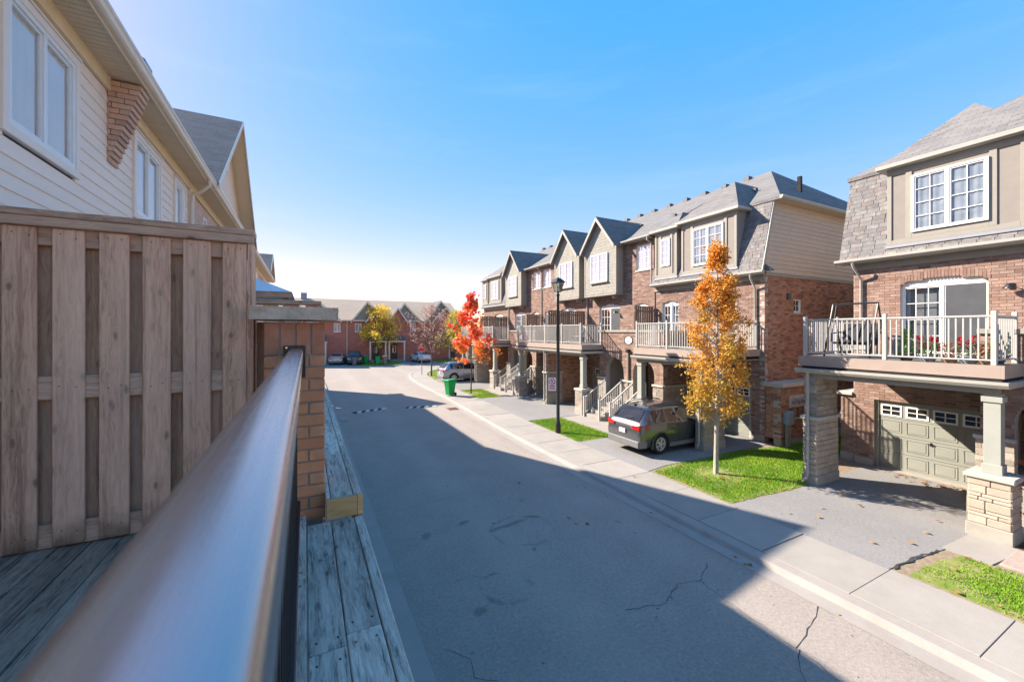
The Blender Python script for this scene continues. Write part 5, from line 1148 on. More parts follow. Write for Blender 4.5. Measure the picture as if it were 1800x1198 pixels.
# coach lamp, far balconies' wooden screens
def coach_lamp(x, y, z, parent):
    o = box('wall_lamp', x - 0.03, x, y - 0.05, y + 0.05, z - 0.08, z + 0.08, 'black_metal', parent, 0.01)
    MB().tube([(x - 0.03, y, z + 0.02), (x - 0.14, y, z + 0.06), (x - 0.2, y, z)], 0.012, 6).build('lamp_arm', 'black_metal', o)
    MB().lathe([(0.04, 0.06), (0.06, 0.03), (0.12, -0.05), (0.125, -0.07), (0.05, -0.06)], x - 0.2, y, 14).build('lamp_shade', 'black_metal', o, smooth='auto')
    o.children; p = [c for c in bpy.data.objects if c.parent == o and c.name.startswith('lamp_shade')][-1]; p.location.z += z
coach_lamp(16.495, 3.42, 5.58, R1); coach_lamp(16.095, 17.95, 5.5, T2)
def screen(y, x0, x1, z1, label):
    o = empty('privacy_screen', ((x0 + x1) / 2, y, 3.67), label, 'screen', 'wooden balcony dividers')
    n = int((x1 - x0) / 0.15)
    for i in range(n): box('board', x0 + i * 0.15, x0 + i * 0.15 + 0.13, y - 0.02, y, 3.70, z1, 'screen_wood', o, 0.004)
    box('cap_board', x0 - 0.02, x1, y - 0.04, y + 0.05, z1 + 0.001, z1 + 0.04, 'screen_wood', o)
    for z in (3.9, z1 - 0.25): box('rail', x0, x1, y + 0.001, y + 0.04, z, z + 0.09, 'screen_wood', o)
    for x in (x0, x1 - 0.1): box('post', x, x + 0.09, y + 0.041, y + 0.13, 3.67, z1, 'screen_wood', o)
screen(15.2, 14.75, 16.05, 5.62, 'narrow wooden divider between the two houses just left of the orange tree')
screen(20.86, 13.2, 16.0, 5.62, 'wide wooden balcony divider right behind the lamp post')
screen(26.4, 14.8, 16.0, 5.62, 'narrow wooden divider left of the lamp post')
screen(32.06, 13.4, 16.0, 5.62, 'wide wooden divider behind the red maple')

# ------------------------------------------------------------------ houses on our own side
XW, XG, ZE = -2.78, -2.25, 8.4
def eave(root, y0, y1, ridge=True):
    sf = box('soffit', XW, -2.365, y0, y1, ZE + 0.012, ZE + 0.03, 'soffit_cream', root)
    n = int((y1 - y0) / 0.102)
    for i in range(min(n, 300)): box('soffit_panel', XW + 0.002, -2.37, y0 + i * 0.102, y0 + i * 0.102 + 0.092, ZE - 0.004, ZE + 0.011, 'soffit_cream', sf, 0.003)
    box('fascia', -2.364, -2.335, y0, y1, ZE - 0.02, ZE + 0.2, 'soffit_cream', root)
    MB().prism([(-2.334, ZE + 0.03), (-2.334, ZE + 0.17), (-2.215, ZE + 0.17), (-2.215, ZE + 0.13), (-2.235, ZE + 0.11), (-2.25, ZE + 0.05), (-2.28, ZE + 0.03)], 'y', y0, y1).build('gutter', 'gutter_cream', root)
    box('frieze_board', XW + 0.0, XW + 0.045, y0, y1, ZE - 0.215, ZE - 0.002, 'trim_cream', root)
    MB().slab([(-2.3, y0, ZE + 0.21), (-9.3, y0, 12.75), (-9.3, y1, 12.75), (-2.3, y1, ZE + 0.21)], 0.14).build('roof', 'blue_shingle', root)
    MB().slab([(-9.302, y0, 12.748), (-16.3, y0, ZE + 0.2), (-16.3, y1, ZE + 0.2), (-9.302, y1, 12.748)], 0.14).build('roof', 'blue_shingle', root)
    box('rear_wall', -15.9, -15.7, y0, y1, 0, ZE, 'left_brick', root)
def lap(root, y0, y1, z0, z1, mat='siding_light', holes=()):
    z = z0; E_ = 0.1757
    bk = box('wall', XW - 0.4, XW - 0.3, y0, y1, 0, ZE, mat, root)
    while z < z1:
        for y, ye in intervals(y0, y1, z + 0.09, holes):
          while y < ye - 0.01:
            q = min(y + random.uniform(2.4, 4.2), ye); q = q if ye - q > 0.5 else ye
            MB().prism([(XW - 0.02, z), (XW + 0.008, z), (XW - 0.006, z + E_ + 0.012), (XW - 0.02, z + E_ + 0.012)], 'y', y + 0.001, q - 0.0015).build('siding_board', mat, bk)
            y = q
        z += E_
def trimmed_window(root, y0, y1, z0, z1, sashes=2):
    f = Face('x', XW, 1)
    w_ = window(f, y0 + 0.1, y1 - 0.1, z0 + 0.1, z1 - 0.1, root, sashes, 1, 1, 0, 0.03, curtain='full', sill=False, fw=0.06, solid=True, cmat='curtain_white')
    for a, b, p_, q_ in ((y0, y0 + 0.1, z0, z1), (y1 - 0.1, y1, z0, z1), (y0 + 0.1, y1 - 0.1, z0, z0 + 0.1), (y0 + 0.1, y1 - 0.1, z1 - 0.1, z1)):
        f.box('casing', a, b, p_, q_, -0.03, 0.042, 'window_trim', w_, 0.004)
    f.box('drip_cap', y0 - 0.02, y1 + 0.02, z1 + 0.001, z1 + 0.03, -0.02, 0.06, 'window_trim', w_)
L1 = empty('town_house', (XW, 5, 0), 'house at upper left with pale lap siding and three tall windows', 'house', 'row of houses on the left')
WINS = ((6.02, 7.6), (9.58, 11.15), (12.12, 12.92), (1.0, 2.6))
lap(L1, -5.0, 13.6, 3.25, 8.15, holes=[(a + 0.06, b - 0.06, 6.5, 8.03) for a, b in WINS]); eave(L1, -5.0, 13.6)
for a, b in WINS: trimmed_window(L1, a, b, 6.46, 8.07, 2 if b - a > 1 else 1)
box('patio_door', XW - 0.01, XW + 0.04, 0.2, 2.1, DZ, DZ + 2.1, 'white_vinyl', L1)
# stepped brick corbel under the eave where the party wall comes through
cb_ = empty('brick_corbel', (XW, 8.7, 7.05), parent=L1)
n = 15
for k in range(n):
    z = 8.37 - (k + 1) * 0.0865; xo = XW + 0.415 - k * 0.0275; segs_ = [XW + 0.005]
    x = xo
    while x - XW > 0.02:
        x2 = max(XW + 0.004, x - (0.25 if (k + len(segs_)) % 2 else 0.125)); box('brick', x2, x - (0.0 if x == xo else 0.008), 8.55, 8.9, z, z + 0.078, 'corbel_brick', cb_, 0.004); x = x2
        segs_.append(x)
box('parapet', -6.0, -2.3, 8.6, 8.85, 8.3, 8.5, 'flashing', L1) if False else None
MB().slab([(-2.32, 8.55, ZE + 0.42), (-9.2, 8.55, 12.95), (-9.2, 8.9, 12.95), (-2.32, 8.9, ZE + 0.42)], 0.3).build('parapet', 'flashing', L1)
downpipe([(-2.28, 13.3, ZE + 0.06), (-2.29, 13.33, ZE - 0.1), (-2.5, 13.45, ZE - 0.26), (-2.68, 13.5, ZE - 0.36), (-2.7, 13.5, ZE - 0.6), (-2.7, 13.5, 3.4)], L1, 'gutter_cream', 0.045)
box('corner_board', XW, XW + 0.05, 13.5, 13.6, 3.25, 8.19, 'window_trim', L1)
L2 = empty('town_house', (XW, 19, 0), 'left house with a tall steep gable rising above the eave', 'house', 'row of houses on the left')
box('wall', XW - 0.2, XW - 0.01, 13.6, 24.3, 0, ZE, 'left_brick', L2); eave(L2, 13.6, 24.3)
for y in (14.0, 14.35): box('quoin', XW - 0.02, XW + 0.02, 13.62 + (y - 14) * 0.6, 13.82 + (y - 14) * 0.6, 3.3, 8.18, 'corbel_brick', L2) if y < 14.2 else None
for a, b in ((15.3, 15.75), (17.6, 19.4), (21.3, 22.8)): window(Face('x', XW, 1), a, b, 6.4, 7.9, L2, 1 if b - a < 1 else 2, 1, 1, 0, 0.0, curtain='full')
def front_gable(root, ya, yb, z0, zp, xo=-2.2, xback=-9.0, board=True):
    m_ = (ya + yb) / 2; sl = (zp - z0) / ((yb - ya) / 2)
    g = MB().prism([(ya + 0.35, z0 + 0.2), (yb - 0.35, z0 + 0.2), (m_, zp - 0.35 * sl + 0.0)], 'x', XW - 0.15, XW - 0.02).build('gable_wall', 'siding_light', root)
    z = z0 + 0.2
    while z < zp - 0.8:
        hw_ = (yb - ya) / 2 - 0.35 - (z + 0.12 - z0 - 0.2) / sl
        if hw_ > 0.1: MB().prism([(XW - 0.019, z), (XW + 0.01, z), (XW - 0.006, z + 0.185), (XW - 0.019, z + 0.185)], 'y', m_ - hw_, m_ + hw_).build('siding_board', 'siding_light', g)
        z += 0.1757
    for e in (ya, yb):
        pts = [(xo, e, z0 + 0.08), (xo, m_, zp), (xback, m_, zp), (xback, e, z0 + 0.08)]
        if e == yb: pts.reverse()
        rf = MB().slab(pts, 0.07).build('gable_roof', 'blue_shingle', root)
        MB().add([(xo + 0.01, e, z0 + 0.005), (XW, e, z0 + 0.005), (XW, m_, zp - 0.075), (xo + 0.01, m_, zp - 0.075), (xo + 0.01, e, z0 - 0.025), (XW, e, z0 - 0.025), (XW, m_, zp - 0.105), (xo + 0.01, m_, zp - 0.105)],
                 [(0, 1, 2, 3), (7, 6, 5, 4), (0, 4, 5, 1), (1, 5, 6, 2), (2, 6, 7, 3), (3, 7, 4, 0)]).build('rake_soffit', 'soffit_cream', root)
        MB().add([(xo + 0.012, e, z0 - 0.1), (xo + 0.012, m_, zp - 0.16), (xo + 0.012, m_, zp + 0.01), (xo + 0.012, e, z0 + 0.09), (xo + 0.04, e, z0 - 0.1), (xo + 0.04, m_, zp - 0.16), (xo + 0.04, m_, zp + 0.01), (xo + 0.04, e, z0 + 0.09)],
                 [(0, 1, 2, 3), (7, 6, 5, 4), (0, 4, 5, 1), (1, 5, 6, 2), (2, 6, 7, 3), (3, 7, 4, 0)]).build('rake_board', 'gutter_cream', root)
        MB().tube([(XW + 0.03, e + (0.36 if e == ya else -0.36), z0 + 0.2), (XW + 0.03, m_, zp - 0.3 * sl)], 0.045, 4).build('frieze_board', 'trim_cream', root)
front_gable(L2, 13.95, 23.9, ZE + 0.12, 12.62)
box('gable_vent', XW + 0.02, XW + 0.06, 18.6, 19.2, 10.6, 11.4, 'white_vinyl', L2)
L3 = empty('town_house', (XW, 32, 0), 'farthest left house whose small gable shows beyond the fence', 'house', 'row of houses on the left')
lap(L3, 24.3, 31.0, 6.0, 8.15, holes=[(26.06, 27.44, 6.46, 7.94)]); box('wall', XW - 0.2, XW - 0.01, 31.0, 38.6, 0, ZE, 'left_brick', L3); eave(L3, 24.3, 39.0)
front_gable(L3, 33.0, 37.8, ZE + 0.12, 10.2, xback=-5.5)
trimmed_window(L3, 26, 27.5, 6.4, 8.0)

# ------------------------------------------------------------------ far houses across the end of the street
FY_ = 61.0
def far_house(x0, x1, label, wins, gar, gables, door=None, pipe=None):
    o = empty('far_house', ((x0 + x1) / 2, FY_, 0), label, 'house', 'red brick houses at the end of the street')
    f = Face('y', FY_, -1)
    box('wall', x0, x1, FY_, FY_ + 0.3, 0, 5.9, 'far_brick', o); box('rear_wall', x0, x1, FY_ + 11, FY_ + 11.2, 0, 5.9, 'far_brick', o)
    MB().slab([(x0, FY_ - 0.4, 5.95), (x1, FY_ - 0.4, 5.95), (x1, FY_ + 5.6, 9.25), (x0, FY_ + 5.6, 9.25)], 0.15).build('roof', 'far_shingle', o)
    MB().slab([(x0, FY_ + 5.602, 9.248), (x1, FY_ + 5.602, 9.248), (x1, FY_ + 11.6, 5.9), (x0, FY_ + 11.6, 5.9)], 0.15).build('roof', 'far_shingle', o)
    box('gutter', x0, x1, FY_ - 0.52, FY_ - 0.4, 5.8, 5.93, 'gutter_cream', o); box('soffit', x0, x1, FY_ - 0.4, FY_ - 0.002, 5.78, 5.8, 'gutter_cream', o)
    for a, b, z0, z1, rs in wins: window(f, a, b, z0, z1, o, 2, 2, 4 if rs == 0 else 3, rs, 0.09, curtain='full' if rs == 0 else None, trim='white_paint', solid=True)
    for a, b in gar: 
        garage_door(f, a, b, 2.3, o, 'garage_grey', False); f.box('surround', a - 0.25, b + 0.25, 2.37, 2.6, -0.05, 0.03, 'far_brick', o)
    for (a, b, zb, xa, za, yo, mat) in gables:
        xm = xa; m = MB().prism([(a, zb), (b, zb), (xm, za)], 'y', FY_ - yo, FY_ + 3).build('gable', mat, o)
        if mat == 'far_brick': f.box('bay_wall', a + 0.3, b - 0.3, 2.9, zb + 0.3, -0.1, yo - 0.02, 'far_brick', o)
        for e, q in ((a, -1), (b, 1)):
            sl = (za - zb) / abs(xm - e); ex = e + q * 0.25; ez = zb - 0.25 * sl
            pts = [(ex, FY_ - yo - 0.3, ez + 0.16), (xm, FY_ - yo - 0.3, za + 0.16), (xm, FY_ + 4.2, za + 0.16), (ex, FY_ + 1.5, ez + 0.16)]
            MB().slab(pts if q < 0 else list(reversed(pts)), 0.12).build('gable_roof', 'blue_shingle', o)
            y_ = FY_ - yo - 0.32
            MB().add([(ex, y_, ez - 0.16), (xm, y_, za - 0.2), (xm, y_, za + 0.14), (ex, y_, ez + 0.14), (ex, y_ + 0.1, ez - 0.16), (xm, y_ + 0.1, za - 0.2), (xm, y_ + 0.1, za + 0.14), (ex, y_ + 0.1, ez + 0.14)],
                     [(0, 1, 2, 3), (7, 6, 5, 4), (0, 4, 5, 1), (1, 5, 6, 2), (2, 6, 7, 3), (3, 7, 4, 0)]).build('rake_board', 'gutter_cream', o)
    if door:
        a, b = door; d_ = f.box('door', a, b, 0.3, 2.6, -0.02, 0.06, 'door_dark', o, 0.01); f.box('pane', a + 0.2, b - 0.2, 1.2, 2.3, 0.061, 0.07, 'glass', d_); f.box('porch_floor', a - 0.6, b + 0.6, 0, 0.28, 0, 1.6, 'sidewalk_concrete', o)
        MB().add([(a - 0.7, FY_ - 1.7, 3.0), (b + 1.0, FY_ - 1.7, 3.0), (b + 0.6, FY_ - 0.01, 4.05), (a - 0.3, FY_ - 0.01, 4.05), (a - 0.7, FY_ - 0.01, 3.0), (b + 1.0, FY_ - 0.01, 3.0)], [(0, 1, 2, 3), (0, 3, 4), (1, 5, 2), (0, 4, 5, 1), (3, 2, 5, 4)]).build('porch_roof', 'blue_shingle', o)
        f.box('porch_beam', a - 0.6, b + 0.9, 2.78, 2.995, 1.4, 1.6, 'gutter_cream', o)
        for xx in (a - 0.5, b + 0.7): f.box('porch_post', xx - 0.1, xx + 0.1, 0, 2.78, 1.4, 1.6, 'gutter_cream', o)
    if pipe: MB().tube([(pipe, FY_ - 0.45, 5.8), (pipe, FY_ - 0.06, 5.4), (pipe, FY_ - 0.06, 0.2)], 0.06, 6).build('downpipe', 'gutter_cream', o)
    return o
far_house(-12, -0.2, 'far brick house mostly hidden behind the pillar at the end of the street', [(-5, -3.8, 4.3, 5.5, 0), (-9, -7.5, 4.3, 5.5, 0)], [(-8.5, -6), (-4.5, -2)], [(-4.2, 1.0, 5.95, -1.6, 8.6, 0.2, 'trim_taupe')])
far_house(-0.2, 5.2, 'far brick house with the silver sedan parked before its garage', [(3.5, 4.35, 4.28, 5.48, 0), (0.6, 1.5, 4.28, 5.48, 0)], [(2.75, 5.0)], [(-0.2, 4.2, 5.95, 1.6, 8.3, 0.25, 'trim_taupe')], door=(0.8, 1.7), pipe=5.2)
far_house(5.2, 10.7, 'far brick house with the black car before its garage beside the yellow tree', [(6.25, 7.1, 4.28, 5.48, 0), (8.9, 9.8, 4.3, 5.5, 0.15)], [(5.5, 7.75)], [(5.9, 10.5, 5.95, 7.9, 8.55, 0.2, 'trim_taupe'), (7.8, 10.4, 5.95, 8.9, 7.5, 0.6, 'far_brick')], door=(8.6, 9.5))
far_house(10.7, 16.0, 'far brick house between the yellow tree and the pale bare tree', [(11.6, 12.9, 4.27, 5.55, 0.16), (14.05, 14.85, 4.36, 5.55, 0.1)], [(12.8, 15.3)], [(11.4, 15.5, 5.95, 13.1, 8.45, 0.2, 'trim_taupe'), (10.95, 13.3, 5.95, 12.1, 7.75, 0.6, 'far_brick')], door=(11.2, 12.15))
far_house(16.0, 22.2, 'far brick house at the right end with a wide arched window', [(18.4, 20.4, 4.25, 5.6, 0.2)], [(16.8, 19.2)], [(16.3, 21.6, 5.95, 18.7, 9.0, 0.2, 'trim_taupe'), (17.4, 21.6, 5.95, 19.4, 8.0, 0.6, 'far_brick')], door=(20.2, 21.1))
box('chimney', 0, 0.8, FY_ + 5.2, FY_ + 6.0, 8.9, 10.0, 'flashing', bpy.data.objects['far_house'])
bpy.data.objects[[o.name for o in bpy.data.objects if o.name.startswith('chimney')][-1]].location.x -= 0.6
# ------------------------------------------------------------------ trees
def rvec(): 
    while True:
        v = Vector((random.uniform(-1, 1), random.uniform(-1, 1), random.uniform(-1, 1)))
        if 0.05 < v.length < 1: return v.normalized()
def leaf(mb, p, n, up, s, kind):
    a = n.cross(up)
    a = a.normalized() if a.length > 1e-3 else n.orthogonal().normalized()
    b = n.cross(a).normalized()
    if kind == 'maple':                                   # five-lobed outline
        pr = [(0, -1), (0.35, -0.35), (1, -0.25), (0.55, 0.15), (0.75, 0.75), (0.25, 0.5), (0, 1.05), (-0.25, 0.5), (-0.75, 0.75), (-0.55, 0.15), (-1, -0.25), (-0.35, -0.35)]
        mb.add([p + a * x * s + b * y * s + n * (abs(x) * s * 0.25) for x, y in pr], [tuple(range(12))])
    else:
        mb.add([p - b * s, p + a * s * 0.5 + n * s * 0.15, p + b * s, p - a * s * 0.5 + n * s * 0.15], [(0, 1, 2, 3)])
def tree(x, y, h, trunk_h, rad, shape, nl, ls, cols, label, bark='bark_dark', tr=0.06, kind='oval', lean=0.0, nb=26, gap=0.35, twig=True, up_angle=0.9, clump=14, spread=0.16):
    o = empty('tree', (x, y, 0), label, 'tree')
    tb = MB(); base = Vector((x, y, 0)); top = Vector((x + lean, y, h * 0.97))
    path = [base.lerp(top, t) + Vector((math.sin(t * 5) * 0.03, math.cos(t * 4) * 0.03, 0)) for t in [i / 10 for i in range(11)]]
    tb.tube([base + Vector((0, 0, -0.05))] + path[0:], [tr * 1.5] + [tr * (1.08 if i == 0 else 1.0 - 0.86 * i / 10) for i in range(11)], 9)
    ends = []
    for i in range(nb):
        t = trunk_h / h + (1 - trunk_h / h) * (i + 0.3 * random.random()) / nb * 0.95; p = base.lerp(top, t)
        ang = i * 2.399 + random.uniform(-0.4, 0.4); q = (t * h - trunk_h) / (h - trunk_h); r_ = rad * shape(min(1, q + 0.12)) * random.uniform(0.75, 1.05)
        d = Vector((math.cos(ang), math.sin(ang), 0)); e = p + d * r_ + Vector((0, 0, r_ * up_angle))
        if e.z > h: e.z = h * random.uniform(0.97, 1.02)
        mid = p.lerp(e, 0.5) + Vector((0, 0, -0.08 * r_)) + rvec() * 0.05 * r_
        br = tr * 0.42 * (1 - 0.6 * q)
        tb.tube([p, mid, e], [br, br * 0.6, br * 0.15], 5)
        for k in range(3 if twig else 0):
            s0 = p.lerp(e, random.uniform(0.35, 0.9)); s1 = s0 + (d + rvec() * 0.8).normalized() * r_ * random.uniform(0.25, 0.45) + Vector((0, 0, 0.1 * r_))
            tb.tube([s0, s1], [br * 0.35, br * 0.1], 4); ends.append((s0, s1))
        ends.append((mid, e)); ends.append((p.lerp(mid, 0.4), mid))
    tb.build('trunk', bark, o, smooth='auto')
    lb = MB(); up = Vector((0, 0, 1)); n = 0
    while n < nl:
        a, b = random.choice(ends); c = a.lerp(b, random.uniform(0.15, 1.08)) + rvec() * spread * rad * random.random()
        if noise.noise(c * 1.7 + Vector((x, 0, 0))) < -gap: continue
        cc = noise.noise(c * 1.3 + Vector((y, 3, 1))) * 0.5 + 0.5; q = max(0, min(1, (c.z - trunk_h) / (h - trunk_h)))
        for _ in range(random.randint(clump // 2, clump)):
            p = c + rvec() * random.uniform(0, 1) ** 0.5 * spread * rad * 0.9; col = cols(q, cc + random.uniform(-0.25, 0.25)); j = random.uniform(0.75, 1.2)
            lb.cur = tuple(v * j for v in col); nn = (rvec() + Vector((-0.3, -0.1, 0.5))).normalized(); leaf(lb, p, nn, rvec(), ls * random.uniform(0.4, 1.3), kind); n += 1
    lb.build('crown', 'leaf_attr', o)
    return o
def mixcol(a, b, t): t = max(0, min(1, t)); return tuple(p + (q - p) * t for p, q in zip(a, b))
def c_orange(q, r_):
    o1, o2, g = (0.80, 0.30, 0.04), (0.80, 0.44, 0.09), (0.46, 0.40, 0.07)
    f = 0.95 - q * 1.5 + (0.5 - r_) * 1.6
    return mixcol(mixcol(o1, o2, r_), g, f * 0.75)
tree(11.3, 8.18, 7.6, 1.5, 0.92, lambda q: 0.55 + 3.0 * q if q < 0.15 else (1.0 if q < 0.5 else max(0.16, 1 - (q - 0.5) * 1.75)), 13500, 0.056, c_orange,
     'tall narrow tree with orange and green autumn leaves on the lawn', 'bark_pale', 0.075, nb=50, gap=0.22, up_angle=0.95, spread=0.24)
tree(10.4, 26.6, 7.6, 1.9, 1.5, lambda q: 0.85 if q < 0.12 else (1.0 if q < 0.45 else max(0.1, 1 - (q - 0.45) * 1.75)), 2300, 0.125, lambda q, r_: mixcol((0.92, 0.13, 0.08), (0.92, 0.38, 0.06), (0.8 - q) * 1.1 + (r_ - 0.5) * 1.3),
     'young maple with bright red leaves beside the driveway', 'bark_dark', 0.05, 'maple', nb=22, gap=0.05, clump=6, up_angle=0.6, spread=0.2)
tree(10.95, 38.6, 7.2, 2.0, 2.6, lambda q: max(0.15, math.sin((0.25 + 0.75 * q) * math.pi) ** 0.7 if q < 0.98 else 0.1), 2300, 0.07, lambda q, r_: mixcol((0.66, 0.46, 0.40), (0.48, 0.29, 0.22), r_),
     'half bare tree with sparse pinkish leaves behind the stop sign', 'bark_dark', 0.085, nb=46, gap=0.3, clump=4, up_angle=0.85, spread=0.1)
tree(9.6, 60.0, 8.2, 2.2, 4.0, lambda q: max(0.12, (1 - 0.7 * q)), 5200, 0.14, lambda q, r_: mixcol((0.95, 0.68, 0.08), (0.8, 0.60, 0.10), r_),
     'yellow autumn tree in front of the far houses', 'bark_dark', 0.12, nb=34, gap=0.25, up_angle=0.35, clump=9, spread=0.13)
tree(19.5, 56.5, 7.6, 1.4, 3.3, lambda q: max(0.15, (1 - 0.7 * q)), 3800, 0.14, lambda q, r_: mixcol((0.75, 0.58, 0.07), (0.5, 0.46, 0.08), r_),
     'yellow green tree behind the half bare tree', 'bark_dark', 0.12, nb=30, gap=0.2, up_angle=0.4, clump=9, spread=0.14)
tree(13.75, 1.95, 2.9, 0.4, 0.95, lambda q: max(0.3, math.sin((0.2 + 0.8 * q) * math.pi)), 420, 0.075, lambda q, r_: mixcol((0.36, 0.07, 0.05), (0.5, 0.16, 0.09), r_),
     'small dark red Japanese maple at the right edge beside the stone pier', 'bark_dark', 0.035, 'maple', nb=16, gap=0.3, clump=5, up_angle=0.5, spread=0.25)

# ------------------------------------------------------------------ street furniture
def lamp_post(x, y, h, label, sign=False):
    o = empty('street_lamp', (x, y, 0), label, 'street lamp', 'black lantern street lamps')
    MB().lathe([(0.12, 0.0), (0.12, 0.35), (0.085, 0.5), (0.075, 0.52), (0.07, h * 0.5), (0.055, h - 0.75), (0.075, h - 0.72), (0.075, h - 0.66), (0.045, h - 0.64), (0.045, h - 0.56)], x, y, 12).build('pole', 'black_metal', o, smooth='auto')
    g = MB(); a, b, z0, z1 = 0.10, 0.19, h - 0.55, h - 0.16
    for dx, dy in ((-1, -1), (1, -1), (1, 1), (-1, 1)): g.tube([(x + dx * a, y + dy * a, z0), (x + dx * b, y + dy * b, z1)], 0.012, 4)
    g.box(x - a, x + a, y - a, y + a, z0 - 0.02, z0)
    ln = g.build('lantern_frame', 'black_metal', o)
    MB().add([(x + dx * q * 0.93, y + dy * q * 0.93, z) for q, z in ((a, z0), (b, z1)) for dx, dy in ((-1, -1), (1, -1), (1, 1), (-1, 1))], [(0, 1, 5, 4), (1, 2, 6, 5), (2, 3, 7, 6), (3, 0, 4, 7)]).build('lantern_pane', 'clear_panel', o)
    MB().lathe([(0.03, z0), (0.04, z0 + 0.2), (0.02, z0 + 0.24)], x, y, 8).build('bulb', 'white_paint', o)
    MB().add([(x + dx * 0.25, y + dy * 0.25, z1) for dx, dy in ((-1, -1), (1, -1), (1, 1), (-1, 1))] + [(x + dx * 0.11, y + dy * 0.11, z1 + 0.16) for dx, dy in ((-1, -1), (1, -1), (1, 1), (-1, 1))] + [(x, y, z1 + 0.24)],
             [(3, 2, 1, 0), (0, 1, 5, 4), (1, 2, 6, 5), (2, 3, 7, 6), (3, 0, 4, 7), (4, 5, 8), (5, 6, 8), (6, 7, 8), (7, 4, 8)]).build('lantern_roof', 'black_metal', o)
    if sign:
        for z in (1.85, 2.4): MB().lathe([(0.078, z), (0.078, z + 0.03)], x, y, 12).build('clamp', 'galvanised', o)
lamp_post(9.74, 14.62, 6.65, 'tall black lantern street lamp on the grass in front of the row')
lamp_post(8.55, 58.0, 6.4, 'distant black street lamp beside the yellow tree')
def disc_sign(o, nx, x, y, z, r, n, rot, front, ring=None):
    d = Vector((math.cos(nx), math.sin(nx), 0)); u = Vector((-d.y, d.x, 0)); c = Vector((x, y, z))
    def poly(rad, off, k=n): return [c + d * off + u * math.cos(rot + 2 * math.pi * i / k) * rad + Vector((0, 0, 1)) * math.sin(rot + 2 * math.pi * i / k) * rad for i in range(k)]
    return d, u, c, poly
# no parking sign fixed to the lamp post: white plate, red ring and slash over a black P
np_ = empty('no_parking_sign', (9.5, 14.75, 2.0), 'white and red no parking sign fixed to the lamp post', 'sign')
d = Vector((-0.45, -0.89, 0)); u = Vector((0.89, -0.45, 0)); c0 = Vector((9.74, 14.62, 2.12)) - u * 0.26 + d * 0.05
def plate(u0, u1, z0, z1, off, mat, nm, par):
    p = [c0 + u * a + Vector((0, 0, z)) + d * o_ for o_ in (off, off + 0.006) for a, z in ((u0, z0), (u1, z0), (u1, z1), (u0, z1))]
    return MB().add(p, [(0, 1, 2, 3), (7, 6, 5, 4), (0, 4, 5, 1), (1, 5, 6, 2), (2, 6, 7, 3), (3, 7, 4, 0)]).build(nm, mat, par)
pl = plate(-0.16, 0.16, -0.3, 0.26, 0, 'sign_white', 'plate', np_)
rg = [c0 + d * 0.009 + u * math.cos(i * math.pi / 12) * r_ + Vector((0, 0, 0.09 + math.sin(i * math.pi / 12) * r_)) for r_ in (0.10, 0.135) for i in range(24)]
MB().add(rg, [(i, (i + 1) % 24, 24 + (i + 1) % 24, 24 + i) for i in range(24)]).build('ring', 'sign_red', np_)
MB().add([c0 + d * 0.0095 + u * a + Vector((0, 0, 0.09 + z)) for a, z in ((-0.09, 0.07), (-0.07, 0.09), (0.09, -0.07), (0.07, -0.09))], [(0, 1, 2, 3)]).build('slash', 'sign_red', np_)
MB().add([c0 + d * 0.0085 + u * a + Vector((0, 0, 0.09 + z)) for a, z in ((-0.035, -0.06), (-0.015, -0.06), (-0.015, 0.06), (-0.035, 0.06), (-0.015, 0.04), (0.035, 0.06), (0.035, 0.0), (-0.015, 0.0), (0.015, 0.04), (0.015, 0.02))],
         [(0, 1, 2, 3), (2, 5, 8, 4), (8, 5, 6, 9), (9, 6, 7)]).build('letter', 'black_metal', np_)
for z in (-0.1, -0.2): plate(-0.12, 0.12, z - 0.025, z + 0.025, 0.0065, 'sign_red', 'lettering', np_)
def text(body, size, loc, rot, mat, parent, name='lettering', ext=0.002):
    cu = bpy.data.curves.new(name, 'FONT'); cu.body = body; cu.size = size; cu.align_x = 'CENTER'; cu.align_y = 'CENTER'; cu.extrude = ext
    tmp = bpy.data.objects.new('tmp', cu); COL.objects.link(tmp); dg_ = bpy.context.evaluated_depsgraph_get(); me_ = bpy.data.meshes.new_from_object(tmp.evaluated_get(dg_)); bpy.data.objects.remove(tmp)
    me_.materials.clear(); me_.materials.append(M(mat)); return place(name, me_, loc, parent, rot)
ss = empty('stop_sign', (10.45, 40.3, 0), 'red octagonal stop sign on a thin post at the corner', 'sign')
MB().tube([(10.45, 40.3, 0), (10.45, 40.3, 3.0)], 0.035, 6).build('post', 'rust', ss)
sd_ = Vector((-0.2, -0.98, 0)); su = Vector((0.98, -0.2, 0)); sc_ = Vector((10.45, 40.3, 2.72)) + sd_ * 0.05
for r_, off, mt, nm in ((0.40, 0.0, 'sign_white', 'border'), (0.375, 0.012, 'sign_red', 'face')):
    MB().add([sc_ + sd_ * (off + e) + su * math.cos(R(22.5 + 45 * i)) * r_ + Vector((0, 0, math.sin(R(22.5 + 45 * i)) * r_)) for e in (0, 0.008) for i in range(8)],
             [tuple(range(8)), tuple(reversed(range(8, 16)))] + [(i, (i + 1) % 8, 8 + (i + 1) % 8, 8 + i) for i in range(8)]).build(nm, mt, ss)
text('STOP', 0.26, sc_ + sd_ * 0.024, (R(90), 0, math.atan2(su.y, su.x)), 'sign_white', ss)
ys = empty('yard_sign', (13.6, 2.3, 0), 'small red and white warning sign in the mulch at the right edge', 'sign')
box('stake', 13.58, 13.62, 2.34, 2.37, 0, 0.5, 'galvanised', ys)
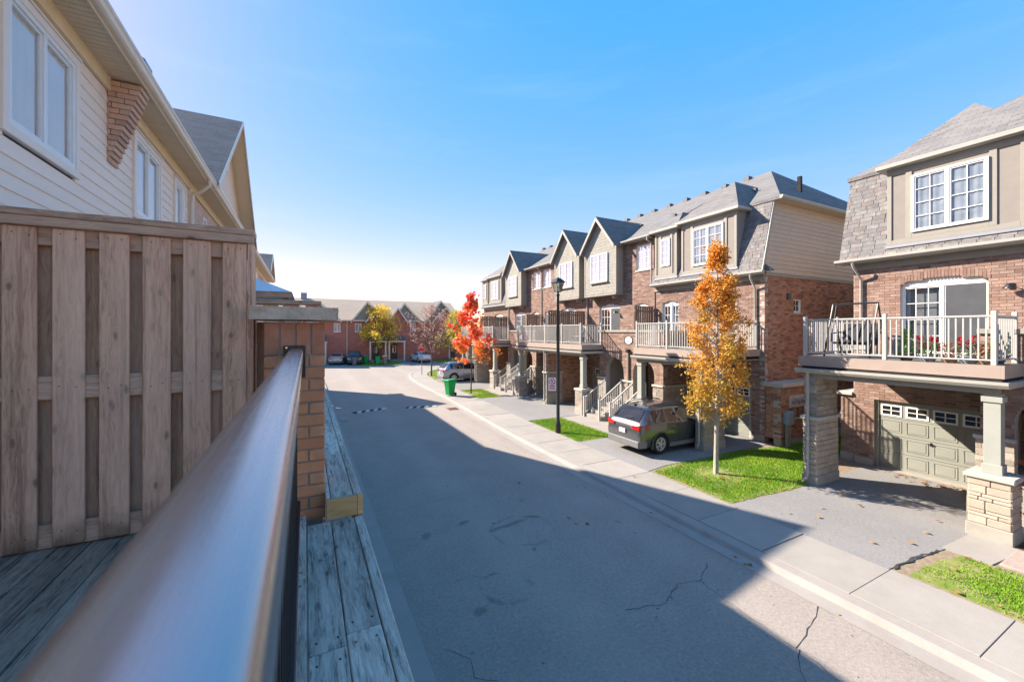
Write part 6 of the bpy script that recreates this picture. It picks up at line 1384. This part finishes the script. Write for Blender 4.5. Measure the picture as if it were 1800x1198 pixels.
for r_, off, mt, nm in ((0.2, 0.0, 'sign_white', 'border'), (0.175, 0.006, 'sign_red', 'face')):
    MB().add([Vector((13.56 - off - e, 2.36 + math.cos(R(22.5 + 45 * i)) * r_, 0.62 + math.sin(R(22.5 + 45 * i)) * r_)) for e in (0, 0.005) for i in range(8)],
             [tuple(range(8)), tuple(reversed(range(8, 16)))] + [(i, (i + 1) % 8, 8 + (i + 1) % 8, 8 + i) for i in range(8)]).build(nm, mt, ys)
def bin_(x, y, rz, mat, label, hh=1.05, group='wheeled bins'):
    o = empty('wheeled_bin', (0, 0, 0), label, 'bin', group)
    def ring(w_, d_, z, oy=0): return [(-w_, -d_ + oy, z), (w_, -d_ + oy, z), (w_, d_ + oy, z), (-w_, d_ + oy, z)]
    vs = ring(0.2, 0.22, 0.06) + ring(0.23, 0.27, hh * 0.55) + ring(0.27, 0.33, hh * 0.93) + ring(0.29, 0.35, hh * 0.93) + ring(0.29, 0.35, hh * 0.98)
    fs = [(3, 2, 1, 0), (16, 17, 18, 19)]
    for k in range(4): fs += [(k * 4 + i, k * 4 + (i + 1) % 4, k * 4 + 4 + (i + 1) % 4, k * 4 + 4 + i) for i in range(4)]
    MB().add(vs, fs).build('body', mat, o, bev=0.015)
    MB().add(ring(0.3, 0.37, hh * 0.985) + ring(0.28, 0.34, hh + 0.05), [(3, 2, 1, 0), (4, 5, 6, 7)] + [(i, (i + 1) % 4, 4 + (i + 1) % 4, 4 + i) for i in range(4)]).build('lid', mat, o, bev=0.012)
    for s in (-1, 1):
        m_ = MB().lathe([(0.03, 0), (0.11, 0.005), (0.11, 0.045), (0.03, 0.05)], n=14)
        m_.v = [(s * 0.24 + p[2] * s, 0.25 + p[0], 0.11 + p[1]) for p in m_.v]; m_.build('wheel', 'tyre', o)
    MB().tube([(-0.2, 0.36, hh * 0.95), (-0.2, 0.45, hh * 0.97), (0.2, 0.45, hh * 0.97), (0.2, 0.36, hh * 0.95)], 0.018, 6).build('handle', mat, o)
    o.location = (x, y, 0.02); o.rotation_euler.z = R(rz); return o
bin_(8.75, 26.3, -70, 'bin_green', 'bright green wheeled bin standing on the pavement near the red maple')
bin_(7.1, 56.6, 10, 'bin_green', 'green bin on the far lawn left of the distant lamp post')
bin_(8.3, 54.2, -5, 'bin_green', 'green bin at the far kerb right of the distant lamp post')
bin_(9.2, 54.1, 0, 'bin_grey', 'tall grey bin at the far kerb beside the green bin', 1.1)
bin_(5.6, 55.3, 0, 'bin_grey', 'small grey bin by the black car at the end of the street', 0.95)

# ------------------------------------------------------------------ cars
def car(spec, paint, label, loc, rz, cat='car'):
    """body lofted from stations (x, sill z, belt z, top z, half width at belt, half width at top); x runs to the front"""
    o = empty('parked_car', (0, 0, 0), label, cat, 'parked cars')
    st = spec['st']; Lh = st[-1][0]; rw = spec['rw']; wx = spec['wheels']
    xs = sorted(set([round(st[0][0] + (st[-1][0] - st[0][0]) * i / 64, 4) for i in range(65)] + [s_[0] for s_ in st]))
    def at(x):
        for a, b in zip(st, st[1:]):
            if a[0] <= x <= b[0] + 1e-6:
                t = (x - a[0]) / max(1e-6, b[0] - a[0]); i = st.index(a); z0_ = st[max(0, i - 1)]; z1_ = st[min(len(st) - 1, i + 2)]; h = b[0] - a[0]; out_ = [x]
                for k in range(1, 6):
                    m0 = (b[k] - z0_[k]) / max(1e-6, b[0] - z0_[0]) * h if i else (b[k] - a[k]); m1 = (z1_[k] - a[k]) / max(1e-6, z1_[0] - a[0]) * h
                    lin = a[k] + (b[k] - a[k]) * t; cub = (2 * t**3 - 3 * t * t + 1) * a[k] + (t**3 - 2 * t * t + t) * m0 + (3 * t * t - 2 * t**3) * b[k] + (t**3 - t * t) * m1
                    out_.append(0.35 * lin + 0.65 * cub)
                return out_
        return st[-1]
    NR = 9
    def ringh(x):                                       # half section from sill to roof centre
        _, zs, zb, zt, wb, wt = at(x); pts = [(wb * 0.86, zs)]
        for i in range(NR):
            t = i / (NR - 1); z = zs + 0.04 + (zb - zs - 0.04) * t; bulge = 1 - 0.055 * abs(t - 0.62) ** 1.5 / 0.5
            pts.append((wb * bulge, z))
        cut = max(0.0, zt - zb)
        pts.append((wb - 0.012, zb + min(0.012, cut * 0.2)))
        pts += [(wb + (wt - wb) * 0.93 - 0.0, zb + cut * 0.86), (wt * 0.93, zb + cut * 0.955), (wt * 0.6, zt - 0.0 * cut + 0.006), (0, zt + 0.012)]
        return pts
    n = len(ringh(xs[0])); full = 2 * n - 1; vs = []; fs = []
    for x in xs:
        h = ringh(x); vs += [(x, -y, z) for y, z in h] + [(x, y, z) for y, z in reversed(h[:-1])]
    for i in range(len(xs) - 1):
        for k in range(full - 1):
            q = (i * full + k, i * full + k + 1, (i + 1) * full + k + 1, (i + 1) * full + k)
            cx = (xs[i] + xs[i + 1]) / 2; cz = sum(vs[j][2] for j in q) / 4
            if any(math.hypot(cx - w_, cz - rw) < rw * 1.16 for w_ in wx) and cz < rw * 2.2 and abs(vs[q[0]][1]) > 0.5: continue
            fs.append(q)
    fs += [tuple(range(full)), tuple(reversed(range((len(xs) - 1) * full, len(xs) * full)))]
    body = MB().add(vs, fs).build('body', paint, o, smooth='auto')
    box('underbody', st[0][0] + 0.25, Lh - 0.25, -0.62, 0.62, 0.2, 0.5, 'car_plastic', o)
    B, T = NR, NR + 2                                   # belt and roof-edge rows on the half section
    def panel(x0, x1, k0, k1, nm, mat, off=0.006, side=None, m=8):
        sides = (side,) if side else (-1, 1)
        for s_ in sides:
            v2 = []; cols = 4
            for i in range(m + 1):
                x = x0 + (x1 - x0) * i / m; h = ringh(x); a, b = h[B + 1], h[T]
                for c in range(cols + 1):
                    t = k0 + (k1 - k0) * c / cols; v2.append((x, s_ * (a[0] + (b[0] - a[0]) * t + off), a[1] + (b[1] - a[1]) * t + off * 0.3))
            f2 = [(i * (cols + 1) + c, i * (cols + 1) + c + 1, (i + 1) * (cols + 1) + c + 1, (i + 1) * (cols + 1) + c) for i in range(m) for c in range(cols)]
            MB().add(v2, f2).build(nm, mat, o, smooth=True)
    for x0, x1 in spec['side_glass']: panel(x0, x1, 0.06, 0.9, 'side_window', 'car_glass')
    def cross(x0, x1, nm, mat, wk=0.9, off=0.012, m=8, trim=0.0):
        v2 = []; cols = 10
        for i in range(m + 1):
            x = x0 + (x1 - x0) * i / m; h = ringh(x); e = h[T][0] * wk
            for c in range(cols + 1):
                y = -e + 2 * e * c / cols; ay = abs(y); z = h[-1][1]
                a, b = h[T], h[T + 1]
                for p, q in ((h[T + 1], h[T + 2]), (h[T + 2], h[T + 3])):
                    if q[0] <= ay <= p[0] + 1e-6: z = p[1] + (q[1] - p[1]) * (p[0] - ay) / max(1e-6, p[0] - q[0])
                if ay > h[T + 1][0]: z = a[1] + (b[1] - a[1]) * (a[0] - ay) / max(1e-6, a[0] - b[0])
                v2.append((x + spec.get('gx', 0) * off * (-1 if x0 < 0 else 1), y, z + off))
        f2 = [(i * (cols + 1) + c, i * (cols + 1) + c + 1, (i + 1) * (cols + 1) + c + 1, (i + 1) * (cols + 1) + c) for i in range(m) for c in range(cols)]
        return MB().add(v2, f2).build(nm, mat, o, smooth=True)
    cross(*spec['rear_glass'], 'rear_window', 'car_glass'); cross(*spec['windshield'], 'windshield', 'car_glass')
    # wheels
    for w_ in wx:
        for s_ in (-1, 1):
            wy = at(w_)[4] - 0.115
            tm = MB().lathe([(rw * 0.66, -0.1), (rw * 0.94, -0.11), (rw, -0.07), (rw, 0.07), (rw * 0.94, 0.11), (rw * 0.66, 0.1), (rw * 0.62, 0.0)], n=28)
            tm.v = [(w_ + p[0], s_ * (wy + p[2]), rw + p[1]) for p in tm.v]; ty = tm.build('wheel', 'tyre', o, smooth='auto')
            rm = MB().lathe([(rw * 0.665, 0.04), (rw * 0.665, 0.1), (rw * 0.6, 0.1), (rw * 0.57, 0.05)], n=28, cap=False)
            for k in range(5):
                for dk in (-0.26, 0.26):
                    a = k * 2 * math.pi / 5 + dk; b = k * 2 * math.pi / 5
                    p0 = Vector((math.cos(b) * rw * 0.12, math.sin(b) * rw * 0.12, 0.095)); p1 = Vector((math.cos(a) * rw * 0.6, math.sin(a) * rw * 0.6, 0.09)); rm.tube([p0, p1], 0.022, 4)
            rm.lathe([(rw * 0.17, 0.06), (rw * 0.17, 0.105)], n=12)
            rm.v = [(w_ + p[0], s_ * (wy + p[2]), rw + p[1]) for p in rm.v]; rm.build('rim', 'rim_alloy', ty)
            bk = MB().lathe([(rw * 0.6, 0.046), (0.01, 0.047)], n=20); bk.v = [(w_ + p[0], s_ * (wy + p[2]), rw + p[1]) for p in bk.v]; bk.build('brake_shadow', 'car_plastic', ty)
            inr = MB(); hw_ = at(w_)[4]
            k_ = 22; arc = [(math.cos(R(-18 + 216 * i / k_)), math.sin(R(-18 + 216 * i / k_))) for i in range(k_ + 1)]
            A = [(w_ + c * rw * 1.06, s_ * (hw_ + 0.012), rw + s2 * rw * 1.06) for c, s2 in arc] + [(w_ + c * rw * 1.26, s_ * (hw_ + 0.002), rw + s2 * rw * 1.26) for c, s2 in arc] + [(w_ + c * rw * 1.06, s_ * (hw_ - 0.3), rw + s2 * rw * 1.06) for c, s2 in arc]
            m1 = k_ + 1; inr.add(A, [(i, i + 1, m1 + i + 1, m1 + i) for i in range(k_)] + [(i, i + 1, 2 * m1 + i + 1, 2 * m1 + i) for i in range(k_)])
            inr.build('wheel_arch', spec.get('arch', 'car_plastic'), o, smooth='auto')
    # bumpers, lamps, plates, mirrors, handles
    xr, xf = st[0][0], Lh; wr = at(xr + 0.1)[4]
    rb = MB(); rb.add([(xr - 0.035, -wr * 0.9, 0.28), (xr - 0.035, wr * 0.9, 0.28), (xr - 0.045, wr * 0.92, 0.52), (xr - 0.045, -wr * 0.92, 0.52), (xr + 0.3, -wr * 1.0, 0.28), (xr + 0.3, wr * 1.0, 0.28), (xr + 0.3, wr * 1.015, 0.52), (xr + 0.3, -wr * 1.015, 0.52)],
                      [(0, 1, 2, 3), (0, 3, 7, 4), (1, 5, 6, 2), (3, 2, 6, 7), (0, 4, 5, 1)]); rb.build('rear_bumper', spec.get('rb', 'bumper_grey'), o, bev=0.02)
    fb = MB(); fb.add([(xf + 0.02, -wr * 0.85, 0.25), (xf + 0.02, wr * 0.85, 0.25), (xf + 0.03, wr * 0.85, 0.5), (xf + 0.03, -wr * 0.85, 0.5), (xf - 0.3, -wr, 0.25), (xf - 0.3, wr, 0.25), (xf - 0.3, wr, 0.5), (xf - 0.3, -wr, 0.5)],
                      [(0, 3, 2, 1), (0, 4, 7, 3), (1, 2, 6, 5), (3, 7, 6, 2), (0, 1, 5, 4)]); fb.build('front_bumper', spec.get('fb', 'car_plastic'), o, bev=0.02)
    zl = spec['lamp_z']; ll = spec.get('lamp_h', 0.13)
    for s_ in (-1, 1):
        x1_, x0_ = xr + 0.34, xr
        MB().add([(x0_ - 0.03, s_ * wr * 0.52, zl), (x0_ - 0.01, s_ * wr * 0.9, zl - 0.02), (x1_, s_ * (at(x1_)[4] + 0.012), zl + 0.0), (x1_, s_ * (at(x1_)[4] + 0.012), zl + ll * 0.8), (x0_ + 0.0, s_ * wr * 0.93, zl + ll), (x0_ - 0.012, s_ * wr * 0.52, zl + ll * 0.55), (x0_ + 0.1, s_ * wr * 0.5, zl), (x1_, s_ * wr * 0.8, zl)],
                 [(0, 1, 4, 5), (1, 2, 3, 4)]).build('tail_lamp', 'tail_red', o)
        xh = xf
        MB().add([(xh + 0.012, s_ * wr * 0.5, zl - 0.2), (xh - 0.02, s_ * wr * 0.88, zl - 0.2), (xh - 0.3, s_ * (at(xh - 0.3)[4] + 0.01), zl - 0.14), (xh - 0.3, s_ * (at(xh - 0.3)[4] + 0.01), zl - 0.05), (xh - 0.05, s_ * wr * 0.88, zl - 0.06), (xh - 0.0, s_ * wr * 0.5, zl - 0.09)],
                 [(0, 1, 4, 5), (1, 2, 3, 4)]).build('head_lamp', 'head_lamp', o)
        mx_ = spec['mirror']; mw_ = at(mx_)[4]; zb_ = at(mx_)[2]
        MB().box(mx_ - 0.06, mx_ + 0.06, s_ * (mw_ - 0.02), s_ * (mw_ + 0.17), zb_ + 0.04, zb_ + 0.18).build('mirror', spec.get('mir', paint), o, bev=0.03)
        for hx in spec['handles']: MB().box(hx - 0.09, hx + 0.09, s_ * (at(hx)[4] * 0.985), s_ * (at(hx)[4] * 0.985 + 0.035), at(hx)[2] - 0.14, at(hx)[2] - 0.11).build('door_handle', spec.get('mir', paint), o, bev=0.008)
        for gx_ in spec['gaps']:                       # shut lines of the doors
            g_ = MB(); pr = []
            for z in [0.32 + (at(gx_)[2] - 0.32) * i / 8 for i in range(9)]:
                h = ringh(gx_); yy = max(p[0] + (q[0] - p[0]) * ((z - p[1]) / max(1e-6, q[1] - p[1])) for p, q in zip(h[1:B + 1], h[2:B + 2]) if p[1] - 1e-6 <= z <= q[1] + 0.02) if z > h[1][1] else h[1][0]
                pr.append((yy, z))
            g_.add([(gx_ + e, s_ * (y + 0.003), z) for e in (-0.006, 0.006) for y, z in pr], [(i, i + 1, 10 + i, 9 + i) for i in range(8)]); g_.build('door_gap', 'dark_void', o)
        sx0, sx1 = wx[0] + rw * 1.2, wx[1] - rw * 1.2
        MB().box(sx0, sx1, s_ * (at(0)[4] * 0.9), s_ * (at(0)[4] * 1.004), 0.22, 0.36).build('side_skirt', 'bumper_grey', o, bev=0.015)
        if spec.get('rails'):
            ra, rb_ = spec['rails']; ph = [(ra + (rb_ - ra) * i / 8, s_ * (ringh(ra + (rb_ - ra) * i / 8)[T + 1][0] - 0.02), ringh(ra + (rb_ - ra) * i / 8)[T + 1][1] + (0.01 if i in (0, 8) else 0.055)) for i in range(9)]
            MB().tube(ph, 0.018, 6).build('roof_rail', 'car_plastic', o, smooth='auto')
    zp = spec['plate_z']; pp = MB().box(xr - 0.055, xr - 0.045, -0.15, 0.15, zp, zp + 0.15).build('number_plate', 'sign_white', o)
    for i in range(4): MB().box(xr - 0.058, xr - 0.0555, -0.105 + i * 0.055, -0.07 + i * 0.055, zp + 0.045, zp + 0.11).build('plate_character', 'pot_blue', pp)
    MB().box(xf + 0.03, xf + 0.04, -0.15, 0.15, 0.38, 0.5).build('number_plate', 'sign_white', o)
    MB().box(xf - 0.02, xf + 0.025, -wr * 0.45, wr * 0.45, 0.55, 0.72).build('grille', 'car_plastic', o, bev=0.01)
    if spec.get('wiper'):
        xw_ = spec['rear_glass'][0] + 0.03; MB().tube([(xw_ - 0.03, 0.02, ringh(xw_)[-1][1] + 0.04), (xw_ - 0.0, -0.33, ringh(xw_)[-1][1] + 0.09)], 0.012, 5).build('rear_wiper', 'car_plastic', o)
        MB().box(-1.75, -1.62, -0.03, 0.03, ringh(-1.7)[-1][1], ringh(-1.7)[-1][1] + 0.07).build('antenna', 'car_plastic', o, bev=0.02)
    o.location = loc; o.rotation_euler.z = R(rz); return o
SUV = dict(st=[(-2.29, 0.44, 0.70, 0.78, 0.76, 0.60), (-2.27, 0.38, 0.88, 0.98, 0.83, 0.68), (-2.2, 0.33, 1.02, 1.10, 0.87, 0.72), (-2.05, 0.30, 1.09, 1.27, 0.895, 0.70), (-1.78, 0.28, 1.10, 1.575, 0.915, 0.63), (-1.6, 0.27, 1.095, 1.635, 0.92, 0.615), (-1.0, 0.25, 1.07, 1.68, 0.925, 0.62), (-0.2, 0.25, 1.04, 1.68, 0.925, 0.62),
               (0.35, 0.25, 1.02, 1.61, 0.925, 0.61), (0.75, 0.25, 1.01, 1.42, 0.925, 0.62), (1.25, 0.25, 1.0, 1.12, 0.92, 0.70), (1.36, 0.25, 0.99, 1.08, 0.92, 0.73), (1.9, 0.27, 0.95, 1.03, 0.90, 0.72), (2.18, 0.3, 0.87, 0.94, 0.84, 0.62), (2.3, 0.36, 0.72, 0.79, 0.74, 0.5)],
           rw=0.36, wheels=(-1.36, 1.33), side_glass=[(-1.66, -1.36), (-1.31, -0.50), (-0.42, 0.62)], rear_glass=(-2.15, -1.77), windshield=(0.45, 1.2), lamp_z=0.93, lamp_h=0.17, plate_z=0.72, mirror=0.72, handles=(-0.72, 0.32), gaps=(-1.05, -0.46, 0.75), rails=(-1.6, 0.2), wiper=True, gx=1.5)
SEDAN = dict(st=[(-2.3, 0.42, 0.75, 0.82, 0.76, 0.6), (-2.25, 0.34, 0.90, 1.02, 0.82, 0.66), (-1.75, 0.28, 0.98, 1.1, 0.88, 0.70), (-1.55, 0.26, 0.98, 1.13, 0.89, 0.66), (-0.95, 0.25, 0.97, 1.38, 0.9, 0.6), (-0.5, 0.25, 0.96, 1.45, 0.905, 0.6), (0.1, 0.25, 0.95, 1.44, 0.905, 0.6), (0.45, 0.25, 0.94, 1.33, 0.9, 0.6), (1.05, 0.25, 0.92, 1.04, 0.9, 0.68), (1.9, 0.27, 0.8, 0.88, 0.86, 0.66), (2.25, 0.3, 0.68, 0.76, 0.78, 0.55), (2.32, 0.36, 0.6, 0.66, 0.7, 0.5)],
             rw=0.33, wheels=(-1.35, 1.4), side_glass=[(-1.1, -0.32), (-0.25, 0.6)], rear_glass=(-1.5, -0.95), windshield=(0.35, 1.0), lamp_z=0.78, plate_z=0.6, mirror=0.7, handles=(-0.6, 0.3), gaps=(-0.95, -0.28, 0.75), arch='car_plastic', gx=0.6)
car(SUV, 'paint_charcoal', 'dark grey SUV parked on the near driveway with red tail lamps', (12.62, 11.25, 0.012), 0, 'SUV')
car(SUV, 'paint_bluegrey', 'blue-grey SUV parked on the driveway behind the red maple', (12.75, 34.2, 0.012), 2, 'SUV')
car(SEDAN, 'paint_silver', 'silver sedan parked at the end of the street beside the brick pillar', (3.9, 58.6, 0.012), 78)
car(SUV, 'paint_black', 'black SUV facing the camera at the end of the street', (5.85, 57.7, 0.012), -96, 'SUV')
car(SEDAN, 'paint_white', 'white car half hidden behind the stop sign', (14.6, 57.0, 0.012), 95)

# ------------------------------------------------------------------ things on the balconies
BZ = 3.672
def pot_plant(x, y, pmat, r_, kind, label):
    o = empty('flower_pot', (x, y, BZ), label, 'flower pot', 'flower pots along the near balcony')
    MB().lathe([(r_ * 0.55, BZ), (r_ * 0.62, BZ + 0.02), (r_ * 0.95, BZ + 0.15), (r_, BZ + 0.16), (r_, BZ + 0.185), (r_ * 0.88, BZ + 0.185), (r_ * 0.85, BZ + 0.16)], x, y, 18).build('pot', pmat, o, smooth='auto')
    mb = MB(); pal = {'green': [(0.10, 0.2, 0.03), (0.16, 0.26, 0.05)], 'coleus': [(0.42, 0.16, 0.08), (0.5, 0.26, 0.12), (0.33, 0.12, 0.08), (0.3, 0.28, 0.08)], 'pale': [(0.6, 0.62, 0.5), (0.14, 0.25, 0.06), (0.2, 0.3, 0.08)], 'tall': [(0.12, 0.26, 0.03), (0.22, 0.36, 0.04)]}[kind]
    hh = 0.62 if kind == 'tall' else 0.3
    for _ in range(260 if kind == 'tall' else 170):
        t = random.random(); sp = (r_ * 1.2 * (1 - 0.6 * t) if kind == 'tall' else r_ * 1.15) * math.sqrt(random.random()); a = random.uniform(0, 6.3); mb.cur = tone(random.choice(pal), 0.8, 1.2)
        leaf(mb, Vector((x + math.cos(a) * sp, y + math.sin(a) * sp, BZ + 0.16 + hh * t)), rvec(), rvec(), random.uniform(0.022, 0.05), 'oval')
    mb.build('foliage', 'leaf_attr', o)
    if kind in ('green', 'pale'):
        fl = MB()
        for _ in range(9):
            a = random.uniform(0, 6.3); c_ = Vector((x + math.cos(a) * r_ * 0.7, y + math.sin(a) * r_ * 0.7, BZ + 0.5 + random.uniform(-0.1, 0.1)))
            for _ in range(16): fl.cur = random.choice([(0.65, 0.015, 0.02), (0.55, 0.01, 0.03)]); leaf(fl, c_ + rvec() * 0.045, rvec(), rvec(), 0.032, 'oval')
        fl.build('flowers', 'leaf_attr', o)
pot_plant(13.25, 4.42, 'pot_dark', 0.17, 'tall', 'dark pot with a tall green bush on the near balcony')
pot_plant(13.2, 4.02, 'pot_blue', 0.19, 'green', 'leftmost blue-grey pot with green plants and red blooms on the near balcony')
pot_plant(13.2, 3.66, 'pot_terra', 0.18, 'coleus', 'brown pot of coppery leaves left of the middle of the near balcony')
pot_plant(13.2, 3.36, 'pot_blue', 0.19, 'pale', 'blue-grey pot with white edged leaves and red geraniums on the near balcony')
pot_plant(13.2, 3.1, 'pot_terra', 0.18, 'coleus', 'brown pot of coppery leaves nearest the corner post of the near balcony')
pot_plant(13.75, 3.05, 'pot_dark', 0.15, 'tall', 'dark pot with a climbing green plant at the side rail of the near balcony')
sw_ = empty('patio_swing', (14.0, 5.7, BZ), 'dark grey patio swing seat on the near balcony', 'swing seat')
for y in (5.2, 6.25):
    MB().tube([(13.35, y, BZ), (13.85, y, BZ + 1.5), (14.35, y, BZ)], 0.022, 6).build('side_frame', 'black_metal', sw_)
MB().tube([(13.85, 5.2, BZ + 1.5), (13.85, 6.25, BZ + 1.5)], 0.025, 6).build('top_bar', 'black_metal', sw_)
MB().slab([(13.55, 5.3, BZ + 0.42), (14.05, 5.3, BZ + 0.38), (14.05, 6.15, BZ + 0.38), (13.55, 6.15, BZ + 0.42)], 0.05).build('seat', 'sling_grey', sw_)
MB().add([(14.05, 5.3, BZ + 0.38), (14.3, 5.3, BZ + 0.95), (14.3, 6.15, BZ + 0.95), (14.05, 6.15, BZ + 0.38), (14.09, 5.3, BZ + 0.36), (14.34, 5.3, BZ + 0.94), (14.34, 6.15, BZ + 0.94), (14.09, 6.15, BZ + 0.36)],
         [(0, 1, 2, 3), (7, 6, 5, 4), (0, 4, 5, 1), (1, 5, 6, 2), (2, 6, 7, 3), (3, 7, 4, 0)]).build('backrest', 'sling_grey', sw_)
for y in (5.28, 6.17): MB().tube([(13.85, y, BZ + 1.5), (13.6, y, BZ + 0.42)], 0.008, 4).build('hanger', 'black_metal', sw_); MB().tube([(13.55, y, BZ + 0.42), (13.6, y, BZ + 0.66), (14.2, y, BZ + 0.7)], 0.02, 5).build('armrest', 'sling_grey', sw_)
sb = empty('storage_box', (15.0, 4.95, BZ), 'grey storage box beside the patio swing', 'box')
box('box_body', 14.75, 15.3, 4.7, 5.2, BZ, BZ + 0.55, 'box_grey', sb, 0.02); box('lid', 14.72, 15.33, 4.67, 5.23, BZ + 0.551, BZ + 0.62, 'box_grey', sb, 0.02)
ch = empty('patio_chair', (13.7, 18.4, BZ), 'metal patio chair with curled frame on the second balcony', 'chair')
MB().slab([(13.45, 18.2, BZ + 0.45), (13.95, 18.2, BZ + 0.45), (13.95, 18.7, BZ + 0.45), (13.45, 18.7, BZ + 0.45)], 0.03).build('seat', 'white_paint', ch)
for dx in (0.02, 0.48):
    for dy in (0.02, 0.48): MB().tube([(13.45 + dx, 18.2 + dy, BZ), (13.45 + dx, 18.2 + dy, BZ + 0.44)], 0.014, 5).build('leg', 'white_paint', ch)
for i in range(5): MB().tube([(13.95, 18.24 + i * 0.105, BZ + 0.45), (14.02, 18.24 + i * 0.105, BZ + 0.95)], 0.01, 5).build('back_bar', 'white_paint', ch)
MB().tube([(14.02, 18.2, BZ + 0.9), (14.03, 18.45, BZ + 1.0), (14.02, 18.7, BZ + 0.9)], 0.015, 5).build('back_rail', 'white_paint', ch)
um = empty('closed_parasol', (14.2, 12.4, BZ), 'folded white and red parasol on the balcony behind the orange tree', 'parasol')
MB().tube([(14.2, 12.4, BZ), (14.2, 12.4, BZ + 2.0)], 0.02, 6).build('pole', 'white_paint', um); MB().lathe([(0.2, BZ), (0.2, BZ + 0.06), (0.03, BZ + 0.08)], 14.2, 12.4, 14).build('base', 'pot_dark', um)
MB().lathe([(0.05, BZ + 0.7), (0.11, BZ + 0.75), (0.09, BZ + 1.4), (0.03, BZ + 1.98)], 14.2, 12.4, 10).build('canopy', 'canvas_white', um, smooth='auto')
pb = empty('porch_chair', (15.2, 13.9, 0.92), 'orange brown wooden chair inside the arched porch by the dark SUV', 'chair')
box('seat', 14.95, 15.45, 13.7, 14.2, 1.32, 1.38, 'orange_wood', pb, 0.01); box('backrest', 15.4, 15.46, 13.7, 14.2, 1.38, 1.95, 'orange_wood', pb, 0.02)
for dx in (14.97, 15.39):
    for dy in (13.72, 14.14): box('leg', dx, dx + 0.05, dy, dy + 0.05, 0.922, 1.319, 'orange_wood', pb)
